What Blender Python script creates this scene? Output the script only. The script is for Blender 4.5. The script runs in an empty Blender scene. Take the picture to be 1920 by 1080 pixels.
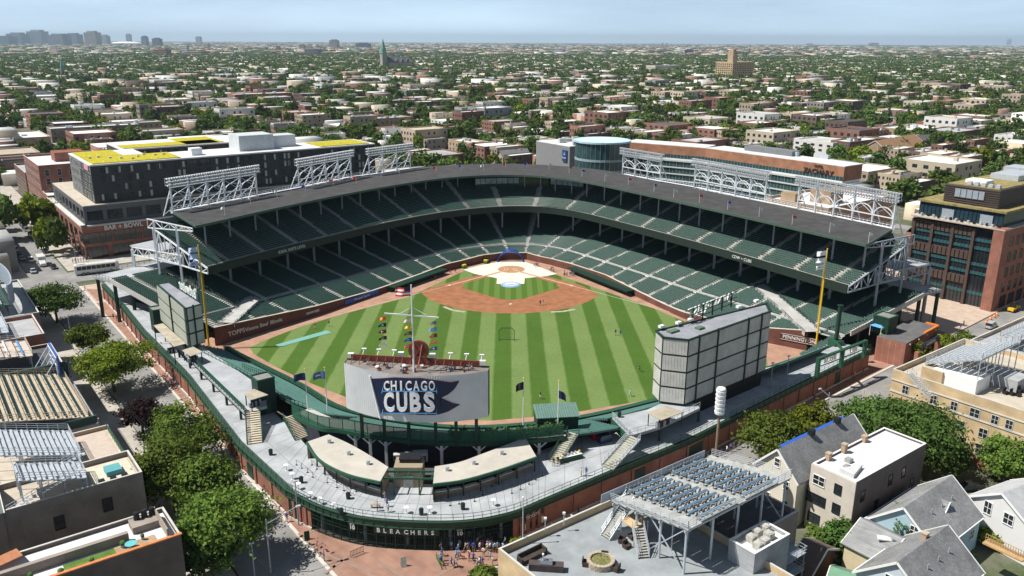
import bpy, math, random
import numpy as np
from mathutils import Vector, Matrix
random.seed(7); RNG = np.random.default_rng(7)
sc = bpy.context.scene; COL = sc.collection
# ---------------------------------------------------------------- camera
CAM = (-1.053, -270.05, 74.56); YAW, PIT, ROL = 0.00601, 0.29192, 0.00471
_f = Vector((math.sin(YAW)*math.cos(PIT), math.cos(YAW)*math.cos(PIT), -math.sin(PIT)))
_r = Vector((math.cos(YAW), -math.sin(YAW), 0)); _u = _r.cross(_f)
_r2 = _r*math.cos(ROL)+_u*math.sin(ROL); _u2 = -_r*math.sin(ROL)+_u*math.cos(ROL)
cd = bpy.data.cameras.new('camera'); cam = bpy.data.objects.new('camera', cd); COL.objects.link(cam)
m = Matrix((_r2, _u2, -_f)).transposed().to_4x4(); m.translation = CAM; cam.matrix_world = m
cd.sensor_width = 36; cd.lens = 36*1540/1920; cd.clip_start = 1; cd.clip_end = 90000
sc.camera = cam
# ---------------------------------------------------------------- sky, sun, exposure
SUN_EL = math.radians(56); SUNH = Vector((-0.99, -0.11, 0)).normalized()
wd = bpy.data.worlds.new('World'); sc.world = wd; wd.use_nodes = True
nt = wd.node_tree; nt.nodes.clear()
sky = nt.nodes.new('ShaderNodeTexSky'); sky.sky_type = 'NISHITA'; sky.sun_disc = False
sky.sun_elevation = SUN_EL; sky.sun_rotation = math.atan2(SUNH.x, SUNH.y)
sky.air_density = 0.32; sky.dust_density = 0.25; sky.ozone_density = 2.0; sky.altitude = 200
# thin high cirrus in the sky itself
tc = nt.nodes.new('ShaderNodeTexCoord'); mp = nt.nodes.new('ShaderNodeMapping'); mp.inputs['Scale'].default_value = (1.2, 1.2, 9)
mp.inputs['Rotation'].default_value = (0.0, 0.12, 0.3)
nz = nt.nodes.new('ShaderNodeTexNoise'); nz.inputs['Scale'].default_value = 2.4; nz.inputs['Detail'].default_value = 6; nz.inputs['Roughness'].default_value = 0.55
rp = nt.nodes.new('ShaderNodeValToRGB'); rp.color_ramp.elements[0].position = 0.30; rp.color_ramp.elements[1].position = 0.80
rp.color_ramp.elements[0].color = (0, 0, 0, 1); rp.color_ramp.elements[1].color = (0.42, 0.42, 0.42, 1)
mx = nt.nodes.new('ShaderNodeMix'); mx.data_type = 'RGBA'
bg = nt.nodes.new('ShaderNodeBackground'); bg.inputs['Strength'].default_value = 0.06
ow = nt.nodes.new('ShaderNodeOutputWorld')
nt.links.new(tc.outputs['Generated'], mp.inputs['Vector']); nt.links.new(mp.outputs[0], nz.inputs['Vector'])
sz = nt.nodes.new('ShaderNodeSeparateXYZ'); nt.links.new(tc.outputs['Generated'], sz.inputs[0])
def wm(op, a, b):                                # the veil thickens with the length of air it is seen through
    q = nt.nodes.new('ShaderNodeMath'); q.operation = op; q.use_clamp = op == 'MINIMUM'
    for i, x in enumerate((a, b)):
        if isinstance(x, float): q.inputs[i].default_value = x
        else: nt.links.new(x, q.inputs[i])
    return q.outputs[0]
path = wm('DIVIDE', 0.13, wm('ADD', wm('ABSOLUTE', sz.outputs[2], 0.0), 0.10))
nt.links.new(nz.outputs['Fac'], rp.inputs['Fac'])
nt.links.new(wm('MINIMUM', wm('MULTIPLY', path, wm('ADD', rp.outputs['Color'], 0.50)), 0.92), mx.inputs[0])
nt.links.new(sky.outputs[0], mx.inputs[6]); mx.inputs[7].default_value = (10.6, 13.6, 16.2, 1)
nt.links.new(mx.outputs[2], bg.inputs['Color']); nt.links.new(bg.outputs[0], ow.inputs[0])
sl = bpy.data.lights.new('sun', 'SUN'); sl.energy = 5.0; sl.angle = math.radians(0.53); sl.color = (1, 0.955, 0.88)
so = bpy.data.objects.new('sun', sl); COL.objects.link(so)
_sd = SUNH*math.cos(SUN_EL)+Vector((0, 0, math.sin(SUN_EL)))
so.rotation_euler = _sd.to_track_quat('Z', 'Y').to_euler(); so.location = _sd*500
sc.view_settings.view_transform = 'Standard'; sc.view_settings.look = 'None'
sc.view_settings.exposure = 0.42; sc.view_settings.gamma = 1; sc.view_settings.use_curve_mapping = False
# ---------------------------------------------------------------- helpers
MATS = {}
def M(name, col, rough=0.85, var=0.18, scale=0.6, metal=0.0, bump=0.0, rand=0.0, spec=0.3, fine=0.0, emit=None):
    """procedural material: noise-mottled colour in world space, optional bump and per-object variation"""
    if name in MATS: return MATS[name]
    mt = bpy.data.materials.new(name); mt.use_nodes = True; n = mt.node_tree.nodes; l = mt.node_tree.links
    b = n['Principled BSDF']; b.inputs['Roughness'].default_value = rough; b.inputs['Metallic'].default_value = metal
    b.inputs['Specular IOR Level'].default_value = spec
    g = n.new('ShaderNodeNewGeometry'); t = n.new('ShaderNodeTexNoise'); t.inputs['Scale'].default_value = scale
    t.inputs['Detail'].default_value = 5; t.inputs['Roughness'].default_value = 0.62
    l.new(g.outputs['Position'], t.inputs['Vector'])
    r = n.new('ShaderNodeMapRange'); r.inputs[1].default_value = 0.3; r.inputs[2].default_value = 0.7
    r.inputs[3].default_value = 1-var; r.inputs[4].default_value = 1+var
    l.new(t.outputs['Fac'], r.inputs[0]); src = r.outputs[0]
    if rand:
        oi = n.new('ShaderNodeObjectInfo'); q = n.new('ShaderNodeMapRange'); q.inputs[3].default_value = 1-rand; q.inputs[4].default_value = 1+rand
        l.new(oi.outputs['Random'], q.inputs[0]); mm = n.new('ShaderNodeMath'); mm.operation = 'MULTIPLY'
        l.new(src, mm.inputs[0]); l.new(q.outputs[0], mm.inputs[1]); src = mm.outputs[0]
    v = n.new('ShaderNodeVectorMath'); v.operation = 'SCALE'; v.inputs[0].default_value = col[:3]; l.new(src, v.inputs['Scale'])
    l.new(v.outputs[0], b.inputs['Base Color'])
    if bump:
        bt = n.new('ShaderNodeTexNoise'); bt.inputs['Scale'].default_value = fine or scale*6; bt.inputs['Detail'].default_value = 4
        l.new(g.outputs['Position'], bt.inputs['Vector'])
        bp = n.new('ShaderNodeBump'); bp.inputs['Strength'].default_value = bump; l.new(bt.outputs['Fac'], bp.inputs['Height']); l.new(bp.outputs[0], b.inputs['Normal'])
    if emit: b.inputs['Emission Color'].default_value = (*emit[:3], 1); b.inputs['Emission Strength'].default_value = emit[3]
    MATS[name] = mt; return mt
def brickmat(name, c1, c2, mortar, scale=1.0, rand=0.12, bw=0.22, bh=0.075):
    if name in MATS: return MATS[name]
    mt = bpy.data.materials.new(name); mt.use_nodes = True; n = mt.node_tree.nodes; l = mt.node_tree.links
    b = n['Principled BSDF']; b.inputs['Roughness'].default_value = 0.9; b.inputs['Specular IOR Level'].default_value = 0.2
    g = n.new('ShaderNodeNewGeometry'); sp = n.new('ShaderNodeSeparateXYZ'); l.new(g.outputs['Position'], sp.inputs[0])
    a = n.new('ShaderNodeMath'); a.operation = 'ADD'; l.new(sp.outputs[0], a.inputs[0]); l.new(sp.outputs[1], a.inputs[1])
    cb = n.new('ShaderNodeCombineXYZ'); l.new(a.outputs[0], cb.inputs[0]); l.new(sp.outputs[2], cb.inputs[1])
    t = n.new('ShaderNodeTexBrick'); t.inputs['Scale'].default_value = scale; t.inputs['Brick Width'].default_value = bw; t.inputs['Row Height'].default_value = bh
    t.inputs['Mortar Size'].default_value = 0.006; t.inputs['Color1'].default_value = (*c1, 1); t.inputs['Color2'].default_value = (*c2, 1); t.inputs['Mortar'].default_value = (*mortar, 1)
    l.new(cb.outputs[0], t.inputs['Vector'])
    ns = n.new('ShaderNodeTexNoise'); ns.inputs['Scale'].default_value = 0.35; ns.inputs['Detail'].default_value = 6; l.new(g.outputs['Position'], ns.inputs['Vector'])
    r = n.new('ShaderNodeMapRange'); r.inputs[1].default_value = .3; r.inputs[2].default_value = .7; r.inputs[3].default_value = 0.78; r.inputs[4].default_value = 1.2; l.new(ns.outputs['Fac'], r.inputs[0])
    oi = n.new('ShaderNodeObjectInfo'); q = n.new('ShaderNodeMapRange'); q.inputs[3].default_value = 1-rand; q.inputs[4].default_value = 1+rand; l.new(oi.outputs['Random'], q.inputs[0])
    mm = n.new('ShaderNodeMath'); mm.operation = 'MULTIPLY'; l.new(r.outputs[0], mm.inputs[0]); l.new(q.outputs[0], mm.inputs[1])
    v = n.new('ShaderNodeVectorMath'); v.operation = 'SCALE'; l.new(t.outputs['Color'], v.inputs[0]); l.new(mm.outputs[0], v.inputs['Scale']); l.new(v.outputs[0], b.inputs['Base Color'])
    MATS[name] = mt; return mt
def glassmat(name, col, rough=0.12, spec=0.8):
    if name in MATS: return MATS[name]
    mt = M(name, col, rough, 0.35, 0.25, spec=spec); return mt
class B:
    """collects faces of one mesh"""
    def __init__(s): s.v = []; s.f = []; s.m = []
    def add(s, vs, fs, mi=0):
        o = len(s.v); s.v += [tuple(p) for p in vs]; s.f += [tuple(i+o for i in f) for f in fs]; s.m += [mi]*len(fs); return s
    def quad(s, a, b, c, d, mi=0): return s.add([a, b, c, d], [(0, 1, 2, 3)], mi)
    def box(s, x0, y0, z0, x1, y1, z1, mi=0):
        return s.add([(x0,y0,z0),(x1,y0,z0),(x1,y1,z0),(x0,y1,z0),(x0,y0,z1),(x1,y0,z1),(x1,y1,z1),(x0,y1,z1)],
                     [(0,3,2,1),(4,5,6,7),(0,1,5,4),(1,2,6,5),(2,3,7,6),(3,0,4,7)], mi)
    def obox(s, cx, cy, z0, sx, sy, h, ang=0, mi=0):
        c, q = math.cos(ang), math.sin(ang); P = []
        for z in (z0, z0+h):
            for a, b in ((-1,-1),(1,-1),(1,1),(-1,1)):
                x, y = a*sx/2, b*sy/2; P.append((cx+x*c-y*q, cy+x*q+y*c, z))
        return s.add(P, [(0,3,2,1),(4,5,6,7),(0,1,5,4),(1,2,6,5),(2,3,7,6),(3,0,4,7)], mi)
    def prism(s, poly, z0, z1, mi=0, top=None, bottom=True):
        n = len(poly); a = sum(poly[i][0]*poly[(i+1)%n][1]-poly[(i+1)%n][0]*poly[i][1] for i in range(n))
        if a < 0: poly = poly[::-1]
        f0 = z0 if callable(z0) else (lambda p: z0); f1 = z1 if callable(z1) else (lambda p: z1)
        vs = [(p[0], p[1], f0(p)) for p in poly]+[(p[0], p[1], f1(p)) for p in poly]
        s.add(vs, [(i, (i+1)%n, n+(i+1)%n, n+i) for i in range(n)]+([tuple(range(n-1, -1, -1))] if bottom else []), mi)
        return s.add(vs[n:], [tuple(range(n))], mi if top is None else top)
    def beam(s, p, q, w=0.2, h=None, mi=0):
        h = h or w; p = Vector(p); q = Vector(q); d = q-p
        if d.length < 1e-6: return s
        d.normalize(); a = d.cross(Vector((0,0,1)))
        if a.length < 1e-3: a = Vector((1,0,0))
        a.normalize(); b = a.cross(d); a *= w/2; b *= h/2
        return s.add([p-a-b, p+a-b, p+a+b, p-a+b, q-a-b, q+a-b, q+a+b, q-a+b],
                     [(0,3,2,1),(4,5,6,7),(0,1,5,4),(1,2,6,5),(2,3,7,6),(3,0,4,7)][::1], mi)
    def path(s, pts, w=0.2, h=None, mi=0):
        for a, b in zip(pts[:-1], pts[1:]): s.beam(a, b, w, h, mi)
        return s
    def tube(s, p, q, r, n=8, r2=None, mi=0):
        r2 = r if r2 is None else r2; p = Vector(p); q = Vector(q); d = (q-p).normalized(); a = d.orthogonal().normalized(); b = d.cross(a)
        vs = [p+(a*math.cos(2*math.pi*i/n)+b*math.sin(2*math.pi*i/n))*r for i in range(n)]+[q+(a*math.cos(2*math.pi*i/n)+b*math.sin(2*math.pi*i/n))*r2 for i in range(n)]
        return s.add(vs, [(i, (i+1)%n, n+(i+1)%n, n+i) for i in range(n)]+[tuple(range(n-1,-1,-1)), tuple(range(n, 2*n))], mi)
    def ball(s, c, r, nu=10, nv=6, sz=1.0, mi=0):
        vs = []; fs = []
        for j in range(nv+1):
            t = math.pi*j/nv
            for i in range(nu):
                a = 2*math.pi*i/nu; vs.append((c[0]+r*math.sin(t)*math.cos(a), c[1]+r*math.sin(t)*math.sin(a), c[2]+r*sz*math.cos(t)))
        for j in range(nv):
            for i in range(nu): fs.append((j*nu+i, (j+1)*nu+i, (j+1)*nu+(i+1)%nu, j*nu+(i+1)%nu))
        return s.add(vs, fs, mi)
    def tf(s, loc=(0,0,0), rz=0, sc_=1.0):
        c, q = math.cos(rz), math.sin(rz)
        s.v = [(loc[0]+sc_*(x*c-y*q), loc[1]+sc_*(x*q+y*c), loc[2]+sc_*z) for x, y, z in s.v]; return s
    def mesh(s, name, mats):
        me = bpy.data.meshes.new(name); me.from_pydata(s.v, [], s.f)
        for mt in (mats if isinstance(mats, (list, tuple)) else [mats]): me.materials.append(mt)
        if any(s.m): me.polygons.foreach_set('material_index', s.m)
        me.update(); return me
    def obj(s, name, mats, parent=None, world=True):
        return mkobj(name, s.mesh(name, mats), parent, world)
def mkobj(name, me, parent=None, world=True, loc=None, rz=0):
    o = bpy.data.objects.new(name, me); COL.objects.link(o)
    if parent is not None:
        o.parent = parent
        if world:                               # vertices were given in world space: undo the chain of parent offsets
            L = Vector((0,0,0)); p = parent
            while p is not None: L += p.location; p = p.parent
            o.location = -L
    if loc is not None: o.location = loc; o.rotation_euler[2] = rz
    return o
def tag(o, label=None, cat=None, group=None, kind=None):
    if label: o['label'] = label
    if cat: o['category'] = cat
    if group: o['group'] = group
    if kind: o['kind'] = kind
    return o
def thing(name, label, cat, loc=(0,0,0), rz=0, group=None):
    o = bpy.data.objects.new(name, None); COL.objects.link(o); o.location = loc; o.rotation_euler[2] = rz; o.empty_display_size = 0.5
    return tag(o, label, cat, group)
def struct(name, b, mats): return tag(b.obj(name, mats), kind='structure')
def npmesh(name, V, F, mat):
    """fast quad mesh from numpy arrays V (n,3), F (m,4)"""
    me = bpy.data.meshes.new(name); me.vertices.add(len(V)); me.vertices.foreach_set('co', np.asarray(V, np.float32).ravel())
    k = F.shape[1]; me.loops.add(len(F)*k); me.loops.foreach_set('vertex_index', F.ravel().astype(np.int32))
    me.polygons.add(len(F)); me.polygons.foreach_set('loop_start', np.arange(0, len(F)*k, k, dtype=np.int32))
    for mt in (mat if isinstance(mat, (list, tuple)) else [mat]): me.materials.append(mt)
    me.update(calc_edges=True); return me
def copy_tree(o, parent=None):
    c = o.copy(); COL.objects.link(c)
    if parent is not None: c.parent = parent; c.matrix_parent_inverse = o.matrix_parent_inverse.copy()
    for ch in [x for x in CH.get(o.name, [])]: copy_tree(ch, c)
    return c
CH = {}
def reg(o):                                     # remember the children of a prototype for copy_tree
    for x in o.children_recursive if hasattr(o, 'children_recursive') else []: CH.setdefault(x.parent.name, []).append(x)
    return o
def SW(s, w): return (-0.6*s+0.8*w, 0.8*s+0.6*w)      # street grid (south, west) -> world xy
def toSW(x, y): return (-0.6*x+0.8*y, 0.8*x+0.6*y)
AW = math.atan2(0.6, 0.8)                        # heading of the west axis
def catmull(P, n):
    P = [np.array(p, float) for p in P]; P = [2*P[0]-P[1]]+P+[2*P[-1]-P[-2]]; out = []
    for i in range(1, len(P)-2):
        for k in range(n):
            t = k/n; a, b, c, d = P[i-1], P[i], P[i+1], P[i+2]
            out.append(0.5*((2*b)+(c-a)*t+(2*a-5*b+4*c-d)*t*t+(3*b-a-3*c+d)*t**3))
    out.append(P[-2]); return np.array(out)
def text_mesh(txt, size=1.0, depth=0.02, align='CENTER', bold=0.0, spacing=1.0):
    cu = bpy.data.curves.new('t', 'FONT'); cu.body = txt; cu.size = size; cu.extrude = depth; cu.align_x = align; cu.align_y = 'CENTER'; cu.offset = bold; cu.space_character = spacing; cu.resolution_u = 3
    o = bpy.data.objects.new('t', cu); COL.objects.link(o)
    me = bpy.data.meshes.new_from_object(o.evaluated_get(bpy.context.evaluated_depsgraph_get()))
    bpy.data.objects.remove(o); bpy.data.curves.remove(cu); return me
def sign_text(name, txt, size, origin, xdir, mat, parent=None, up=(0,0,1), depth=0.04, bold=0.0, sx=1.0, spacing=1.0):
    """lettering standing in the plane spanned by xdir and up, centred on origin (world)"""
    me = text_mesh(txt, size, depth, bold=bold, spacing=spacing); X = Vector(xdir).normalized(); U = Vector(up).normalized(); N = X.cross(U).normalized(); U = N.cross(X)
    o3 = Vector(origin)
    for v in me.vertices: c = v.co.copy(); v.co = o3+X*c.x*sx+U*c.y+N*c.z
    me.materials.clear(); me.materials.append(mat); me.name = name; return mkobj(name, me, parent)
# ---------------------------------------------------------------- palette
CONC = M('concrete', (0.40, 0.40, 0.385), 0.9, 0.16, 0.25, bump=0.1)
CONC_L = M('pale_concrete', (0.52, 0.51, 0.48), 0.9, 0.14, 0.3)
DECK = M('grey_deck_coating', (0.355, 0.375, 0.395), 0.75, 0.24, 0.22, bump=0.05)
TERR = M('terrace_concrete', (0.31, 0.32, 0.305), 0.95, 0.2, 0.5)
SEAT = M('green_seat', (0.024, 0.062, 0.050), 0.5, 0.22, 1.5)
GRN = M('green_steel', (0.022, 0.085, 0.050), 0.5, 0.15, 1.0)
GRN_D = M('dark_green_steel', (0.012, 0.040, 0.028), 0.5, 0.2, 1.0)
WHT = M('white_steel', (0.72, 0.75, 0.78), 0.5, 0.08, 0.8)
GALV = M('galvanised_steel', (0.50, 0.54, 0.58), 0.45, 0.12, 1.0, metal=0.3)
GREYST = M('grey_blue_steel', (0.30, 0.34, 0.38), 0.5, 0.12, 1.0)
ROOFM = M('dark_shingle_roof', (0.056, 0.055, 0.056), 0.95, 0.28, 0.35, bump=0.15)
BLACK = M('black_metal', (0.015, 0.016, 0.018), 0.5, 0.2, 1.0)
BRK = brickmat('red_brick', (0.30, 0.105, 0.065), (0.24, 0.085, 0.055), (0.30, 0.25, 0.22))
BRK_D = brickmat('brown_brick', (0.16, 0.085, 0.06), (0.12, 0.065, 0.05), (0.16, 0.13, 0.11))
BRK_T = brickmat('tan_brick', (0.42, 0.30, 0.19), (0.36, 0.25, 0.16), (0.40, 0.34, 0.27))
BRK_Y = brickmat('yellow_brick', (0.55, 0.40, 0.22), (0.48, 0.35, 0.20), (0.48, 0.40, 0.30))
BRK_G = brickmat('grey_brick', (0.27, 0.22, 0.185), (0.21, 0.175, 0.15), (0.30, 0.26, 0.23))
GLS = glassmat('dark_glass', (0.02, 0.026, 0.032))
GLS_T = glassmat('teal_glass', (0.03, 0.075, 0.08))
WHITE = M('white_paint', (0.78, 0.78, 0.77), 0.6, 0.06, 1.0)
YEL = M('yellow_paint', (0.75, 0.48, 0.03), 0.5, 0.08, 1.0)
ORG = M('orange_paint', (0.75, 0.20, 0.03), 0.6, 0.1, 1.0)
BLUE = M('blue_paint', (0.03, 0.10, 0.42), 0.5, 0.15, 1.0)
SKYB = M('light_blue_paint', (0.10, 0.32, 0.62), 0.5, 0.1, 1.0)
RED = M('red_paint', (0.55, 0.035, 0.03), 0.5, 0.1, 1.0)
WOOD = M('weathered_wood', (0.36, 0.26, 0.17), 0.9, 0.25, 1.5)
# ================================================================ ground, streets, field
_W2 = 1920
def P(px, py, z=0.0):
    """world point on the level plane z that the survey of the photograph put at pixel (px, py)"""
    d = _f+_r2*((px-960)/1540)+_u2*((540-py)/1540); t = (z-CAM[2])/d.z
    return (CAM[0]+d.x*t, CAM[1]+d.y*t, z)
def P2(px, py, z=0.0): return P(px, py, z)[:2]
def groundmat():
    mt = bpy.data.materials.new('city_ground'); mt.use_nodes = True; n = mt.node_tree.nodes; l = mt.node_tree.links
    b = n['Principled BSDF']; b.inputs['Roughness'].default_value = 0.95; b.inputs['Specular IOR Level'].default_value = 0.1
    g = n.new('ShaderNodeNewGeometry')
    t = n.new('ShaderNodeTexNoise'); t.inputs['Scale'].default_value = 0.07; t.inputs['Detail'].default_value = 8; t.inputs['Roughness'].default_value = 0.75
    l.new(g.outputs['Position'], t.inputs['Vector'])
    r = n.new('ShaderNodeValToRGB'); e = r.color_ramp.elements; e[0].position = 0.40; e[0].color = (0.060, 0.095, 0.035, 1); e[1].position = 0.62; e[1].color = (0.20, 0.19, 0.17, 1)
    e.new(0.5).color = (0.12, 0.125, 0.085, 1); e.new(0.72).color = (0.36, 0.34, 0.31, 1)
    l.new(t.outputs['Fac'], r.inputs['Fac']); l.new(r.outputs[0], b.inputs['Base Color']); return mt
g = B(); N = 48
g.add([(0,0,-0.12)]+[(900*math.cos(2*math.pi*i/N), 900*math.sin(2*math.pi*i/N), -0.12) for i in range(N)]+[(40000*math.cos(2*math.pi*i/N), 40000*math.sin(2*math.pi*i/N), -0.12) for i in range(N)],
      [(0, 1+i, 1+(i+1)%N) for i in range(N)]+[(1+i, 1+N+i, 1+N+(i+1)%N, 1+(i+1)%N) for i in range(N)])
struct('ground', g, groundmat())
ASPH = M('asphalt', (0.235, 0.23, 0.225), 0.92, 0.26, 0.16, bump=0.1, fine=3)
WALK = M('concrete_pavement', (0.40, 0.37, 0.33), 0.92, 0.2, 0.3)
def paver_mat():
    mt = brickmat('brick_paving', (0.33, 0.195, 0.145), (0.28, 0.16, 0.12), (0.27, 0.175, 0.135), 1.0, 0.0, 1.2, 0.6); return mt
PAV = paver_mat(); CURB = M('kerb_stone', (0.52, 0.49, 0.44), 0.9, 0.1, 0.5)
def strip(a, b, z, th=0.0):
    """quad strip between two polylines of the same length"""
    q = B()
    for i in range(len(a)-1): q.quad((*a[i], z), (*b[i], z), (*b[i+1], z), (*a[i+1], z))
    return q
def road(name, a, b, mat, z=0.0): return struct(name, strip(a, b, z), mat)
KS = lambda w: -125.5+0.055*w                    # the ballpark-side kerb of the avenue on the right
wl = [-118, -90, -60, -30, 0, 30, 60, 100, 150]
road('avenue_road', [SW(KS(w)-9.5, w) for w in [-400]+wl+[520]], [SW(KS(w), w) for w in [-400]+wl+[520]], ASPH, -0.05)
sl_ = [-420, -140, -120, -80, -40, 0, 30, 60, 90, 160, 300, 560]
road('street_road', [SW(s, -132.5) for s in sl_], [SW(s, -121.6) for s in sl_], ASPH, -0.035)
road('cross_street_road', [SW(70, w) for w in (-500, -120, 0, 300, 620)], [SW(84, w) for w in (-500, -120, 0, 300, 620)], ASPH, -0.042)
# kerbs and pavements: real steps
pv = B()
outer = [SW(s, -121.4) for s in (64, 30, 0, -40, -80, -110, -124)]+[SW(KS(-116)+1.5, -117), SW(KS(-112)+0.3, -110)]+[SW(KS(w)+.2, w) for w in (-90, -60, -30, 0, 30, 56)]
inner = [SW(s, -112) for s in (64, 30, 0, -40, -80, -100, -112)]+[SW(-118, -108), SW(-118, -100)]+[SW(-114, w) for w in (-90, -60, -30, 0, 30, 56)]
for i in range(len(outer)-1): pv.prism([outer[i], outer[i+1], inner[i+1], inner[i]], -0.1, 0.08)
struct('brick_pavement', pv, PAV)
kb = B()
for i in range(len(outer)-1): kb.beam((*outer[i], 0.0), (*outer[i+1], 0.0), 0.55, 0.19)
struct('kerb', kb, CURB)
pw = B()
pw.prism([SW(-420, -132.8), SW(64, -132.8), SW(64, -139), SW(-420, -139)], -0.1, 0.07)
pw.prism([SW(86, -132.8), SW(560, -132.8), SW(560, -139), SW(86, -139)], -0.1, 0.07)
pw.prism([SW(86, -121), SW(560, -121), SW(560, -113.3), SW(86, -113.3)], -0.1, 0.07)
pw.prism([SW(86, -113.2), SW(86, 300), SW(98, 300), SW(98, -113.2)], -0.1, 0.07)
pw.prism([SW(KS(-110)-9.8, -110), SW(KS(120)-9.8, 120), SW(KS(120)-14.5, 120), SW(KS(-110)-14.5, -110)], -0.1, 0.07)
struct('pavement', pw, WALK)
pz = B(); pz.prism([SW(KS(56)+.4, 56), SW(KS(120)+.4, 120), SW(-90, 120), SW(-60, 100), SW(-60, 56)], -0.1, 0.08)
pz.prism([SW(64, -121.2), SW(42, -121.2), SW(42, -105), SW(64, -60)], -0.1, 0.09)
struct('plaza_paving', pz, M('plaza_pavers', (0.46, 0.36, 0.29), 0.9, 0.14, 0.5))
pd = B()
pd.prism([SW(60, -120.5), SW(52, -112.5), SW(44, -120.5)], 0.09, 0.10)
struct('plaza_diamond', pd, PAV)
# pale bands laid across the brick paving in front of the gate
bd = B()
for a, b in (((560,1000),(640,1075)),((600,1035),(700,1075)),((655,1040),(610,1075)),((705,1050),(760,1085)),((860,1058),(800,1090)),((600,990),(555,1010)),((930,1035),(985,1065))):
    bd.beam(P(*a, 0.1), P(*b, 0.1), 0.5, 0.02)
struct('paving_bands', bd, M('band_pavers', (0.27, 0.19, 0.15), 0.9, 0.1, 1))
def pathmark(name, segs, w, mat, z=0.012):
    q = B()
    for a, b in segs:
        a = Vector((*a, z)); b = Vector((*b, z)); d = (b-a).normalized(); nrm = Vector((-d.y, d.x, 0))*w/2
        q.quad(a-nrm, b-nrm, b+nrm, a+nrm)
    return struct(name, q, mat)
PAINT = M('road_paint', (0.62, 0.62, 0.58), 0.8, 0.25, 2)
segs = [(SW(KS(w)-4.7, w), SW(KS(w+3)-4.7, w+3)) for w in range(-100, 140, 9)]
pathmark('centre_line', segs, 0.12, M('yellow_road_paint', (0.55, 0.38, 0.06), 0.8, 0.2, 2), -0.03)
pathmark('crosswalk', [(SW(KS(-22)-1.2-1.5*k, -22.5), SW(KS(-22)-1.2-1.5*k, -19.5)) for k in range(6)], 0.55, PAINT, -0.03)
pathmark('stop_line', [(SW(60-0.0, -131.5), SW(60, -122.5)), (SW(57, -131.5), SW(57, -122.5))], 0.35, PAINT, -0.015)
# ---------------------------------------------------------------- playing field
def fieldmat():
    mt = bpy.data.materials.new('mown_grass'); mt.use_nodes = True; n = mt.node_tree.nodes; l = mt.node_tree.links
    b = n['Principled BSDF']; b.inputs['Roughness'].default_value = 0.9; b.inputs['Specular IOR Level'].default_value = 0.15
    g = n.new('ShaderNodeNewGeometry'); sp = n.new('ShaderNodeSeparateXYZ'); l.new(g.outputs['Position'], sp.inputs[0])
    w = n.new('ShaderNodeTexNoise'); w.inputs['Scale'].default_value = 0.35; w.inputs['Detail'].default_value = 3; l.new(g.outputs['Position'], w.inputs['Vector'])
    def mth(op, a, bb=None):
        q = n.new('ShaderNodeMath'); q.operation = op
        for i, x in enumerate((a, bb)):
            if x is None: continue
            if isinstance(x, (int, float)): q.inputs[i].default_value = x
            else: l.new(x, q.inputs[i])
        return q.outputs[0]
    xx = mth('ADD', sp.outputs[0], mth('MULTIPLY', mth('SUBTRACT', w.outputs['Fac'], 0.5), 0.5))
    s = mth('MULTIPLY', mth('SINE', mth('MULTIPLY', xx, math.pi/4.2)), 5.0)      # light and dark mowing bands
    sg = n.new('ShaderNodeClamp'); l.new(mth('ADD', mth('MULTIPLY', s, 0.5), 0.5), sg.inputs[0])
    t = n.new('ShaderNodeTexNoise'); t.inputs['Scale'].default_value = 0.08; t.inputs['Detail'].default_value = 7; t.inputs['Roughness'].default_value = 0.7; l.new(g.outputs['Position'], t.inputs['Vector'])
    f2 = n.new('ShaderNodeTexNoise'); f2.inputs['Scale'].default_value = 1.4; f2.inputs['Detail'].default_value = 4; l.new(g.outputs['Position'], f2.inputs['Vector'])
    mx = n.new('ShaderNodeMix'); mx.data_type = 'RGBA'; mx.inputs[6].default_value = (0.058, 0.118, 0.017, 1); mx.inputs[7].default_value = (0.135, 0.20, 0.062, 1)
    l.new(sg.outputs[0], mx.inputs[0])
    k = mth('ADD', mth('MULTIPLY', t.outputs['Fac'], 0.5), mth('MULTIPLY', f2.outputs['Fac'], 0.5)); k = mth('ADD', k, 0.5)
    v = n.new('ShaderNodeVectorMath'); v.operation = 'SCALE'; l.new(mx.outputs[2], v.inputs[0]); l.new(k, v.inputs['Scale']); l.new(v.outputs[0], b.inputs['Base Color']); return mt
def infieldmat():
    mt = bpy.data.materials.new('infield_grass'); mt.use_nodes = True; n = mt.node_tree.nodes; l = mt.node_tree.links
    b = n['Principled BSDF']; b.inputs['Roughness'].default_value = 0.9; b.inputs['Specular IOR Level'].default_value = 0.15
    g = n.new('ShaderNodeNewGeometry'); m_ = n.new('ShaderNodeMapping'); m_.inputs['Scale'].default_value = (1/1.7, 1/60.0, 1); l.new(g.outputs['Position'], m_.inputs['Vector'])
    c = n.new('ShaderNodeTexChecker'); c.inputs['Scale'].default_value = 1.0; c.inputs['Color1'].default_value = (0.068, 0.132, 0.02, 1); c.inputs['Color2'].default_value = (0.105, 0.175, 0.035, 1)
    l.new(m_.outputs[0], c.inputs['Vector']); l.new(c.outputs[0], b.inputs['Base Color']); return mt
GRASS = fieldmat()
DIRT = M('infield_dirt', (0.29, 0.125, 0.062), 0.95, 0.26, 0.4, bump=0.05)
TRK = M('warning_track', (0.36, 0.215, 0.15), 0.95, 0.22, 0.3, bump=0.05)
tr = B(); tr.prism([(-86,-70),(-60,-42),(-30,2),(-6,22),(8,22),(34,0),(58,-40),(90,-76),(62,-98),(30,-118),(-6,-130),(-36,-121),(-66,-90)], -0.05, 0.02, bottom=False)
struct('warning_track', tr, TRK)
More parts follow.
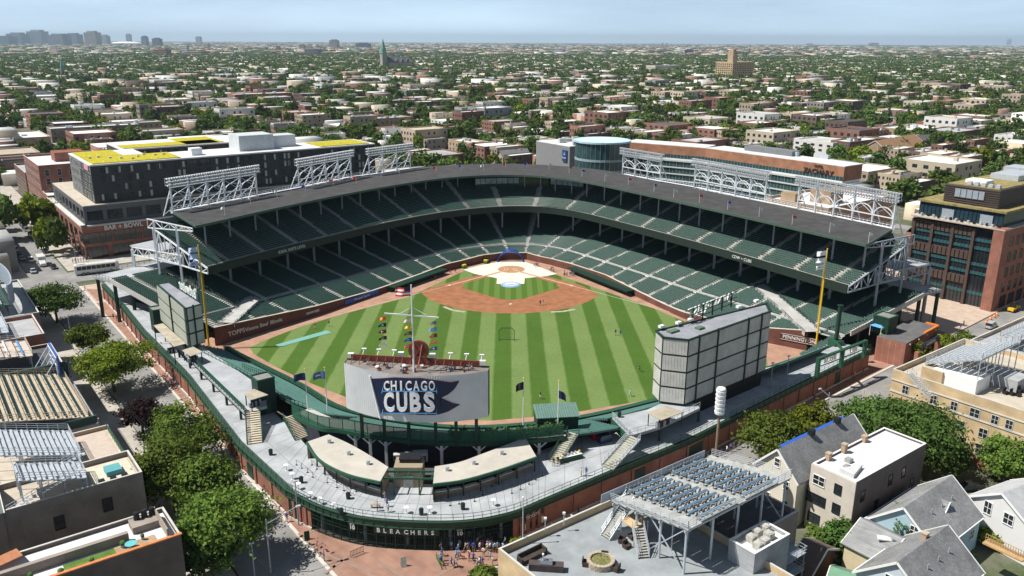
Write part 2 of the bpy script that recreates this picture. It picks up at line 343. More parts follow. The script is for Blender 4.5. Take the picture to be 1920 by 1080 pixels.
def flat(name, poly, z, mat):
    q = B(); q.add([(x, y, z) for x, y in poly], [tuple(range(len(poly)))]); 
    a = sum(poly[i][0]*poly[(i+1)%len(poly)][1]-poly[(i+1)%len(poly)][0]*poly[i][1] for i in range(len(poly)))
    if a < 0: q.f = [tuple(reversed(f)) for f in q.f]
    return struct(name, q, mat)
def smooth(poly, n=6): 
    c = catmull(list(poly)+[poly[0]], n); return [tuple(p) for p in c[:-1]]
gp = [P2(*p) for p in ((468,652),(500,637),(560,614),(640,590),(700,574),(770,556),(836,524),(872,507),(930,520),(990,520),(1034,512),(1140,548),(1227,579),(1290,606),(1370,640),(1438,675))]
gp += [(60.5,-91), (46,-98.5), (30,-106), (12,-113), (-4,-116.5), (-18,-115.5), (-32,-108.5), (-45,-98), (-56,-88)]+[P2(476,664)]
flat('outfield_grass', gp, 0.035, GRASS)
mound = (0, -18.44); R0 = 28.96
arc = [(mound[0]+R0*math.cos(a), mound[1]+R0*math.sin(a)) for a in np.linspace(math.radians(-172), math.radians(-8), 50)]
aL, aR = P2(790,546), P2(1126,554)
arc = [aL]+[p for p in arc if aL[0]+0.5 < p[0] < aR[0]-0.5 and p[1] < -26]+[aR]
flat('infield_dirt', arc+[(22.5, -19.0), (4.5, -1.2), (-4.5, -1.2), (-22.5, -19.0)], 0.05, DIRT)
ig = []
for cx, cy, a0, a1 in ((0, 0, -40, -140), (-19.4, -19.4, 40, -40), (0, -38.8, 130, 50), (19.4, -19.4, -140, 140 - 360 + 360 - 360)):
    pass
q3 = 3.6
ig = [(-2.2,-4.4), (-15.0,-17.2), (-14.7,-19.4), (-15.6,-21.8), (-3.4,-33.6), (0,-34.6), (3.4,-33.6), (15.6,-21.8), (14.7,-19.4), (15.0,-17.2), (2.2,-4.4)]
flat('infield_grass', ig, 0.065, infieldmat())
TARP = M('cream_tarpaulin', (0.70, 0.64, 0.54), 0.7, 0.06, 0.4, bump=0.1)
flat('home_tarp', [P2(*p) for p in ((869,506),(900,498),(938,491),(962,489),(984,491),(1012,501),(1044,514),(1024,518),(984,522),(983,532.5),(931,532.5),(932,522),(890,514))], 0.08, TARP)
flat('home_plate_dirt', [(0.3+4.6*math.cos(a), 0.0+4.6*math.sin(a)) for a in np.linspace(0, 2*math.pi, 28)[:-1]], 0.095, M('home_dirt', (0.40, 0.22, 0.115), 0.95, 0.12, 1))
ln = B()
for sx in (-1, 1):
    ln.beam((sx*3.2, -3.2, 0.10), (sx*20.5, -20.5, 0.10), 1.1, 0.01, 0); ln.beam((sx*1.0,-1.0,0.11), (sx*74, -74, 0.075), 0.11, 0.02, 1)
    for cx in (0.9, 2.1): ln.beam((sx*cx,-0.9,0.11),(sx*cx,0.9,0.11),0.1,0.01,1)
    for cy in (-0.9, 0.9): ln.beam((sx*0.9,cy,0.11),(sx*2.1,cy,0.11),0.1,0.01,1)
struct('foul_lines', ln, [M('base_path_dirt', (0.40, 0.22, 0.12), 0.95, 0.12, 1), M('chalk', (0.72, 0.70, 0.66), 0.9, 0.1, 1)])
pc = B(); pc.tube((0.1,-18.4,0.05), (0.1,-18.4,0.28), 3.3, 26, 2.9, 0); pc.tube((0.1,-18.4,0.281), (0.1,-18.4,0.285), 2.5, 26, 2.5, 1)
pc.obox(0.1,-18.2,0.29,3.0,0.7,0.012,0,2); pc.obox(0.1,-18.9,0.29,1.6,0.6,0.012,0,3)
mc = thing('mound_cover', 'round blue tarpaulin covering the pitching mound', 'tarp', (0.1,-18.4,0.05)); pc.obj('cover_sheet', [M('mound_blue',(0.20,0.33,0.52),0.6,0.1,1), M('mound_blue2',(0.42,0.52,0.64),0.6,0.1,1), WHITE, M('logo_orange',(0.5,0.2,0.06),0.6,0.1,1)], mc)
for i, (x, y) in enumerate(((-19.4,-19.4),(0,-38.8),(19.4,-19.4))):
    q = B(); q.obox(x, y, 0.052, 0.6, 0.6, 0.12, math.pi/4); o = q.obj('base', WHITE)
    tag(o, ('white base bag on the left, first base side of the infield','white base bag in the middle of the dirt nearest the camera','white base bag on the right, third base side of the infield')[i], 'base', 'bases of the diamond')
tp = B(); a, b_, c, d = [P2(*p) for p in ((517,647),(612,620),(622,624),(524,651))]; tp.prism([a,b_,c,d], 0.04, 0.10)
tag(tp.obj('ground_cover_strip', M('teal_tarp',(0.16,0.36,0.32),0.7,0.1,1)), 'long teal tarpaulin strip lying on the right field grass', 'tarp')
wp = B()
for pts in (((832,575),(850,582),(872,585)),((1033,585),(1055,584),(1078,580))):
    for a, b_ in zip(pts[:-1], pts[1:]): wp.beam(P(*a, 0.06), P(*b_, 0.06), 1.1, 0.02)
struct('worn_grass', wp, M('pale_worn_grass', (0.36, 0.36, 0.25), 0.95, 0.2, 1))
# ================================================================ grandstand
U_ = catmull([(-80.8,-58.7),(-61,-29),(-40,-1),(-20,18),(1,26.5),(20,20.5),(40,-5),(62,-38),(83.9,-74.3)], 40)
R_ = catmull([(-83.8,-56.1),(-64.4,-24),(-43,5.5),(-21.5,26.5),(2,32.5),(22.5,22.5),(44,-6.5),(65.3,-39.5),(87,-74.6)], 40)
BK = catmull([(-96.4,-39.2),(-75,-6.5),(-54,26.5),(-33,50.5),(0.7,59.7),(33.3,45.5),(57,11),(78,-22),(100.5,-58.4)], 40)
def ext(L, a, b):
    d0 = (L[0]-L[1])/np.linalg.norm(L[0]-L[1]); d1 = (L[-1]-L[-2])/np.linalg.norm(L[-1]-L[-2])
    pre = [L[0]+d0*k*0.5 for k in range(int(a*2), 0, -1)]; post = [L[-1]+d1*k*0.5 for k in range(1, int(b*2)+1)]
    return np.array(pre+list(L)+post)
def resamp(L, step):
    s = np.r_[0, np.cumsum(np.linalg.norm(np.diff(L, axis=0), axis=1))]; n = int(s[-1]/step)+1; q = np.linspace(0, s[-1], n)
    return np.c_[np.interp(q, s, L[:,0]), np.interp(q, s, L[:,1])]
def normals(L):                                   # towards the field
    t = np.gradient(L, axis=0); t /= np.linalg.norm(t, axis=1)[:,None]; n = np.c_[t[:,1], -t[:,0]]
    k = 7; n = np.array([n[max(0,i-k):i+k+1].mean(0) for i in range(len(n))]); return n/np.linalg.norm(n, axis=1)[:,None]
F_ = np.array([(-77,-78),(-75,-74),(-55,-50),(-36.8,-24.1),(-21.5,-2),(-10,9),(-2,13),(6,13),(14,6),(20.6,-1.5),(30.4,-15),(48.3,-51.0),(60,-66.5),(74.5,-76.2),(78.5,-81)])
UL = resamp(ext(U_, 13, 5), 0.5); UN = normals(UL)
def ray_hit(o, n):
    best = 22.0
    for a, b in zip(F_[:-1], F_[1:]):
        e = b-a; den = n[0]*e[1]-n[1]*e[0]
        if abs(den) < 1e-9: continue
        w = a-o; t = (w[0]*e[1]-w[1]*e[0])/den; k = (w[0]*n[1]-w[1]*n[0])/den
        if 0 <= k <= 1 and 0 < t < best: best = t
    return best
DF = np.array([ray_hit(o, n) for o, n in zip(UL, UN)]); DF = np.minimum(DF, 21)
DF[:8] = np.minimum(DF[:8], 4.0)
def zlow(d): return np.where(d > 7, 3.3-(d-7)*0.21, np.where(d > 5.6, 3.6, 4.0+(5.6-d)*0.19))
WALKS = [((474,566,5.3),(424,601,5.4),2.0), ((1425,548,5.6),(1522,621,5.4),1.8)]
WALKP = [(np.array(P2(*a)), np.array(P2(*b)), r) for a, b, r in WALKS]
def near_walk(p):
    for a, b, r in WALKP:
        e = b-a; t = np.clip(((p-a)@e)/(e@e), 0, 1); c = a+t[...,None]*e
        yield np.linalg.norm(p-c, axis=-1) < r
def on_walk(p): return np.any(np.stack(list(near_walk(p))), axis=0)
ROW = 0.86
_us = np.r_[0, np.cumsum(np.linalg.norm(np.diff(UL, axis=0), axis=1))]
ZX = 2.5*np.clip(1-_us/58, 0, 1)+2.2*np.clip(1-(_us[-1]-_us)/52, 0, 1)     # the corners of the lower bowl stand higher
gs = thing('grandstand', 'two-deck green grandstand under a dark roof wrapping round the infield', 'grandstand', (0, 14, 0))
# one terrace mesh of steps: lower bowl
def terrace(name, L, Nn, ds, zf, clip, mat, parent, zx=None):
    zx = np.zeros(len(L)) if zx is None else zx
    V = []; Fc = []; off = 0
    for k, d in enumerate(ds):
        for d0, d1 in ((d, d-ROW),):
            z = float(zf(d-ROW*0.5)); zp = float(zf(d+ROW*0.5)) if k else z-0.6
            p0 = L+Nn*d0; p1 = L+Nn*d1; n = len(L); ok = (d0 <= clip)
            ok = ok[:-1] & ok[1:]; idx = np.nonzero(ok)[0]
            if not len(idx): continue
            V.append(np.c_[p0, z+zx]); V.append(np.c_[p1, z+zx]); V.append(np.c_[p0, zp+zx])
            Fc.append(np.c_[off+idx, off+idx+1, off+n+idx+1, off+n+idx]); Fc.append(np.c_[off+2*n+idx, off+2*n+idx+1, off+idx+1, off+idx])
            off += 3*n
    return mkobj(name, npmesh(name, np.vstack(V), np.vstack(Fc)[:, ::-1], mat), parent)
dl = np.arange(20.6, -24.0, -ROW)
terrace('lower_terrace', UL[::2], UN[::2], dl, zlow, DF[::2]-0.3, TERR, gs, ZX[::2])
def seat_blocks(L, Nn, ds, zf, clip, aisles, parent, minlen, walkz=None, zx=None, mat=SEAT, seatname='seat_block', stepmat=CONC_L):
    """rows of single seats, one mesh per block between two aisles, and the aisle's own steps"""
    s = np.r_[0, np.cumsum(np.linalg.norm(np.diff(L, axis=0), axis=1))]
    acc = {}; zx = np.zeros(len(L)) if zx is None else zx
    for d in ds:
        dd = float(d-ROW*0.5); z = float(zf(dd)); row = L+Nn*dd
        if 5.6 < dd < 7: continue                                  # the cross aisle
        rs = np.r_[0, np.cumsum(np.linalg.norm(np.diff(row, axis=0), axis=1))]
        q = np.arange(0.3, rs[-1]-0.3, 0.54); x = np.interp(q, rs, row[:,0]); y = np.interp(q, rs, row[:,1]); sp = np.interp(q, rs, s)
        nx = np.interp(q, rs, Nn[:,0]); ny = np.interp(q, rs, Nn[:,1]); cl = np.interp(q, rs, clip); zq = z+np.interp(q, rs, zx)
        bi = np.searchsorted(aisles, sp); ad = np.abs(sp[:,None]-np.asarray(aisles)[None,:]).min(1) if len(aisles) else np.full(len(sp), 9)
        ok = (dd < cl-0.9) & (ad > 0.75)
        pp = np.c_[x, y]
        if walkz is not None: ok &= ~on_walk(pp)
        for b in np.unique(bi[ok]):
            m_ = ok & (bi == b); acc.setdefault((int(b), dd > 6.3), []).append(np.c_[x[m_], y[m_], zq[m_], nx[m_], ny[m_]])
        # steps of the aisles
        for ai, a in enumerate(aisles):
            j = np.searchsorted(sp, a)
            if 0 < j < len(sp) and dd < cl[min(j, len(sp)-1)]-0.7 and not (walkz is not None and on_walk(pp[j:j+1])[0]):
                acc.setdefault(('a', ai), []).append((x[j], y[j], zq[j], nx[j], ny[j]))
    for key, rows in acc.items():
        if key[0] == 'a':
            q = B()
            for x, y, z, nx, ny in rows:
                an = math.atan2(ny, nx); q.obox(x+nx*0.12, y+ny*0.12, z+0.012, 0.46, 0.95, 0.13, an)
            q.obj('aisle_steps', stepmat, parent); continue
        A = np.vstack(rows); n = len(A)
        if n < minlen: continue
        p = A[:, :3]; nv = np.c_[A[:,3], A[:,4], np.zeros(n)]; tv = np.c_[-A[:,4], A[:,3], np.zeros(n)]; up = np.array([0,0,1.0])
        h = 0.235; jit = RNG.uniform(-0.03, 0.03, n)[:,None]*up
        c = []
        for (dn, dz) in ((0.14,0.41),(-0.12,0.44),(-0.22,0.76),(-0.27,0.75),(-0.18,0.42)):
            for sg in (-1, 1): c.append(p+tv*h*sg+nv*dn+up*dz+jit*(dz > .5))
        V = np.stack(c, 1).reshape(-1, 3); o = np.arange(n)[:,None]*10
        quads = [np.c_[o+2*i, o+2*i+1, o+2*((i+1)%5)+1, o+2*((i+1)%5)] for i in (0,1,2,3)]
        mkobj(seatname, npmesh(seatname, V, np.vstack(quads), mat), parent)
s_tot = np.r_[0, np.cumsum(np.linalg.norm(np.diff(UL, axis=0), axis=1))][-1]
seat_blocks(UL, UN, dl, zlow, DF, np.arange(5, s_tot, 10.4), gs, 12, walkz=1, zx=ZX)
# cross aisle, walkways and the front wall
def ribbon(L, Nn, d0, d1, z0, z1, ok=None):
    q = B(); a = L+Nn*d0; b = L+Nn*d1
    for i in range(len(L)-1):
        if ok is not None and not (ok[i] and ok[i+1]): continue
        q.quad((*b[i], z1), (*b[i+1], z1), (*a[i+1], z0), (*a[i], z0))
    return q
q = B(); a_ = UL[::2]+UN[::2]*7.0; b_ = UL[::2]+UN[::2]*5.7; zz_ = 3.63+ZX[::2]
for i in range(len(a_)-1):
    if DF[::2][i] > 7.6 and DF[::2][i+1] > 7.6 and ZX[::2][i] < 1.2: q.quad((*b_[i],zz_[i]),(*b_[i+1],zz_[i+1]),(*a_[i+1],zz_[i+1]),(*a_[i],zz_[i]))
q.obj('cross_aisle', CONC_L, gs)
for a, b, r in WALKP:
    q = B(); d = (b-a)/np.linalg.norm(b-a); nn = np.array([-d[1], d[0]]); N_ = 14
    pts = [a+(b-a)*i/N_ for i in range(N_+1)]
    def zz(p):
        i = np.argmin(np.linalg.norm(UL-p, axis=1)); return float(zlow((p-UL[i])@UN[i]))+0.33+ZX[i]
    for p, p2 in zip(pts[:-1], pts[1:]):
        z1 = max(zz(p+nn*r), zz(p-nn*r), zz(p))-0.25; z2 = max(zz(p2+nn*r), zz(p2-nn*r), zz(p2))-0.25
        q.quad((*(p-nn*r), z1), (*(p2-nn*r), z2), (*(p2+nn*r), z2), (*(p+nn*r), z1)); 
        for sg in (-1, 1): q.quad((*(p+nn*r*sg), z1), (*(p2+nn*r*sg), z2), (*(p2+nn*r*sg), z2-1.2), (*(p+nn*r*sg), z1-1.2))
    q.obj('walkway', CONC, gs)
    rl = B()
    for sg in (-1, 1):
        for j, (p, p2) in enumerate(zip(pts[:-1], pts[1:])):
            if j % 4 == 3: continue
            z1 = zz(p+nn*r*sg)+.9; z2 = zz(p2+nn*r*sg)+.9
            for h in (0, -0.45): rl.beam((*(p+nn*r*sg), z1+h), (*(p2+nn*r*sg), z2+h), 0.07)
            rl.beam((*(p+nn*r*sg), z1-1.1), (*(p+nn*r*sg), z1), 0.07)
    rl.obj('handrail', GRN_D, gs)
def zF(p):
    i = int(np.argmin(np.abs((p-UL)@np.array([1,0]))+np.linalg.norm(p-UL, axis=1)*3)); d = UL-p; i = int(np.argmin(np.linalg.norm(d, axis=1))); return float(zlow(np.linalg.norm(d[i])))+ZX[i]
Fd = resamp(F_[1:-1], 2.0); fz = [max(1.0, zF(p))+0.55 for p in Fd]
wl_ = B(); cp = B()
for i in range(len(Fd)-1):
    a, b = Fd[i], Fd[i+1]; t = (b-a)/np.linalg.norm(b-a); n_ = np.array([-t[1], t[0]])*0.42
    wl_.add([(*a,0),(*b,0),(*b,fz[i+1]),(*a,fz[i]),(*(a+n_),0),(*(b+n_),0),(*(b+n_),fz[i+1]),(*(a+n_),fz[i])], [(0,1,2,3),(5,4,7,6),(3,2,6,7)])
    cp.add([(*(a-n_*.1),fz[i]+.003),(*(b-n_*.1),fz[i+1]+.003),(*(b+n_*1.2),fz[i+1]+.003),(*(a+n_*1.2),fz[i]+.003),(*(a-n_*.1),fz[i]+.14),(*(b-n_*.1),fz[i+1]+.14),(*(b+n_*1.2),fz[i+1]+.14),(*(a+n_*1.2),fz[i]+.14)], [(4,5,6,7),(0,1,5,4),(2,3,7,6)])
wl_.obj('field_wall', brickmat('stand_wall_brick',(0.17,0.062,0.045),(0.13,0.05,0.038),(0.16,0.11,0.09)), gs); cp.obj('wall_coping', M('coping',(0.55,0.50,0.42),0.9,0.1,1), gs)
# lettering on the right field wall and the left field corner
def wallpt(px, py, off=0.12):
    """point on the field wall nearest below the pixel's ground point"""
    p = np.array(P2(px, py)); i = int(np.argmin(np.linalg.norm(Fd-p, axis=1))); i = min(max(i, 1), len(Fd)-2); t = (Fd[i+1]-Fd[i-1]); t /= np.linalg.norm(t)
    return Fd[i]-np.array([-t[1], t[0]])*off, t
WLET = M('sign_white', (0.66, 0.66, 0.64), 0.6, 0.05, 1)
for txt, px, py, zc, sz in (('TOPPS', 462, 645, 2.1, 1.7), ('Vienna Beef', 500, 633, 2.0, 1.45), ('Illinois', 536, 621, 2.0, 1.5), ('GRAINGER', 602, 597, 1.5, 0.95)):
    o, t = wallpt(px, py); sign_text('wall_lettering', txt, sz, (*o, zc), (*t, 0), WLET, gs, bold=0.02)
o, t = wallpt(1492, 661)
q = B(); q.obox(o[0], o[1], 1.75, 9.5, 0.06, 1.9, math.atan2(t[1], t[0]), 0)
for sz_, mi in ((1, 1),):
    for dz in (0.12, 1.68): q.obox(o[0]+t[1]*.05, o[1]-t[0]*.05, 1.75+dz, 9.2, 0.04, 0.1, math.atan2(t[1], t[0]), 1)
q.obj('wall_sign', [M('maroon_sign',(0.10,0.03,0.025),0.7,0.1,1), WLET], gs)
sign_text('wall_lettering', 'PENNINGTON', 1.25, (o[0]+t[1]*.08, o[1]-t[0]*.08, 2.68), (*t, 0), WLET, gs, bold=0.02)
# blue padding with white lettering on the first base side
def wallrun(pa, pb, z0, z1, mat, name):
    a = wallpt(*pa, 0.2)[0]; b = wallpt(*pb, 0.2)[0]; q = B(); q.beam((*a, (z0+z1)/2), (*b, (z0+z1)/2), 0.18, z1-z0); return q.obj(name, mat, gs), (a+b)/2, (b-a)/np.linalg.norm(b-a)
_, c_, t_ = wallrun((663,578),(724,556), 0.5, 1.75, BLUE, 'blue_padding')
sign_text('wall_lettering', 'Marquee Sports', 1.0, (c_[0]+t_[1]*.14, c_[1]-t_[0]*.14, 1.1), (*t_, 0), WLET, gs)
# dugouts: dark recess with a green roof rail
for pa, pb in (((740,548),(832,512)), ((1078,508),(1190,556))):
    a = wallpt(*pa, 1.4)[0]; b = wallpt(*pb, 1.4)[0]; q = B(); q.beam((*a, 1.75), (*b, 1.75), 3.2, 0.25); q.beam((*a, 0.5), (*b, 0.5), 0.15, 0.9)
    for k in range(9): c = a+(b-a)*k/8; q.beam((*c, 0), (*c, 1.7), 0.12)
    q.obj('dugout_roof', GRN_D, gs)
# ---------------------------------------------------------------- upper deck
UU = resamp(U_, 0.5); UUN = normals(UU)
def zup(d): return 16.3+(-d)*0.37
du = np.arange(-0.4, -21.5, -ROW)
big = np.full(len(UU), 99.0)
terrace('upper_terrace', UU[::2], UUN[::2], du, zup, big[::2], TERR, gs)
su = np.r_[0, np.cumsum(np.linalg.norm(np.diff(UU, axis=0), axis=1))][-1]
seat_blocks(UU, UUN, du, zup, big, np.arange(7, su, 12.2), gs, 12, stepmat=M('upper_aisle_steps', (0.36, 0.31, 0.24), 0.9, 0.15, 1))
# under side and parapet
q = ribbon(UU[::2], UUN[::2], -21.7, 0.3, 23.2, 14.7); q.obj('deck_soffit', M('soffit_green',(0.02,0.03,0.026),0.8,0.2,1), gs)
q = B()
for i in range(0, len(UU)-2, 2):
    a = UU[i]+UUN[i]*.35; b = UU[i+2]+UUN[i+2]*.35; a2 = UU[i]-UUN[i]*.1; b2 = UU[i+2]-UUN[i+2]*.1
    q.add([(*a,14.5),(*b,14.5),(*b,16.75),(*a,16.75),(*a2,14.5),(*b2,14.5),(*b2,16.75),(*a2,16.75)], [(1,0,3,2),(4,5,6,7),(2,3,7,6),(0,1,5,4)])
q.obj('deck_parapet', M('parapet_green',(0.016,0.028,0.022),0.6,0.2,1), gs)
def on_parapet(px, py, z, off=0.42):
    p = np.array(P2(px, py, z)); i = int(np.argmin(np.linalg.norm(UU-p, axis=1))); t = UU[min(i+1,len(UU)-1)]-UU[max(i-1,0)]; t /= np.linalg.norm(t); return UU[i]+UUN[i]*off, t
for txt, px, py, sz in (('IDEAL SUITE LEVEL', 562, 470, 1.25), ('CDW + CUBS', 1385, 487, 1.2)):
    o, t = on_parapet(px, py, 15.6); sign_text('fascia_lettering', txt, sz, (*o, 15.6), (*t, 0), WLET, gs)
# columns
for k in np.arange(6, len(UU)-4, 21):
    k = int(k)
    for d, zt in ((-8.5, zup(-8.5)-1.6),):
        c = UU[k]+UUN[k]*d; b = B(); b.box(c[0]-.3, c[1]-.3, float(zlow(np.array(d))), c[0]+.3, c[1]+.3, zt); b.obj('column', GREYST, gs)
for k in np.arange(5, len(U_)-1, 9.5):
    k = int(k); c = R_[k]*0.72+BK[k]*0.28; i = int(np.argmin(np.linalg.norm(UU-c, axis=1))); d = -np.linalg.norm(UU[i]-c)
    b = B(); b.box(c[0]-.2, c[1]-.2, float(zup(d))-.3, c[0]+.2, c[1]+.2, 26.9); b.obj('roof_post', GREYST, gs)
# roof slab
rf = B(); ed = B()
for i in range(0, len(R_)-4, 4):
    a, b = R_[i], R_[i+4]; c, d = BK[i+4], BK[i]
    rf.add([(*a,27.2),(*b,27.2),(*c,27.5),(*d,27.5),(*a,26.8),(*b,26.8),(*c,27.1),(*d,27.1)], [(0,1,2,3)[::-1],(4,5,6,7),(2,3,7,6)][0:3])
    ed.beam((*a,26.95),(*b,26.95),0.35,0.7)
for a, d in ((R_[0], BK[0]), (R_[-1], BK[-1])): ed.beam((*a,27.0),(*d,27.3),0.3,0.6)
roof = rf.obj('roof', ROOFM, gs); ed.obj('roof_edge', M('roof_edge_green',(0.06,0.095,0.075),0.6,0.1,1), roof)
# back wall of the stand, from street to roof
bw = B()
for i in range(0, len(BK)-4, 4):
    a, b = BK[i], BK[i+4]; bw.quad((*a,0),(*b,0),(*b,26.9),(*a,26.9)); 
bw.obj('rear_wall', M('rear_wall_green',(0.10,0.12,0.11),0.8,0.2,0.3), gs)
sb = B()      # wall behind the top row, grey block with openings
for i in range(0, len(UU)-8, 8):
    a = UU[i]-UUN[i]*21.8; b = UU[i+8]-UUN[i+8]*21.8; sb.quad((*b,20),(*a,20),(*a,26.6),(*b,26.6))
sb.obj('concourse_wall', M('concourse_grey',(0.16,0.18,0.19),0.8,0.3,0.4), gs)
# press box slung under the roof behind home plate
pbx = B(); ctr = UU[int(len(UU)*0.5)]
for i0, i1, mi in ((int(len(UU)*.435), int(len(UU)*.478), 1), (int(len(UU)*.482), int(len(UU)*.51), 2), (int(len(UU)*.513), int(len(UU)*.545), 1)):
    for i in range(i0, i1, 3):
        a = UU[i]-UUN[i]*13; b = UU[i+3]-UUN[i+3]*13; a2 = UU[i]-UUN[i]*17; b2 = UU[i+3]-UUN[i+3]*17
        pbx.add([(*a,21.8),(*b,21.8),(*b,25.6),(*a,25.6),(*a2,21.8),(*b2,21.8),(*b2,25.6),(*a2,25.6)], [(1,0,3,2),(2,3,7,6),(0,1,5,4)], 0)
        m0 = UU[i]-UUN[i]*12.93; m1 = UU[i+3]*.9+UU[i]*.1-(UUN[i+3]*.9+UUN[i]*.1)*12.93
        pbx.quad((*m1,23.0),(*m0,23.0),(*m0,25.0),(*m1,25.0), mi)
pbx.obj('press_box', [GRN_D, M('press_glass',(0.30,0.38,0.44),0.25,0.4,0.5), GLS], gs)
# open trusses at both ends of the deck
def truss(q, a, b, c, d, n, w):
    """two chords a-b and c-d with zig-zag webbing"""
    A, Bv, C, D = map(Vector, (a, b, c, d)); q.beam(A, Bv, w); q.beam(C, D, w)
    for i in range(n+1):
        p = A.lerp(Bv, i/n); r = C.lerp(D, i/n); q.beam(p, r, w*.6)
        if i < n: q.beam(p if i%2 else r, (C.lerp(D,(i+1)/n) if i%2 else A.lerp(Bv,(i+1)/n)), w*.6)
for side, mat in ((0, WHT), (-1, GREYST)):
    u = UU[side]; n_ = UUN[side]; out = (UU[0]-UU[4]) if side == 0 else (UU[-1]-UU[-5]); out = out/np.linalg.norm(out)
    q = B(); e = u+out*0.5
    pt = lambda d, z, o=0.0: (*(e+n_*d+out*o), z)
    truss(q, pt(0.5,15.0), pt(-22,16.2), pt(0.5,16.4), pt(-22,24.6), 9, 0.34)
    truss(q, pt(-4,26.7), pt(-24,26.9), pt(-4,25.9), pt(-24,24.4), 6, 0.26)
    truss(q, pt(-10,15.6), pt(-33,15.4), pt(-10,18.4), pt(-33,17.6), 9, 0.3)
    for d in (-11, -21): q.beam(pt(d, float(zlow(np.array(d)))-.5), pt(d, 26.5), 0.55)
    q.beam(pt(-33, 0), pt(-33, 17.0), 0.7)
    q.obj('end_truss', mat, gs)
    q = B(); q.prism([tuple(e+n_*-20), tuple(e+n_*-34), tuple(e-out*13+n_*-34), tuple(e-out*13+n_*-20)], 17.6, 18.0); q.obj('ramp_canopy', M('canopy_grey',(0.34,0.36,0.38),0.8,0.1,0.5), gs)
# the corner ends of the lower bowl: stepped end walls and rear decks
for side, lo in ((0, 0), (-1, -1)):
    e = UL[lo]; n_ = UN[lo]; out = (UL[0]-UL[4]) if side == 0 else (UL[-1]-UL[-5]); out = out/np.linalg.norm(out); q = B(); st = B()
    for d in np.arange(4.0, -24, -ROW):
        a = e+n_*d; b = e+n_*(d-ROW); z = float(zlow(np.array(d-ROW/2)))+ZX[lo]
        q.add([(*(a+out*.05), z-.9),(*(b+out*.05), z-.9),(*(b+out*.05), z+.45),(*(a+out*.05), z+.45),(*(a+out*.35), z-.9),(*(b+out*.35), z-.9),(*(b+out*.35), z+.45),(*(a+out*.35), z+.45)], [(0,1,2,3),(5,4,7,6),(3,2,6,7),(0,3,7,4),(1,5,6,2)])
    q.obj('stepped_end_wall', CONC_L, gs)
    dk = B(); inn = -out*26
    dk.prism([tuple(e+n_*-24), tuple(e+n_*-33), tuple(e+inn+n_*-33), tuple(e+inn+n_*-24)], 11.2, 11.8); dk.obj('terrace_deck', DECK, gs)
    rl = B(); pts = [e+inn+n_*-33, e+n_*-33, e+n_*-24]
    for a, b in zip(pts[:-1], pts[1:]):
        L_ = np.linalg.norm(b-a); k = int(L_/1.8)+1
        for h in (0.55, 1.1): rl.beam((*a, 11.8+h), (*b, 11.8+h), 0.06)
        for i in range(k+1): c = a+(b-a)*i/k; rl.beam((*c, 11.8), (*c, 12.9), 0.06)
    rl.obj('handrail', GRN_D, gs)
    for d in (-32, -24, -16, -8, 0):
        c = e+n_*d-out*0.6; b = B(); b.box(c[0]-.35, c[1]-.35, 0, c[0]+.35, c[1]+.35, 11.1 if d < -23 else float(zlow(np.array(d)))+1.6); b.obj('column', GRN_D, gs)
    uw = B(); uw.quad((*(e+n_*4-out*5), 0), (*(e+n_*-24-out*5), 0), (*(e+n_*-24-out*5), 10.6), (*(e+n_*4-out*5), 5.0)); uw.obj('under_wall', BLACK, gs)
# ================================================================ outfield: bleachers, decks, boards
def rail_on(q, pts, h=1.1, step=1.9, w=0.07, bars=(1.0, 0.55)):
    """guard rail along a 3-D polyline: posts and horizontal bars"""
    for a, b in zip(pts[:-1], pts[1:]):
        a = Vector(a); b = Vector(b); L_ = (b-a).length; k = max(1, round(L_/step))
        for f in bars: q.beam(a+Vector((0,0,h*f)), b+Vector((0,0,h*f)), w)
        for i in range(k+1): c = a.lerp(b, i/k); q.beam(c, c+Vector((0,0,h)), w)
    return q
def stuff(o): o['kind'] = 'stuff'; return o
for o in bpy.data.objects:
    if o.parent and o.name.split('.')[0] in ('seat_block', 'aisle_steps', 'handrail', 'roof_edge', 'dugout_roof', 'press_box', 'end_truss', 'wall_lettering', 'fascia_lettering', 'lower_terrace'): o['kind'] = 'stuff'
WV = catmull([(-69,-83.5),(-64,-88.9),(-46,-106),(-34.5,-118),(-20,-124.5),(-6,-126.4),(12,-122.5),(28.6,-114.4),(45,-105),(58.4,-96.3),(72.5,-86.8)], 8)
WN = -normals(WV)
if WN[40][1] > 0: WN = -WN
ow_ = thing('outfield_wall', 'curving brick outfield wall between the warning track and the bleachers', 'wall', (-6,-126,0))
q = B(); q2 = B()
for i in range(len(WV)-1):
    a, b = WV[i], WV[i+1]; a2, b2 = a+WN[i]*.5, b+WN[i+1]*.5
    q.add([(*a,0),(*b,0),(*b,3.5),(*a,3.5),(*a2,0),(*b2,0),(*b2,3.5),(*a2,3.5)], [(0,1,2,3),(5,4,7,6),(3,2,6,7)])
    q2.add([(*(a-WN[i]*.9),3.45),(*(b-WN[i+1]*.9),3.45),(*(b2+WN[i+1]*.3),3.75),(*(a2+WN[i]*.3),3.75),(*(a-WN[i]*.9),3.3),(*(b-WN[i+1]*.9),3.3),(*(b2+WN[i+1]*.3),3.55),(*(a2+WN[i]*.3),3.55)], [(0,1,2,3),(1,0,4,5),(3,2,6,7),(4,7,6,5)])
q.obj('wall_body', BRK, ow_); q2.obj('green_ledge', GRN, ow_)
rng = random.Random(3)
iv = B()
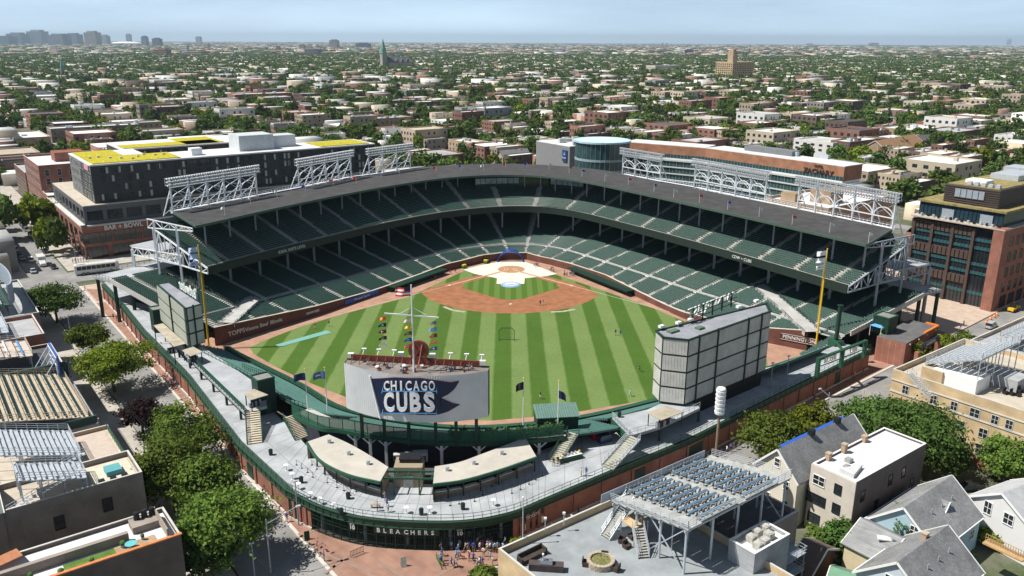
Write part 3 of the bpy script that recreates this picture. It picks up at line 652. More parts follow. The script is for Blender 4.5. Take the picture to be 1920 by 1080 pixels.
for i in range(len(WV)-1):                      # ivy on the field face
    for k in range(60):
        t = rng.random(); p = WV[i]*(1-t)+WV[i+1]*t-WN[i]*rng.uniform(.05,.35); z = rng.uniform(0.1, 3.4); s = rng.uniform(.12,.3); a = rng.uniform(0, 6.28)
        u = Vector((math.cos(a), math.sin(a), rng.uniform(-.6,.6)))*s; v = Vector((-math.sin(a)*.4, math.cos(a)*.4, rng.uniform(.3,1)))*s; c = Vector((*p, z))
        iv.quad(c-u, c-v, c+u, c+v)
stuff(iv.obj('ivy', M('ivy_green', (0.035,0.10,0.02), 0.7, 0.35, 2), ow_))
BENCH = M('bleacher_bench_green', (0.075, 0.17, 0.145), 0.55, 0.12, 1.0)
BENCHT = M('bleacher_tread', (0.06, 0.12, 0.105), 0.85, 0.15, 1.0)
def bleachers(i0, i1, depth, nrow, z0, z1, name, label):
    th = thing(name, label, 'bleachers', (*WV[(i0+i1)//2], 0), 0, 'outfield bleachers')
    L = WV[i0:i1+1]; Nn = WN[i0:i1+1]; dep = depth if callable(depth) else (lambda i: depth)
    tr_ = B()
    for r in range(nrow):
        za = z0+(z1-z0)*r/nrow; zb = z0+(z1-z0)*(r+1)/nrow; bq = B()
        for i in range(len(L)-1):
            D0, D1 = dep(i), dep(i+1); o0, o1 = 0.8+D0*r/nrow, 0.8+D1*r/nrow; e0, e1 = 0.8+D0*(r+1)/nrow, 0.8+D1*(r+1)/nrow
            a, b, c, d = L[i]+Nn[i]*o0, L[i+1]+Nn[i+1]*o1, L[i+1]+Nn[i+1]*e1, L[i]+Nn[i]*e0
            tr_.quad((*a,za),(*b,za),(*c,za),(*d,za)); tr_.quad((*d,za),(*c,za),(*c,zb),(*d,zb))
            m0, m1 = L[i]+Nn[i]*(o0*.45+e0*.55), L[i+1]+Nn[i+1]*(o1*.45+e1*.55)
            bq.beam((*m0, za+.42), (*m1, za+.42), 0.34, 0.07)
            if i % 2 == 0: bq.beam((*m0, za), (*m0, za+.4), 0.1)
        stuff(bq.obj('bench_row', BENCH, th))
    tr_.obj('treads', BENCHT, th); return th
b_r = bleachers(2, 27, 9.6, 12, 3.1, 7.7, 'bleacher_stand', 'teal green bleacher benches curving along right field on the left')
b_l = bleachers(49, 79, lambda i: 9.0-0.16*i, 10, 3.1, 7.4, 'bleacher_stand', 'teal green bleacher benches along left field behind the big right-hand board')
b_c = bleachers(27, 49, 14.0, 12, 3.1, 7.9, 'batters_eye_terrace', 'dark green centre field terrace under the curved scoreboard')
rr = B(); rail_on(rr, [P(455,692,6.2), P(508,712,6.2)], 1.3, 0.7); rr.obj('handrail', GRN_D, b_r)
rr = B(); rail_on(rr, [(*(WV[i]+WN[i]*10.7), 7.7) for i in range(2, 26)], 1.2, 1.5); stuff(rr.obj('back_rail', GRN_D, b_r))
rr = B(); rail_on(rr, [(*(WV[i]+WN[i]*0.7), 3.5) for i in range(0, 30)], 0.9, 2.0, 0.05); stuff(rr.obj('front_rail', GRN_D, b_r))
# ---------------------------------------------------------------- the outer deck ring with its brick street wall
DZ = 5.0
cx_, cy_ = -15.6, -131.5
DK = [SW(44,-118.4), SW(20,-118.6), SW(-8,-119.6), (-70.2,-105.3), (-48.9,-137.0), (-36.5,-152.2)]
DK += [tuple(p) for p in catmull([(-36.5,-152.2),(-29.5,-157.4),(-21.3,-160.6),(-9.1,-161.4),(-1,-159.2),(5,-154.9)], 6)[1:]]
DK += [(15,-147.2), (32,-134.4), (52.4,-116.4), (66,-104.6), (79.2,-93.0), (85,-88.2)]
IN = [SW(44,-112), SW(20,-112), SW(-8,-111.5), SW(-38,-110.5), (-40,-128), (-30,-132)]
nmid = len(DK)-12
IN[-2:] = [(-41,-131), (-36,-138.5)]
IN += [(x, float(np.interp(x, (-34,-31,-27,-20,-12.5,-5,1,6), (-140,-142,-145,-150,-150.5,-146,-142,-138)))) for x in np.linspace(-34, 6, nmid)]+[(16,-131), (26,-122), (46,-106), (62,-97), (74,-88.6), (80,-84)]
od = thing('outfield_deck', 'pale grey walkway deck on a red brick street wall around the outfield', 'deck', (*SW(-110,-112), 0))
q = B()
for i in range(len(DK)-1): q.prism([DK[i], DK[i+1], IN[i+1], IN[i]], DZ-0.35, DZ)
q.obj('deck_slab', DECK, od)
jt = B()
for i in range(len(DK)-1):
    a, b, c, d = [np.array(p) for p in (DK[i], DK[i+1], IN[i+1], IN[i])]; k = max(1, round(np.linalg.norm(b-a)/5))
    for j in range(k): p = a+(b-a)*j/k; r_ = d+(c-d)*j/k; jt.beam((*p, DZ+.002), (*r_, DZ+.002), .07, .012)
    jt.beam((*(a*.55+d*.45), DZ+.006), (*(b*.55+c*.45), DZ+.006), .07, .012)
stuff(jt.obj('deck_joints', M('joint_grey',(0.17,0.18,0.19),.9,.2,1), od))
GATE0 = min(range(len(DK)), key=lambda i: abs(DK[i][0]+31.5)+(0 if DK[i][1] < -150 else 99)); GATE1 = min(range(len(DK)), key=lambda i: abs(DK[i][0]-0.5)+(0 if DK[i][1] < -150 else 99))
w_ = B(); w2_ = B(); pil = B(); fa = B(); fl = B()
for i in range(len(DK)-1):
    a, b = np.array(DK[i]), np.array(DK[i+1]); t = (b-a)/np.linalg.norm(b-a); n_ = np.array([t[1], -t[0]]); L_ = np.linalg.norm(b-a)
    fa.add([(*(a+n_*.25),3.95),(*(b+n_*.25),3.95),(*(b+n_*.25),5.15),(*(a+n_*.25),5.15),(*(a-n_*.1),3.95),(*(b-n_*.1),3.95),(*(b-n_*.1),5.15),(*(a-n_*.1),5.15)], [(0,1,2,3),(5,4,7,6),(3,2,6,7),(0,4,5,1)])
    for h in (3.98, 5.08): fl.beam((*(a+n_*.31),h), (*(b+n_*.31),h), 0.12, 0.14)
    k = max(1, round(L_/2.0))
    for j in range(k): c = a+(b-a)*j/k+n_*.3; fl.beam((*c,3.95), (*c,5.15), 0.1)
    if GATE0 <= i < GATE1: continue
    (w_ if i < GATE0 else w2_).add([(*a,0),(*b,0),(*b,3.95),(*a,3.95),(*(a-n_*.4),0),(*(b-n_*.4),0),(*(b-n_*.4),3.95),(*(a-n_*.4),3.95)], [(0,1,2,3),(5,4,7,6),(3,2,6,7),(0,3,7,4),(1,5,6,2)])
    k = max(1, round(L_/6.2))
    for j in range(k): c = a+(b-a)*(j+.02)/k+n_*.08; pil.obox(c[0], c[1], 0, .6, .25, 3.94, math.atan2(t[1], t[0]))
    pil.beam((*(a+n_*.1), 0.2), (*(b+n_*.1), 0.2), 0.3, 0.35, 1)
w_.obj('brick_wall', BRK, od); w2_.obj('brick_wall', BRK, od); pil.obj('pilasters', [BRK, CONC_L], od)['kind'] = 'stuff'
fa.obj('fascia', M('fascia_green',(0.03,0.055,0.036),0.6,0.15,1), od); stuff(fl.obj('fascia_frame', GRN, od))
rr = B(); rail_on(rr, [(*p, 5.15) for p in DK], 1.15, 1.9, 0.055, (1.0, 0.5, 0.08)); stuff(rr.obj('deck_rail', GRN, od))
# mesh infill of the railing on the street side: thin translucent wire panels
def meshmat(name, col, alpha):
    if name in MATS: return MATS[name]
    mt = M(name, col, 0.6, 0.1, 1); mt.node_tree.nodes['Principled BSDF'].inputs['Alpha'].default_value = alpha; return mt
MESHG = meshmat('green_wire_mesh', (0.03, 0.11, 0.07), 0.42)
for i in range(0, len(DK)-1):
    a, b = np.array(DK[i]), np.array(DK[i+1]); L_ = np.linalg.norm(b-a); k = max(1, round(L_/9))
    if i > 5: continue
    for j in range(k):
        p, r_ = a+(b-a)*(j+.01)/k, a+(b-a)*(j+.99)/k; m_ = B(); m_.beam((*p, 5.72), (*r_, 5.72), 0.02, 1.0); m_.obj('wire_panel', MESHG, od)
# service doors in the street wall
for px, py, ww in ((1145,862,3.4),(1228,812,5.0),(1556,700,3.0),(468,880,2.4),(545,955,2.2)):
    p = np.array(P2(px, py, 2.0)); best = None
    for i in range(len(DK)-1):
        a, b = np.array(DK[i]), np.array(DK[i+1]); tt = np.clip(((p-a)@(b-a))/((b-a)@(b-a)), 0, 1); c = a+(b-a)*tt; dd = np.linalg.norm(p-c)
        if best is None or dd < best[0]: best = (dd, c, (b-a)/np.linalg.norm(b-a))
    _, c, t = best; n_ = np.array([t[1], -t[0]]); d_ = B(); d_.obox(*(c+n_*.06), 0.1, ww, 0.12, 3.0, math.atan2(t[1], t[0])); d_.obj('service_door', GRN_D, od)
o_ = P(1018,962,2.9); tkt = np.array([0.8,0.6])
def deckpt(px, py, z):
    p = np.array(P2(px, py, z)); best = None
    for i in range(len(DK)-1):
        a, b = np.array(DK[i]), np.array(DK[i+1]); tt = np.clip(((p-a)@(b-a))/((b-a)@(b-a)), 0, 1); c = a+(b-a)*tt; dd = np.linalg.norm(p-c)
        if best is None or dd < best[0]: best = (dd, c, (b-a)/np.linalg.norm(b-a))
    return best[1], best[2], np.array([best[2][1], -best[2][0]])
c, t, n_ = deckpt(1003, 968, 3.3); sb = B(); sb.obox(*(c+n_*.1), 2.7, 4.6, 0.14, 0.9, math.atan2(t[1], t[0])); sb.obj('ticket_sign', BLACK, od)
sign_text('ticket_lettering', 'TICKETS', 0.75, (*(c+n_*.2), 3.15), (*t, 0), WLET, od)
for k in range(5):
    c2 = c+t*(k-2)*1.15; wn = B(); wn.obox(*(c2+n_*.06), 1.0, 0.6, 0.1, 1.1, math.atan2(t[1], t[0])); wn.obj('ticket_window', WHT if k in (1, 4) else GLS, od)
# gate of dark bars below the deck
gt = thing('bleacher_gate', 'curved dark green steel entrance gate lettered BLEACHERS at the corner', 'gate', (-15,-160,0))
gp_ = resamp(np.array(DK[GATE0:GATE1+1]), 0.25); npan = 20; per = len(gp_)//npan
bkw = B()
for i in range(len(gp_)-8):
    if i % 8 == 0:
        a = gp_[i]+np.array([0.0,5.5]); b = gp_[min(i+8,len(gp_)-1)]+np.array([0.0,5.5]); bkw.quad((*a,0),(*b,0),(*b,4.6),(*a,4.6))
bkw.quad((*gp_[0],0),(*(gp_[0]+np.array([0,5.5])),0),(*(gp_[0]+np.array([0,5.5])),4.6),(*gp_[0],4.6)); bkw.quad((*gp_[-1],0),(*(gp_[-1]+np.array([0,5.5])),0),(*(gp_[-1]+np.array([0,5.5])),4.6),(*gp_[-1],4.6))
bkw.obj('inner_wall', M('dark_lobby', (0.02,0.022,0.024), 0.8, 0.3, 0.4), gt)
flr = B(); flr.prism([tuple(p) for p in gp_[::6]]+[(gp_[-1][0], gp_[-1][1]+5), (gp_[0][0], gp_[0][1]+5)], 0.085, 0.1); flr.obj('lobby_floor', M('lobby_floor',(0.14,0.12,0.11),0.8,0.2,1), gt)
for k in range(npan):
    q = B(); seg = gp_[k*per:(k+1)*per+1] if k < npan-1 else gp_[k*per:]
    for j, p in enumerate(seg): q.beam((*p,0.1), (*p,3.9), 0.05 if j else 0.16)
    for h in (0.15, 0.9, 2.3, 2.9, 3.85):
        for a, b in zip(seg[::4], list(seg[4::4])+[seg[-1]]): q.beam((*a,h), (*b,h), 0.08)
    q.obj('gate_panel', GRN_D, gt)
def on_gate(px, py, z):
    p = np.array(P2(px, py, z)); i = int(np.argmin(np.linalg.norm(gp_-p, axis=1))); i = min(max(i,4),len(gp_)-5); t = gp_[i+4]-gp_[i-4]; t /= np.linalg.norm(t); return gp_[i], t, np.array([t[1],-t[0]])
sg = B()
ia = int(np.argmin(np.linalg.norm(gp_-np.array(P2(690,1012,3.0)), axis=1))); ib = int(np.argmin(np.linalg.norm(gp_-np.array(P2(822,1018,3.0)), axis=1)))
for i in range(ia, ib, 3):
    a, b = gp_[i], gp_[min(i+3, ib)]; t = (b-a)/np.linalg.norm(b-a); n_ = np.array([t[1],-t[0]])*.22; sg.beam((*(a+n_),3.3), (*(b+n_),3.3), 0.1, 1.15)
sg.obj('sign_board', GRN_D, gt)
word = 'BLEACHERS'
for k, ch in enumerate(word):
    i = int(ia+(ib-ia)*(k+0.75)/(len(word)+.5)); p = gp_[i]; t = gp_[i+3]-gp_[i-3]; t /= np.linalg.norm(t); n_ = np.array([t[1],-t[0]])*.32
    sign_text('gate_letter', ch, 1.0, (*(p+n_),3.3), (*t,0), WLET, gt, bold=0.02)
for px, py in ((657,990),(862,1010)):
    p, t, n_ = on_gate(px, py, 3.2); sign_text('gate_number', '10', 0.95, (*(p+n_*.3),3.1), (*t,0), WLET, gt, bold=0.03)
    sign_text('gate_number', 'GATE', 0.35, (*(p+n_*.3),3.72), (*t,0), WLET, gt)
for k in (0.06, 0.3, 0.5, 0.7, 0.94):
    p = gp_[int(k*(len(gp_)-1))]+np.array([0,1.2]); q = B(); q.tube((*p,0.1),(*p,4.6),0.28,10); q.obj('column', GREYST, gt)
# ---------------------------------------------------------------- upper decks, right field and left field
ud1 = thing('right_field_upper_deck', 'raised pale grey terrace with green rails above right field on the left', 'deck', (*SW(-55,-114), 0))
pl1 = [SW(-22,-114.2), SW(-66,-110.8), SW(-73.5,-113.4), SW(-73.5,-117.8), SW(-22,-117.8)]
q = B(); q.prism(pl1, 7.45, 8.0); q.obj('deck_slab', DECK, ud1)
q = B(); rail_on(q, [(*SW(-38,-117.8),8.0), (*SW(-73.5,-117.8),8.0)], 1.3, 1.6, 0.09, (1,.75,.5,.25)); stuff(q.obj('deck_rail', GRN, ud1))
q = B()
for s in (-30,-38,-46,-54,-62,-70): q.obox(*SW(s,-117.4), DZ, .4, .4, 2.45, AW)
stuff(q.obj('posts', GRN_D, ud1)); q = B(); q.prism([SW(-22,-114.4), SW(-66,-111), SW(-66,-111.3), SW(-22,-114.7)], DZ, 7.44); q.obj('back_wall', GRN_D, ud1)
ud2 = thing('left_field_upper_deck', 'raised pale grey terrace with awning beside the large right-hand board', 'deck', P(1215,795,0))
pl2 = [P2(1147.7,783.5,8), P2(1214,767.8,8), P2(1290,733,8), P2(1312,765,8), P2(1238,800,8), P2(1181,817,8)]
q = B(); q.prism(pl2, 7.45, 8.0); q.obj('deck_slab', DECK, ud2)
q = B(); rail_on(q, [(*pl2[0],8), (*pl2[5],8)], 1.2, 1.2, .07, (1,.66,.33)); rail_on(q, [(*pl2[5],8), (*pl2[4],8), (*pl2[3],8)], 1.2, 1.6, .06); stuff(q.obj('deck_rail', GALV, ud2))
q = B(); q.beam((*pl2[0],7.2), (*pl2[5],7.2), 0.25, 1.3); q.obj('green_fascia', GRN, ud2)
for i, p in enumerate([pl2[0], pl2[5], pl2[4], pl2[3]]): q = B(); q.obox(p[0], p[1]+.4, DZ, .4, .4, 2.4); q.obj('post', GRN_D, ud2)
q = B(); q.prism([pl2[0], pl2[1], pl2[2], tuple(np.array(pl2[2])+(.3,.3)), tuple(np.array(pl2[1])+(.3,.3)), tuple(np.array(pl2[0])+(.3,.3))], DZ, 7.44); q.obj('back_wall', GRN_D, ud2)
# stairs
def stairs(label, p0, p1, width, mat, railmat, land=0.5, name='deck_stairs'):
    th = thing(name, label, 'stairs', (p0[0], p0[1], p0[2]), 0, 'stairs between the decks')
    a = Vector(p0); b = Vector(p1); n = max(6, int((b.z-a.z)/0.19)); d = (b-a); h = Vector((d.x, d.y, 0)); hl = h.length; h.normalize(); s_ = Vector((-h.y, h.x, 0)); q = B(); ang = math.atan2(h.y, h.x)
    for i in range(n):
        t = (i+.5)/n; c = a.lerp(b, t); st = B(); st.obox(c.x, c.y, a.z+d.z*(i+1)/n-.09, hl/n+.06, width, .09, ang); st.obj('step', mat, th)
    for sg in (-1, 1):
        q.beam(a+s_*sg*width/2, b+s_*sg*width/2, .12, .35)
        rl = B(); rail_on(rl, [tuple(a+s_*sg*(width/2+.05)), tuple(b+s_*sg*(width/2+.05))], 1.1, 1.1, .06, (1,.66,.33)); rl.obj('handrail', railmat, th)
    q.obj('stringers', railmat, th)['kind'] = 'stuff'; return th
STEP = M('stair_tread', (0.52,0.46,0.36), 0.9, 0.12, 1); STEPG = M('stair_tread_green', (0.36,0.36,0.30), 0.9, 0.12, 1)
stairs('broad stairs with green rails climbing to the right field terrace on the left', P(478,832,5), (*SW(-73.5,-116.2),8), 2.6, STEP, GRN)
stairs('stairs with green rails beside the left concession roof', P(566,822,5), P(543,780,8), 2.6, STEP, GRN)
stairs('narrow stairs in shadow below the green screen, right of the concession stand', P(1040,868,5), P(1075,812,8), 2.2, STEPG, GRN_D)
stairs('straight pale green stairs up to the left field terrace', P(1138,878,5), P(1190,820,8), 2.4, STEPG, GALV)
# green hut and block house on the decks
def greenbox(label, p, sx, sy, h, ang, name='camera_hut'):
    th = thing(name, label, 'hut', p); q = B(); q.obox(p[0], p[1], p[2], sx, sy, h, ang); q.obj('walls', GRN_D, th)
    q = B(); c, s_ = math.cos(ang), math.sin(ang)
    for u, v, a, b in ((0,sy/2,sx,.2),(0,-sy/2,sx,.2),(sx/2,0,.2,sy),(-sx/2,0,.2,sy)): q.obox(p[0]+u*c-v*s_, p[1]+u*s_+v*c, p[2]+h+.002, a, b, .35, ang)
    q.obj('parapet', GRN, th); q = B(); q.obox(p[0], p[1], p[2]+h+.004, sx-.3, sy-.3, .08, ang); q.obj('roof', M('hut_roof',(0.22,0.22,0.21),0.9,0.2,1), th)
    q = B(); q.obox(p[0]-s_*-.0+(-sy/2-.03)*-s_, p[1]+(-sy/2-.03)*c, p[2]+.1, 1.1, .06, 2.0, ang); q.obj('door', GRN, th); return th
greenbox('tall dark green hut on the right field terrace above the stairs', (*SW(-69,-112.2), 5.0), 3.4, 3.4, 7.0, AW)
greenbox('dark green block at the left end beside the right field board', (*SW(-8,-115.6), 5.0), 3.6, 3.6, 5.6, AW)
greenbox('dark green block hut above the blue tent in the left field corner', (*P2(1658,615,7), 6.0), 4.2, 4.0, 4.2, AW)
hu = thing('ribbed_roof_hut', 'low green hut with ribbed sloping roof behind the centre field screen', 'hut', P(1040,800,7.5))
c = P(1040,790,8); q = B(); q.obox(c[0]+.3, c[1]+1.2, 6.5, 7.6, 4.0, 2.6, 0.12); q.obj('walls', GRN_D, hu)
q = B(); ca = Vector((math.cos(.12), math.sin(.12), 0)); na = Vector((-math.sin(.12), math.cos(.12), 0)); o = Vector((c[0]+.3, c[1]+1.2, 0))
for k in range(18): 
    x = -4.0+8.0*(k+.5)/18; a = o+ca*x-na*2.2+Vector((0,0,9.2)); b = o+ca*x+na*2.2+Vector((0,0,10.0)); q.beam(a, b, 0.43, 0.12); q.beam(a+Vector((0,0,.1))+ca*.26, b+Vector((0,0,.1))+ca*.26, 0.06, 0.12)
q.obj('ribbed_roof', M('ribbed_green',(0.13,0.22,0.19),0.5,0.1,1), hu)['kind'] = 'stuff'
# ---------------------------------------------------------------- curved walkway with green screen, on white columns
FB = catmull([P2(548,778,8), P2(600,801,8), P2(640,806,8), P2(720,820,8), P2(830,829,8), P2(960,828,8), P2(1062,818,8)], 10); FN = -normals(FB)
if FN[30][1] > 0: FN = -FN
cwk = thing('curved_walkway', 'curved green screened walkway on white columns below the scoreboard', 'walkway', (-12,-140,5))
q = B()
for i in range(len(FB)-1): q.prism([tuple(FB[i]), tuple(FB[i+1]), tuple(FB[i+1]-FN[i+1]*4), tuple(FB[i]-FN[i]*4)], 7.5, 8.0)
q.obj('slab', CONC, cwk)
q = B()
for i in range(len(FB)-1): q.beam((*(FB[i]+FN[i]*.12), 7.75), (*(FB[i+1]+FN[i+1]*.12), 7.75), .2, .75)
q.obj('edge_beam', GRN, cwk)
SCR = meshmat('green_screen_mesh', (0.03, 0.13, 0.075), 0.62)
FR = resamp(FB, 0.5); FRN = -normals(FR)
for i in range(0, len(FR)-5, 5):
    a, b = FR[i], FR[i+5]; q = B(); q.beam((*a,9.15), (*b,9.15), .03, 2.0); q.obj('screen_panel', SCR, cwk)
    q = B(); q.beam((*a,8.0), (*a,10.3), .12); q.beam((*a,10.2),(*b,10.2),.09); q.beam((*a,8.12),(*b,8.12),.09); q.obj('screen_frame', GRN, cwk)
for px in (662, 690, 722, 826, 897, 1010):
    i = int(np.argmin(np.abs(FR[:,0]-P2(px,825,8)[0]))); p = FR[i]-FRN[i]*.1; p = FR[i]+(FR[i]-(FR[i]+FRN[i]))*0.3
    q = B(); q.obox(p[0], p[1]+.6, .3, .5, .5, 7.2); 
    for sg in (-1, 1): q.beam((p[0]+sg*1.3, p[1]+.6, 7.35), (p[0], p[1]+.6, 6.1), .2)
    q.obj('column', WHT, cwk)
q = B()
for i in range(0, len(FR)-4, 4): a, b = FR[i]+(0,5.5), FR[i+4]+(0,5.5); q.quad((*a,.2),(*b,.2),(*b,7.5),(*a,7.5))
pf = B(); pf.prism([(-40,-128),(-36,-140),(-27,-146),(-20,-151),(-12,-151.5),(-4,-147),(6,-139),(10,-130)], .1, .3); pf.obj('lower_floor', M('lower_floor',(0.10,0.105,0.115),.9,.2,.5), cwk)  # floor coloured dark to put shade into the sunken recess
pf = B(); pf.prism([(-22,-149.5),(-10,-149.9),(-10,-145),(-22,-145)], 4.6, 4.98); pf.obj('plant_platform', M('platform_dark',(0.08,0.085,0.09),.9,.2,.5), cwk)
q.obj('recess_wall', M('recess_shade_navy',(0.05,0.055,0.075),0.85,0.2,0.5), cwk)  # dark navy paints in the deep shade under the walkway
# hedge behind the right half of the screen
hg = B()
for k in range(2600):
    t = rng.uniform(.62,.99); i = int(t*(len(FR)-1)); o = FR[i]-(-FRN[i])*0+np.array([rng.uniform(-.5,.5), rng.uniform(1.0,3.4)]); z = 8+abs(rng.gauss(0,.55))+.5*math.sin(o[0]*1.3)**2; s = rng.uniform(.12,.28); a = rng.uniform(0,6.28)
    u = Vector((math.cos(a), math.sin(a), rng.uniform(-.7,.7)))*s; v = Vector((-math.sin(a), math.cos(a), rng.uniform(-.7,.7)))*s; c = Vector((*o, z)); hg.quad(c-u, c-v, c+u, c+v)
tag(hg.obj('juniper_hedge', M('hedge_green',(0.035,0.085,0.02),0.8,0.4,2)), 'dark juniper hedge behind the green screen right of the scoreboard', 'hedge', kind='stuff')
# ---------------------------------------------------------------- concession stands with curved cream roofs
CREAM = M('cream_membrane', (0.45,0.425,0.375), 0.85, 0.12, 0.3); TANW = M('tan_wall', (0.30,0.245,0.175), 0.85, 0.12, 0.5)
def concession(label, fr, inn, name='concession_stand'):
    fr = catmull(fr, 6); inn = catmull(inn, 6)[:len(fr)]; n = min(len(fr), len(inn)); fr, inn = fr[:n], inn[:n]
    th = thing(name, label, 'food stand', (*fr[n//2], DZ), 0, 'food stands on the outfield deck')
    q = B(); e = B(); wl = B(); body = B()
    for i in range(n-1):
        q.prism([tuple(fr[i]), tuple(fr[i+1]), tuple(inn[i+1]), tuple(inn[i])], lambda p: 8.0, lambda p: 8.25)
        e.beam((*fr[i],8.05), (*fr[i+1],8.05), .35, .45)
        f0 = fr[i]*.72+inn[i]*.28; f1 = fr[i+1]*.72+inn[i+1]*.28
        body.add([(*f0,DZ),(*f1,DZ),(*f1,6.0),(*f0,6.0)], [(0,1,2,3)]); body.add([(*f0,7.5),(*f1,7.5),(*f1,8),(*f0,8)], [(0,1,2,3)])
        body.add([(*inn[i],0),(*inn[i+1],0),(*inn[i+1],8),(*inn[i],8)], [(3,2,1,0)])
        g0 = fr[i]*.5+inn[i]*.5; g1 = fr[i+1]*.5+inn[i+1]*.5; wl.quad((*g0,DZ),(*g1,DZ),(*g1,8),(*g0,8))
    body.quad((*fr[0],DZ),(*inn[0],DZ),(*inn[0],8),(*fr[0],8)); body.quad((*inn[-1],DZ),(*(fr[-1]*.72+inn[-1]*.28),DZ),(*(fr[-1]*.72+inn[-1]*.28),8),(*inn[-1],8))
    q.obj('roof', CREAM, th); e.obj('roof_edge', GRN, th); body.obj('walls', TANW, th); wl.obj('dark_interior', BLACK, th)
    for i in range(0, n, 3):
        f0 = fr[i]*.86+inn[i]*.14; q = B(); q.obox(f0[0], f0[1], DZ, .22, .22, 3.0); q.obj('post', GRN_D, th)
        if i+3 < n:
            f1 = fr[i+3]*.72+inn[i+3]*.28; f0 = fr[i]*.72+inn[i]*.28; a = f0*.9+f1*.1; b = f0*.1+f1*.9; q = B(); q.beam((*a,6.05), (*b,6.05), .7, .1); q.obj('counter', WHT, th)
            q = B(); q.beam((*(a*.97+b*.03),7.2), (*(a*.4+b*.6),7.2), .05, .5); q.obj('menu_board', M('menu_white',(0.5,0.5,0.48),0.6,0.4,2), th)
    for k in range(3):
        p = fr[int(n*(.2+.28*k))]*.35+inn[int(n*(.2+.28*k))]*.65; q = B(); q.obox(p[0],p[1],8.25,.5,.5,.45); q.tube((p[0],p[1],8.7),(p[0],p[1],9.0),.35,10); q.obj('roof_vent', GALV, th)
    return th
concession('curved cream-roofed food stand left of the deck kiosk', [P2(575,828,8.3),P2(600,862,8.3),P2(650,888,8.3),P2(712,903,8.3)], [P2(616,814,8.3),P2(652,830,8.3),P2(688,850,8.3),P2(728,875,8.3)])
concession('curved cream-roofed food stand right of the deck kiosk', [P2(812,907,8.3),P2(870,899,8.3),P2(940,879,8.3),P2(1006,856,8.3)], [P2(815,874,8.3),P2(860,866,8.3),P2(905,850,8.3),P2(985,820,8.3)])
ks = thing('deck_kiosk', 'tan kiosk with dark rooftop unit between the two curved food stands', 'kiosk', P(768,905,5))
c = P(768,888,6.5); q = B(); q.obox(c[0], c[1], DZ, 4.6, 3.6, 3.6); q.obj('walls', TANW, ks); q = B(); q.obox(c[0]+.1, c[1]+.8, 8.62, 3.3, 2.2, .6); q.obox(c[0]+.1, c[1]+.8, 9.22, 3.5, 2.4, .12); q.obj('roof_unit', BLACK, ks)
q = B()
for k in range(5): q.beam((c[0]-3.6+k*1.9, c[1]-1.9, 7.9), (c[0]-3.8+k*1.95, c[1]-4.3, 7.9), .14, .2)
q.beam((c[0]-5.5, c[1]-3.9, 7.95), (c[0]+5.5, c[1]-4.3, 7.95), .2, .3); q.beam((c[0]-5.5, c[1]-1.9, 7.95), (c[0]+5.5, c[1]-1.9, 7.95), .2, .3)
for x in (-2, 2): q.beam((c[0]+x, c[1]-4.1, DZ), (c[0]+x, c[1]-4.1, 7.9), .2)
stuff(q.obj('pergola', GRN, ks)); q = B(); q.box(c[0]-.8, c[1]-1.95, DZ, c[0]+.8, c[1]-1.82, 7.2); q.obj('door', M('door_grey',(0.3,0.3,0.28),0.5,0.3,1), ks)
# plant on the lower recess floor
for lab, px, py, sx, sy, h in (('grey rooftop plant box behind the deck kiosk', 788, 858, 2.6, 1.6, 1.5), ('small white cooling unit left of the plant box behind the kiosk', 745, 858, 1.3, .9, 1.1), ('slanted white duct box behind the kiosk', 766, 866, 1.2, 1.2, 2.0)):
    p = P(px, py, 5.4); th = thing('plant_unit', lab, 'air unit', p); q = B(); q.obox(p[0], p[1], DZ, sx, sy, h, .1); q.obj('casing', M('plant_grey',(0.48,0.5,0.5),0.6,0.15,1), th)
    q = B(); [q.obox(p[0]+(k-1)*sx*.3, p[1]-sy/2-.02, DZ+.2, sx*.2, .05, h*.6, .1) for k in range(3)]; q.obj('grille', BLACK, th)
# ================================================================ scoreboards, light towers, masts, flags
# ---- hand-operated scoreboard, seen from behind: flat face to the field, bowed ribbed back
sbd = thing('centre_scoreboard', 'curved pale grey scoreboard back with navy CHICAGO CUBS pennant', 'scoreboard', (-15.3,-138,8))
ZB, ZT = 13.6, 22.0
Ls, Rs = np.array(P2(645,680,ZT)), np.array(P2(915,695,ZT)); ch_ = Rs-Ls; cl = np.linalg.norm(ch_); tx = ch_/cl; nb = np.array([tx[1], -tx[0]]); sag = 3.8
rad = (cl*cl/4+sag*sag)/(2*sag); cen = (Ls+Rs)/2+nb*(sag-rad); half = math.asin(cl/2/rad)
def bk(u, off=0.0):                       # u in -1..1 along the bowed back
    a = u*half; return cen+(tx*math.sin(a)+nb*math.cos(a))*(rad+off)
NS = 64
q = B()
for i in range(NS):                       # vertical ribs
    u0, u1 = -1+2*i/NS, -1+2*(i+1)/NS; um = u0+(u1-u0)*.8
    q.quad((*bk(u0),ZB),(*bk(um),ZB),(*bk(um),ZT),(*bk(u0),ZT)); q.quad((*bk(um),ZB),(*bk((um+u1)/2,.028),ZB),(*bk((um+u1)/2,.028),ZT),(*bk(um),ZT)); q.quad((*bk((um+u1)/2,.028),ZB),(*bk(u1),ZB),(*bk(u1),ZT),(*bk((um+u1)/2,.028),ZT))
q.obj('ribbed_back', M('board_grey', (0.57,0.59,0.60), 0.55, 0.09, 0.35), sbd)
Lf, Rf = Ls-nb*1.6, Rs-nb*1.6
q = B(); q.prism([tuple(Lf), tuple(Ls)]+[tuple(bk(u, -.05)) for u in np.linspace(-.98,.98,24)]+[tuple(Rs), tuple(Rf)], ZT-.5, ZT-.12); q.obj('roof', M('board_roof',(0.20,0.175,0.16),0.95,0.3,0.4), sbd)
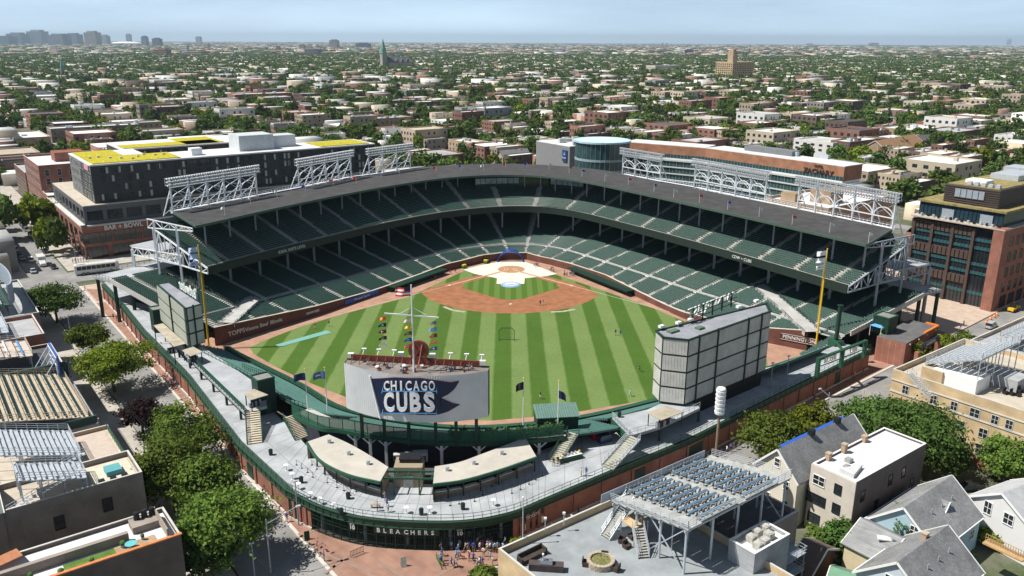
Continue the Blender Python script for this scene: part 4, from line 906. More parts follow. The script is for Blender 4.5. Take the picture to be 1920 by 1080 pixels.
q = B(); q.prism([tuple(Lf), tuple(Ls)]+[tuple(bk(u, -.05)) for u in np.linspace(-.98,.98,24)]+[tuple(Rs), tuple(Rf)], ZB-.02, ZB+.2); q.obj('underside', GRN_D, sbd)
q = B(); q.quad((*Rf,ZB),(*Lf,ZB),(*Lf,ZT+.2),(*Rf,ZT+.2)); q.quad((*Lf,ZB),(*Ls,ZB),(*Ls,ZT),(*Lf,ZT)); q.quad((*Rs,ZB),(*Rf,ZB),(*Rf,ZT),(*Rs,ZT)); q.obj('front_face', GRN, sbd)
RUST = M('rust_red_steel', (0.16,0.045,0.03), 0.7, 0.25, 1)
q = B(); q.beam((*(Lf+tx*.8),ZT+.5), (*(Rf-tx*.8),ZT+.5), .3, 1.0)
for k in range(15): p = Lf+tx*(1.2+k*1.45); q.beam((*p,ZT+.9), (*(p+nb*1.8),ZT-.1), .1)
stuff(q.obj('cornice_bracing', RUST, sbd))
cc = Lf*.5+Rf*.5+tx*.3; q = B(); q.tube((*(cc-nb*.2),ZT+2.4), (*(cc+nb*.35),ZT+2.4), 1.75, 24); q.add([(*(cc-tx*2.4),ZT-.1),(*(cc+tx*2.4),ZT-.1),(*(cc+tx*1.2),ZT+1.4),(*(cc-tx*1.2),ZT+1.4),(*(cc-tx*2.4+nb*.5),ZT-.1),(*(cc+tx*2.4+nb*.5),ZT-.1),(*(cc+tx*1.2+nb*.5),ZT+1.4),(*(cc-tx*1.2+nb*.5),ZT+1.4)], [(3,2,1,0),(4,5,6,7),(2,3,7,6),(0,4,7,3),(1,2,6,5)])
clock = q.obj('clock_back', RUST, sbd); q = B()
for sx in (-1,1): q.beam((*(cc+tx*sx*.7+nb*.4),ZT+3.6), (*(cc+tx*sx*.35+nb*2.4),ZT-.1), .14); q.beam((*(cc+tx*sx*.7+nb*.4),ZT+1.2), (*(cc-tx*sx*.7+nb*.45),ZT+3.4), .12)
stuff(q.obj('clock_brace', M('rust_light',(0.30,0.09,0.06),0.7,0.2,1), clock))
for k, (px, py) in enumerate(((658,665),(752,663),(811,666),(905,679))):
    p = np.array(P2(px,py,ZT+.8)); q = B(); q.obox(p[0],p[1],ZT+.3,1.0,.6,.8); q.beam((p[0],p[1],ZT-.1),(p[0],p[1],ZT+.4),.12); q.obj('floodlight', WHITE, sbd)
for k, (px, py) in enumerate(((678,656),(706,658),(735,660),(840,666),(870,666),(898,668))):
    f = Lf+tx*cl*((px-651)/264); p = f-nb*1.8; q = B(); q.obox(p[0],p[1],ZT+1.2,.8,.4,.28); q.beam((*f,ZT+.3),(p[0],p[1],ZT+1.3),.07); q.obj('arm_lamp', WHITE, sbd)
for k in range(26):
    u = rng.uniform(-.85,.85); p = bk(u,-rng.uniform(.8,3.6)); q = B(); q.beam((*p,ZT-.12),(p[0],p[1],ZT+rng.uniform(.4,1.1)),.09); q.beam((p[0],p[1],ZT+.4),(p[0]+rng.uniform(-1.4,1.4),p[1]+rng.uniform(-.4,.6),ZT+rng.uniform(.2,.7)),.08)
    q.obox(p[0],p[1],ZT-.1,rng.uniform(.2,.7),rng.uniform(.2,.5),rng.uniform(.15,.4)); stuff(q.obj('roof_equipment', RUST if k % 3 else GREYST, sbd))
for px, py in ((758,688),(792,688),(708,690)):
    p = P2(px,py,ZT); q = B(); q.ball((p[0],p[1],ZT+.25),.42,10,5,.5); q.obj('dish', WHITE, sbd)
for u in (-.85,-.5,-.1,.3,.6,.88):
    p = bk(u,-2.6 if abs(u)<.7 else -1.6); q = B(); q.obox(p[0],p[1],7.9,.55,.55,ZB-7.9); q.obj('leg', GRN_D, sbd)
# pennant and lettering on the bowed surface
def hit(px, py):                          # survey pixel -> (arc position u, height z) on the back
    d = _f+_r2*((px-960)/1540)+_u2*((540-py)/1540); o = np.array(CAM[:2])-cen; dd = np.array((d.x,d.y)); a = dd@dd; b = 2*o@dd; c = o@o-rad*rad; t = (-b-math.sqrt(b*b-4*a*c))/(2*a)
    p = o+dd*t; return math.atan2(p@tx, p@nb)/half, CAM[2]+d.z*t
topc = [hit(*p) for p in ((697,710),(740,707.5),(790,709),(826,714),(845,717),(861,714))]
botc = [hit(*p) for p in ((715,776),(745,774),(790,777),(820,777),(840,771),(861,758.5))]
noc = [hit(*p) for p in ((826,745.5),(840,739),(852,729),(861,714.3))]; noc2 = [hit(*p) for p in ((826,745.5),(838,751),(850,756),(861,758))]
def crv(c): c = sorted(c); return lambda u: float(np.interp(u, [k[0] for k in c], [k[1] for k in c]))
ft, fb, f1, f2 = crv(topc), crv(botc), crv(noc), crv(noc2); uL0, uL1 = topc[0][0], botc[0][0]; uN = noc[0][0]; uT = noc[-1][0]
def pennant(off, gr, mat, name):
    q = B(); N_ = 60; us = np.linspace(uL0, uT, N_+1)
    zl = lambda u: ft(uL0)+(fb(uL1)-ft(uL0))*(u-uL0)/(uL1-uL0)
    for a, b in zip(us[:-1], us[1:]):
        for lo, hi in ((lambda u: max(fb(u) if u >= uL1 else zl(u), f1(u) if u > uN else -99), ft), (lambda u: fb(u), f2)):
            if lo(a) > hi(a)+.02 and lo(b) > hi(b)+.02: continue
            if hi is f2 and b <= uN: continue
            q.quad((*bk(a,off),lo(a)-gr),(*bk(b,off),lo(b)-gr),(*bk(b,off),hi(b)+gr),(*bk(a,off),hi(a)+gr))
    return q.obj(name, mat, sbd)
NAVY = M('navy_sign', (0.012,0.022,0.06), 0.5, 0.08, 1)
pennant(.085, .06, M('sign_red',(0.45,0.03,0.04),0.5,0.05,1), 'pennant_border'); pn = pennant(.11, 0.0, NAVY, 'pennant')
q = B(); a, b = hit(694.5,704), hit(714.5,784); q.beam((*bk(a[0],.2),a[1]), (*bk(b[0],.2),b[1]), .34, .2); q.obj('pennant_staff', WHITE, sbd)
def bent_text(txt, pL, pR, pyT, pyB, off, mat, bold):
    a, b = hit(*pL), hit(*pR); n = len(txt); W = (b[0]-a[0])
    for k, c in enumerate(txt):
        me = text_mesh(c, 1.0, 0.04, bold=bold); xs = [v.co.x for v in me.vertices]; ys = [v.co.y for v in me.vertices]; x0, x1, y0, y1 = min(xs), max(xs), min(ys), max(ys)
        pxc = pL[0]+(pR[0]-pL[0])*(k+.5)/n; zt = hit(pxc, pyT)[1]; zb = hit(pxc, pyB)[1]; slp = (hit(pxc+4, pyT)[1]-hit(pxc-4, pyT)[1])/(hit(pxc+4, pyT)[0]-hit(pxc-4, pyT)[0]); ww = W/n*.80*(0.3 if c == 'I' else 1); u0 = a[0]+W*(k+.5)/n-ww/2
        for v in me.vertices:
            u = u0+ww*(v.co.x-x0)/(x1-x0); z = zb+(zt-zb)*(v.co.y-y0)/(y1-y0)+slp*(u-u0-ww/2); p = bk(u, off+v.co.z*2); v.co = (p[0], p[1], z)
        me.materials.clear(); me.materials.append(mat); me.name = 'letter'; mkobj('letter', me, sbd)
SGW = M('sign_letter_white', (0.80,0.80,0.82), 0.5, 0.04, 1)
bent_text('CHICAGO', (720,722), (817,722), 713.5, 731, .28, SGW, 0.015); bent_text('CUBS', (720,752), (818,752), 733.5, 770.5, .42, SGW, 0.04)
q = B()
for py in (731.5, 772.5):
    pts = [hit(719+k*10, py+ (0.02*k if py > 760 else .0)) for k in range(11)]
    for a, b in zip(pts[:-1], pts[1:]): q.beam((*bk(a[0],.5),a[1]), (*bk(b[0],.5),b[1]), .08, .1)
    for k in range(0, 11, 2): a = pts[k]; q.beam((*bk(a[0],.1),a[1]+.5), (*bk(a[0],.6),a[1]-.3), .07)
stuff(q.obj('letter_frame', SKYB, sbd))
# mast with yardarm and three strings of pennants
FLAGC = [('orange',(0.80,0.16,0.02)),('navy',(0.02,0.025,0.09)),('maroon',(0.22,0.03,0.05)),('black',(0.02,0.02,0.025)),('white',(0.75,0.75,0.75)),('pale pink',(0.72,0.55,0.55)),('gold',(0.80,0.50,0.03)),('brown',(0.14,0.085,0.02)),('royal blue',(0.05,0.08,0.48)),('red',(0.70,0.04,0.04)),('grey',(0.2,0.18,0.16)),('sky blue',(0.12,0.30,0.70)),('dark red',(0.30,0.035,0.03)),('bright orange',(0.85,0.28,0.05)),('slate blue',(0.10,0.14,0.30))]
def flagm(c): n, col = c; return M('flag_'+n.replace(' ','_'), col, 0.8, 0.15, 2)
def flag_mesh(w, h, mat, seed=0, taper=0.0, drop=0.0, stripes=None, ang=math.pi):
    r = random.Random(seed); q = B(); nx, ny = 10, 5; ph = r.uniform(0,6); ca, sa = math.cos(ang), math.sin(ang); pts = []
    for i in range(nx+1):
        for j in range(ny+1):
            u, v = i/nx, j/ny; x = w*u*(1-.12*drop); yy = .16*w*u*math.sin(ph+u*6+v*1.2); z = (v-.5)*h*(1-taper*u)-drop*w*.6*u*u
            pts.append((x*ca-yy*sa, x*sa+yy*ca, z))
    fs = [(i*(ny+1)+j, (i+1)*(ny+1)+j, (i+1)*(ny+1)+j+1, i*(ny+1)+j+1) for i in range(nx) for j in range(ny)]
    q.add(pts, fs)
    if stripes: q.m = [stripes(i, j, nx, ny) for i in range(nx) for j in range(ny)]
    return q
def mkflag(label, p, w, h, mats, seed, taper=0, drop=.15, stripes=None, group=None, ang=math.pi, name='flag'):
    q = flag_mesh(w, h, None, seed, taper, drop, stripes, ang); me = q.mesh(name, mats); o = mkobj(name, me); o.location = p; return tag(o, label, 'flag', group)
mp_ = np.array(P2(776,697,ZT-.1)); mst = thing('yardarm_mast', 'tall white mast with crossed yardarm on top of the scoreboard', 'mast', (*mp_, ZT))
q = B(); q.tube((*mp_,ZT-.1), (*mp_,ZT+15), .17, 8, .1); q.obj('pole', WHITE, mst)
q = B(); q.beam((mp_[0]-4.5,mp_[1],ZT+10.1), (mp_[0]+4.3,mp_[1],ZT+9.4), .2); q.obj('yard', WHITE, mst)
for sx in (-1,1): q = B(); q.beam((mp_[0]+sx*2.4,mp_[1],ZT+9.8), (mp_[0],mp_[1],ZT+11.2), .09); q.obj('stay', WHITE, mst)
q = B(); q.beam((mp_[0]-4.3,mp_[1],ZT+10),(mp_[0]-4.3,mp_[1],ZT+4.0),.025); q.beam((mp_[0]+4.0,mp_[1],ZT+9.5),(mp_[0]+4.0,mp_[1],ZT+2.0),.025); stuff(q.obj('halyards', WHITE, mst))
orders = [('left string', -4.25, ZT+9.3, [0,1,2,3,4]), ('middle string', -.12, ZT+9.0, [5,6,7,8,9]), ('right string', 4.0, ZT+8.6, [10,11,12,13,14])]
rank = ['topmost','second','third','fourth','lowest']
for nm, dx, z0, idx in orders:
    for k, ci in enumerate(idx):
        mkflag(f'{FLAGC[ci][0]} pennant, {rank[k]} on the {nm} below the yardarm', (mp_[0]+dx, mp_[1]-.1, z0-k*1.12), 1.35, .72, [flagm(FLAGC[ci]), WHITE], ci, .55, .35, (lambda i,j,nx,ny: 1 if (4<=i<=6 and j==2) else 0), 'pennants on the yardarm')
mkflag('large striped flag at the top of the scoreboard mast', (mp_[0]-.1, mp_[1], ZT+13.8), 2.6, 1.45, [RED, WHITE, flagm(FLAGC[1])], 77, 0, .12, lambda i,j,nx,ny: 2 if (i < 4 and j >= 3) else (j % 2), None)
def flagpole(label, p, h, flags, mat=WHITE, r=.11, name='flagpole', cat='flagpole', group=None):
    th = thing(name, label, cat, p, 0, group); q = B(); q.tube(p, (p[0],p[1],p[2]+h), r, 8, r*.6); q.obj('pole', mat, th); q = B(); q.ball((p[0],p[1],p[2]+h+.12), .16, 8, 5); q.obj('finial', YEL, th); return th
for lab, px, py, zb_, pt, mi, fl in (('left of the two white flagpoles left of the scoreboard',577,768,8,684,1,'navy flag on the left flagpole beside the scoreboard'), ('right of the two white flagpoles left of the scoreboard',614,773,8,680,14,'blue lettered flag on the pole nearest the scoreboard'),
        ('slim white flagpole just right of the scoreboard',981,797,8.2,702,3,'dark furled flag on the pole right of the scoreboard'), ('white flagpole in front of the ribbed green hut',1046,799,8.2,708,1,'dark blue flag hanging in front of the green hut')):
    p = P(px, py, zb_); h = (py-pt)/11.0+.4; flagpole(lab, p, h, None, group='outfield flagpoles')
    mkflag(fl, (p[0], p[1]-.1, p[2]+h-1.3 if mi != 1 or px < 700 else p[2]+h-2.4), 2.2 if px < 700 else 1.5, 1.5, [flagm(FLAGC[mi]), WHITE], px, .1, .25 if px < 700 else .8, (lambda i,j,nx,ny: 1 if (px==614 and 4<=i<=7 and j==2) else 0), None, math.pi if px < 1040 else -.3)
# foul poles, yellow, each with three white flags
for lab, xy, top, side in (('yellow foul pole in the left field corner on the right', (76.3,-77.6), 27.0, 'right'), ('yellow foul pole behind the right field board on the left', (-76.0,-76.2), 27.0, 'left')):
    th = thing('foul_pole', lab, 'foul pole', (*xy,0), 0, 'foul poles'); q = B(); q.tube((*xy,0), (*xy,top), .26, 8, .16); q.obj('pole', YEL, th)
    q = B(); q.add([(xy[0],xy[1],7),(xy[0]+.9*(-1 if side=='right' else 1)*.3,xy[1]+.6,7),(xy[0]+.9*(-1 if side=='right' else 1)*.3,xy[1]+.6,24),(xy[0],xy[1],24)], [(0,1,2,3)]); q.obj('screen', meshmat('yellow_mesh',(0.6,0.4,0.04),.35), th)
    for k in range(3): mkflag(f'{rank[k] if k<2 else "lowest"} {"white" if side=="right" else "pale blue"} flag on the {side}-hand yellow foul pole', (xy[0]-.2, xy[1]-.3, top-1.1-k*1.75), 2.3, 1.25, [WHITE if side=='right' else M('pale_blue_flag',(0.45,0.55,0.78),.8,.15,2), flagm(FLAGC[8])], k+5, .1, .25, (lambda i,j,nx,ny: 1 if 5<=i<=6 and j==2 else 0), 'flags on the foul poles')
# ---- video boards from behind
PNL = M('board_panel_grey', (0.50,0.49,0.455), 0.55, 0.16, 0.5, rand=0.07); FRM = M('board_frame_green',(0.015,0.04,0.028),0.5,0.15,1)
def board_face(th, a, b, z0, z1, cols, rows, out):
    """one side of a board: raised ribbed panels in a dark green frame"""
    a = np.array(a); b = np.array(b); t = (b-a)/np.linalg.norm(b-a); L_ = np.linalg.norm(b-a); out = np.array(out); ang = math.atan2(t[1], t[0])
    q = B(); m_ = (a+b)/2-out*.25; q.obox(m_[0], m_[1], z0, L_, .5, z1-z0, ang); q.obj('frame_wall', FRM, th)
    cs = np.r_[0, np.cumsum(cols)]/sum(cols)*L_
    for c in range(len(cols)):
        for r in range(rows):
            x0, x1 = cs[c]+.13, cs[c+1]-.13; h0 = z0+(z1-z0)*r/rows+.2; h1 = z0+(z1-z0)*(r+1)/rows-.2; q = B(); n = max(2, int((x1-x0)/.55))
            for k in range(n):
                p = a+t*(x0+(x1-x0)*k/n)+out*.06; p1 = a+t*(x0+(x1-x0)*(k+.86)/n)+out*.06; p2 = a+t*(x0+(x1-x0)*(k+.93)/n)+out*.1; p3 = a+t*(x0+(x1-x0)*(k+1)/n)+out*.06
                for u, v in ((p,p1),(p1,p2),(p2,p3)): q.quad((*u,h0),(*v,h0),(*v,h1),(*u,h1))
            e0 = a+t*x0; e1 = a+t*x1
            q.quad((*(e0+out*.06),h1),(*(e1+out*.06),h1),(*e1,h1),(*e0,h1)); q.quad((*e0,h0),(*(e0+out*.06),h0),(*(e0+out*.06),h1),(*e0,h1)); q.obj('panel', PNL, th)
    for c in cs[1:-1]: q = B(); p = a+t*c+out*.16; q.obox(p[0], p[1], z0-.6, .3, .32, z1-z0+1.0, ang); q.obj('mullion', FRM, th)
lfb = thing('left_field_board', 'huge grey panelled video board back standing on the right', 'video board', (*P2(1360,680,8),5))
zt2, zb2 = 21.5, 8.4
A, Bp, C_, D_, E_ = [np.array(P2(*p, zt2)) for p in ((1230,621),(1243.3,633),(1291.5,638),(1445.6,583.8),(1438.4,569.4))]
cenL = (A+D_)/2
def outn(a, b): t = (b-a)/np.linalg.norm(b-a); n = np.array([t[1],-t[0]]); return n if n@((a+b)/2-cenL) > 0 else -n
board_face(lfb, C_, D_, zb2, zt2, [2.2,4.2,7.2,3.3,2.4], 4, outn(C_,D_)); board_face(lfb, Bp, C_, zb2, zt2, [1], 4, outn(Bp,C_)); board_face(lfb, A, Bp, zb2, zt2, [1], 4, outn(A,Bp)); board_face(lfb, D_, E_, zb2, zt2, [1], 4, outn(D_,E_))
inn_ = lambda p: tuple(p+(cenL-p)/np.linalg.norm(cenL-p)*.1)
q = B(); q.prism([inn_(p) for p in (A,Bp,C_,D_,E_)], zt2-.4, zt2-.05); q.obj('roof', M('grey_roof_felt',(0.25,0.26,0.29),0.9,0.2,0.3), lfb)
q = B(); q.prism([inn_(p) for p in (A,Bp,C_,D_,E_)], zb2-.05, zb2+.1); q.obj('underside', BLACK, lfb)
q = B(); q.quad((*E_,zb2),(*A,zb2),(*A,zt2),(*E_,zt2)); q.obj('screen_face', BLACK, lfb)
q = B(); pts = [A,Bp,C_,D_,E_,A]
for a, b in zip(pts[:-1], pts[1:]): q.beam((*a,zt2+.05),(*b,zt2+.05),.35,.3)
q.obj('roof_kerb', FRM, lfb)
for k in (.12,.5,.88): p = C_+(D_-C_)*k-outn(C_,D_)*1.2; q = B(); q.obox(p[0],p[1],0.1,.8,.8,zb2-.1,AW); q.obj('leg', FRM, lfb)
q = B(); m_ = C_+(D_-C_)*.5-outn(C_,D_)*.7; q.obox(m_[0],m_[1],DZ,np.linalg.norm(D_-C_)*.97,.3,zb2-DZ-.1,math.atan2(*(D_-C_)[::-1])); q.obj('shade_sheet', BLACK, lfb)  # black sheet added to stand for the shade below the board
sa, sb_ = np.array(P2(1286,610,zt2)), np.array(P2(1381,571,zt2)); tt = (sb_-sa)/np.linalg.norm(sb_-sa); Ln = np.linalg.norm(sb_-sa)
q = B()
for k in range(5): p = sa+tt*Ln*(.12+.19*k); q.beam((*p,zt2-.05),(*p,zt2+3.0),.25)
for h in (.7,1.7,2.9): q.beam((*sa,zt2+h),(*sb_,zt2+h),.12)
stuff(q.obj('sign_frame', FRM, lfb))
sign_text('roof_sign_letters', 'WINTRUST', 3.0, (*((sa+sb_)/2-np.array([tt[1],-tt[0]])*.35), zt2+1.8), (-tt[0],-tt[1],0), M('sign_cream',(0.66,0.70,0.66),.6,.05,1), lfb, depth=.12, bold=.03, sx=Ln/3.0/5.1*.9)
for px, py in ((1240,613),(1272,606),(1295,600),(1385,576),(1418,565)):
    p = P2(px,py,zt2+.6); q = B(); q.obox(p[0],p[1],zt2+.5,1.1,.7,.45,AW); q.beam((p[0],p[1],zt2-.1),(p[0],p[1],zt2+.6),.12); q.obj('floodlight', WHITE, lfb)
for px, py, sx in ((1312,616,1.6),(1262,622,2.4)):
    p = P2(px,py,zt2); q = B(); q.obox(p[0],p[1],zt2-.06,sx,1.2,.4,AW); q.obj('roof_hatch', M('hatch_green',(0.10,0.16,0.11),.7,.1,1), lfb)
rfb = thing('right_field_board', 'tall pale green-grey panelled board standing above right field on the left', 'video board', (*P2(340,640,5),5))
zt3, zb3 = 18.0, 8.9; a3, d3, c3, b3 = [np.array(P2(*p, zt3)) for p in ((293.8,533.8),(346,578.8),(377.5,570),(316,530))]; cenL = (a3+c3)/2
PNL2 = PNL; PNL = M('board_panel_sage', (0.48,0.50,0.43), 0.55, 0.06, 0.3, rand=0.03); board_face(rfb, a3, d3, zb3, zt3, [1,1], 3, outn(a3,d3)); board_face(rfb, d3, c3, zb3, zt3, [1,1.1], 3, outn(d3,c3))
q = B(); q.quad((*c3,zb3),(*b3,zb3),(*b3,zt3),(*c3,zt3)); q.quad((*b3,zb3),(*a3,zb3),(*a3,zt3),(*b3,zt3)); q.obj('screen_face', BLACK, rfb)
q = B(); q.prism([inn_(p) for p in (a3,d3,c3,b3)], zt3-.4, zt3-.05); q.obj('roof', MATS['grey_roof_felt'], rfb); q = B(); q.prism([inn_(p) for p in (a3,d3,c3,b3)], zb3-.05, zb3+.1); q.obj('underside', BLACK, rfb)
q = B(); sa, sb_ = b3+(c3-b3)*.3, b3+(c3-b3)*.95; tt = (sb_-sa)/np.linalg.norm(sb_-sa)
for k in range(6): p = sa+(sb_-sa)*k/5; q.beam((*p,zt3-.05),(*p,zt3+2.2),.18)
for h in (.8,1.8): q.beam((*sa,zt3+h),(*sb_,zt3+h),.12)
stuff(q.obj('sign_frame', FRM, rfb))
sign_text('roof_sign_letters', 'Budweiser', 3.3, (*((sa+sb_)/2), zt3+1.5), (-tt[0],-tt[1],0), MATS['sign_cream'], rfb, depth=.15, bold=.05, sx=.8)
for k in (.15,.85): p = a3+(d3-a3)*k-outn(a3,d3)*1.0; q = B(); q.obox(p[0],p[1],DZ,.8,.8,zb3-DZ-.05,AW); q.obj('leg', FRM, rfb)
# ---- light towers on the back of the roof
def light_tower(label, fa_, fb_, n, zb=27.3, zt=35.0):
    a, b = np.array(P2(*fa_, 27.5)), np.array(P2(*fb_, 27.5)); t = (b-a)/np.linalg.norm(b-a); L_ = np.linalg.norm(b-a); back = np.array([-t[1], t[0]])
    th = thing('light_tower', label, 'light tower', (*((a+b)/2), zb), 0, 'light towers on the stadium roof')
    pos = [a+t*L_*k/n for k in range(n+1)]
    for p in pos:
        q = B(); q.beam((*p,zb-.2),(*p,zt+2.2),.38); q.beam((*(p+back*4.6),zb-1.5),(*(p+back*.3),zt-1.5),.24); q.obox(p[0],p[1],zb-.2,.9,.9,.3); q.obj('post', WHT, th)
    q = B()
    for h in (zb+3.0, zt-.6):
        q.beam((*pos[0],h),(*pos[-1],h),.24); 
    for k in range(n):
        p, r_ = pos[k], pos[k+1]; q.beam((*(p+back*2.2),zb+3.5),(*r_,zt-.8),.14); q.beam((*p,zt-.7),(*r_,zb+3.1),.1)
        q.beam((*(p+back*4.4),zb-1.2),(*(r_+back*2.3),zb+3.3),.12)
        mid = (p+r_)/2; R__ = L_/n/2*.94; pts = [(*(mid+t*R__*math.cos(an)), zb+3.0+2.6*math.sin(an)) for an in np.linspace(0, math.pi, 9)]; q.path(pts, .2)
    stuff(q.obj('bracing', WHT, th))
    e0, e1 = pos[0]-t*1.4, pos[-1]+t*1.4; q = B()
    for h in (zt+.25, zt+1.2, zt+2.15): q.beam((*e0,h),(*e1,h),.16)
    for k in range(int(L_/1.6)+2): p = e0+(e1-e0)*k/(int(L_/1.6)+1); q.beam((*p,zt+.1),(*p,zt+2.3),.1)
    stuff(q.obj('lamp_frame', WHT, th))
    nl = int((L_+2.8)/.82); lm = bpy.data.meshes.get('lamp_head')
    if lm is None:
        m_ = B(); m_.tube((0,-.42,-.18),(0,.1,0),.36,8,.2); m_.box(-.16,.05,-.16,.16,.4,.16); lm = m_.mesh('lamp_head', M('lamp_head_grey',(0.62,0.64,0.66),.35,.1,1,metal=.2))
    fr = -back
    for r in range(3):
        for k in range(nl):
            p = e0+(e1-e0)*(k+.5)/nl+fr*.4; mkobj('lamp_head', lm, th, False, (p[0]-th.location.x, p[1]-th.location.y, zt+.25+r*.95-zb), math.atan2(fr[1],fr[0])+math.pi/2)
    q = B(); rail_on(q, [(*(pos[0]+back*1.0),zb+.35),(*(pos[-1]+back*1.0),zb+.35)], 1.1, 1.2, .08); q.beam((*(pos[0]+back*.8),zb+.3),(*(pos[-1]+back*.8),zb+.3),1.3,.12); stuff(q.obj('catwalk', WHT, th))
    return th
light_tower('white light tower at the left end of the stadium roof', (324,397.6), (482.6,367.8), 5)
light_tower('white light tower in the middle of the left roof wing', (561,353), (658.7,332.6), 4)
light_tower('white light tower on the left wing nearest home plate', (692.5,328.5), (769.7,316.4), 3)
light_tower('small white light tower nearest the glass cylinder building', (1167,326.6), (1237.5,340.6), 3)
light_tower('white light tower in the middle of the right roof wing', (1301.6,351.6), (1434,379.7), 5)
light_tower('white light tower at the right end of the stadium roof', (1495,392), (1673,429.7), 5)
cat_ = thing('roof_catwalk', 'white steel catwalk linking the light towers along the roof edges', 'catwalk', (0,40,27))
q = B()
for run in (((482.6,367.8),(561,353)), ((658.7,332.6),(692.5,328.5)), ((1237.5,340.6),(1301.6,351.6)), ((1434,379.7),(1495,392))):
    a, b = P(*run[0],27.5), P(*run[1],27.5); up = Vector((0,0,.3)); rail_on(q, [tuple(Vector(a)+up), tuple(Vector(b)+up)], 1.1, 1.2, .08); q.beam(Vector(a)+up, Vector(b)+up, 1.2, .12)
    for k in range(4): p = Vector(a).lerp(Vector(b), (k+.5)/4); q.beam(p-Vector((0,0,.4)), p+up, .15)
stuff(q.obj('walkway_frame', WHT, cat_))
# ---- small flags standing along the roof
RFL = [(422,404,4),(470,385,4),(520,372,4),(573,362,8),(625,350,9),(668,345,9),(715,333,8),(749,330,4),(818,325,9),(865,322,8),(907,321,4),(948,318,9),(988,318,8),(1029,319,4),(1067,325,9),(1091,331,8),(1134,340,4),(1178,347,9),(1226,359,8),(1263,370,4),(1311,380,9),(1364,393,8),(1423,406,4),(1485,421,9),(1555,436,4),(1628,455,4)]
for k, (px, py, ci) in enumerate(RFL):
    p = np.array(P2(px,py,27.3)); side = 'left wing' if px < 800 else ('middle' if px < 1080 else 'right wing'); 
    same = [j for j, r_ in enumerate(RFL) if r_[2] == ci and (('left wing' if r_[0] < 800 else ('middle' if r_[0] < 1080 else 'right wing')) == side)]; od_ = ['first','second','third','fourth','fifth','sixth'][same.index(k)]
    colr = {4:'white',8:'blue',9:'red'}[ci]; th = thing('roof_flag', f'small {colr} flag, {od_} {colr} one from left on the {side} of the roof', 'flag', (*p,27.3), 0, 'flags along the stadium roof')
    q = B(); q.tube((*p,27.0),(*p,30.0),.06,6,.04); q.obj('pole', WHT, th); q = flag_mesh(1.35,.8,None,k,.3,.5,None,math.pi if px < 1000 else .4); q.tf((p[0],p[1],29.5)); q.obj('cloth', flagm(FLAGC[ci]) if ci != 8 else flagm(FLAGC[8]), th)
# ---- green sign arch, tent, brick block and gate in the left field corner
ar = thing('deck_sign_arch', 'green steel arch with white letters over the left field deck', 'sign', P(1575,690,5))
pA, pM, pC = [np.array(P2(*p,5)) for p in ((1531,706),(1576,689),(1619,671))]
for p in (pA,pM,pC): q = B(); q.obox(p[0],p[1],DZ,.75,.75,4.4,AW); q.obj('post', GRN, ar)
for a, b, tx_ in ((pA,pM,'KOSHI'),(pM,pC,'OHT')):
    t = (b-a)/np.linalg.norm(b-a); q = B(); q.beam((*a,9.2),(*b,9.2),.7,.35); q.beam((*a,7.2),(*b,7.2),.2,.15); q.obj('lintel', GRN, ar); sign_text('arch_letters', tx_, 2.0, (*((a+b)/2),8.2), (*t,0), WHITE, ar, depth=.1, bold=.06, sx=.75)
q = B(); q.beam((*pM,9.2), (*P2(1566,648,9.0),9.8), .5, .4); q.obj('tie_beam', GRN, ar)
p = P(1566,652,4.2); th = thing('tall_green_post', 'tall dark green steel post beside the right-hand foul pole', 'post', p); q = B(); q.obox(p[0],p[1],4,2.6,2.6,2.2,.3); q.obj('base_block', GRN, th); q = B(); q.obox(p[0],p[1],6.2,.7,.7,8.6,.3); q.obox(p[0],p[1],14.8,1.1,1.1,.25,.3); q.obj('shaft', GRN_D, th)
p = P(1648,628,5.2); th = thing('sales_tent', 'small tent with blue awning and lime green counter in the left field corner', 'tent', p)
q = B(); q.add([(-2.2,-1.6,2.6),(2.2,-1.6,2.6),(2.2,1.6,2.6),(-2.2,1.6,2.6),(0,-.2,3.5)], [(0,1,4),(1,2,4),(2,3,4),(3,0,4)]); q.tf(p, AW); q.obj('awning', SKYB, th)
q = B(); q.box(-2.1,-1.5,.1,2.1,-1.2,1.1); q.tf(p, AW); q.obj('counter', M('lime',(0.30,0.55,0.08),.6,.15,2), th); q = B(); q.box(-2.25,-1.66,2.3,2.25,-1.6,2.75); q.tf(p, AW); q.obj('valance', M('valance_yellow',(0.62,0.58,0.16),.7,.1,1), th)
q = B(); [q.obox(x,y,0,.1,.1,2.6) for x in (-2,2) for y in (-1.4,1.4)]; q.tf(p, AW); stuff(q.obj('tent_frame', WHT, th))
ROOFD0 = M('dark_flat_roof',(0.12,0.12,0.12),.95,.2,.5)
bb = thing('brick_gatehouse', 'red brick block with orange coping beside the left field gate', 'wall', P(1715,670,0))
a, b = np.array(P2(1692,690,0)), np.array(P2(1752,655,0)); t = (b-a)/np.linalg.norm(b-a); n_ = np.array([-t[1],t[0]]); q = B(); q.prism([tuple(a),tuple(b),tuple(b+n_*7),tuple(a+n_*7)],0,6.2,0,1); q.obj('walls', [BRK, ROOFD0], bb)
q = B(); q.beam((*b,6.4),(*(b+n_*3.0),6.4),.5,.35); q.beam((*(a+(b-a)*.55),6.4),(*b,6.4),.5,.35); q.obj('orange_coping', ORG, bb)
for k in range(4): p = a+(b-a)*(.1+.27*k)-n_*.15; q = B(); q.ball((*p,5.6),.22,8,5); q.obj('wall_lamp', WHITE, bb)
c = np.array(P2(1792,620,0)); gsn = thing('gate_sign', 'dark blue gate sign with pale letters over the left field entrance', 'sign', P(1770,640,0))
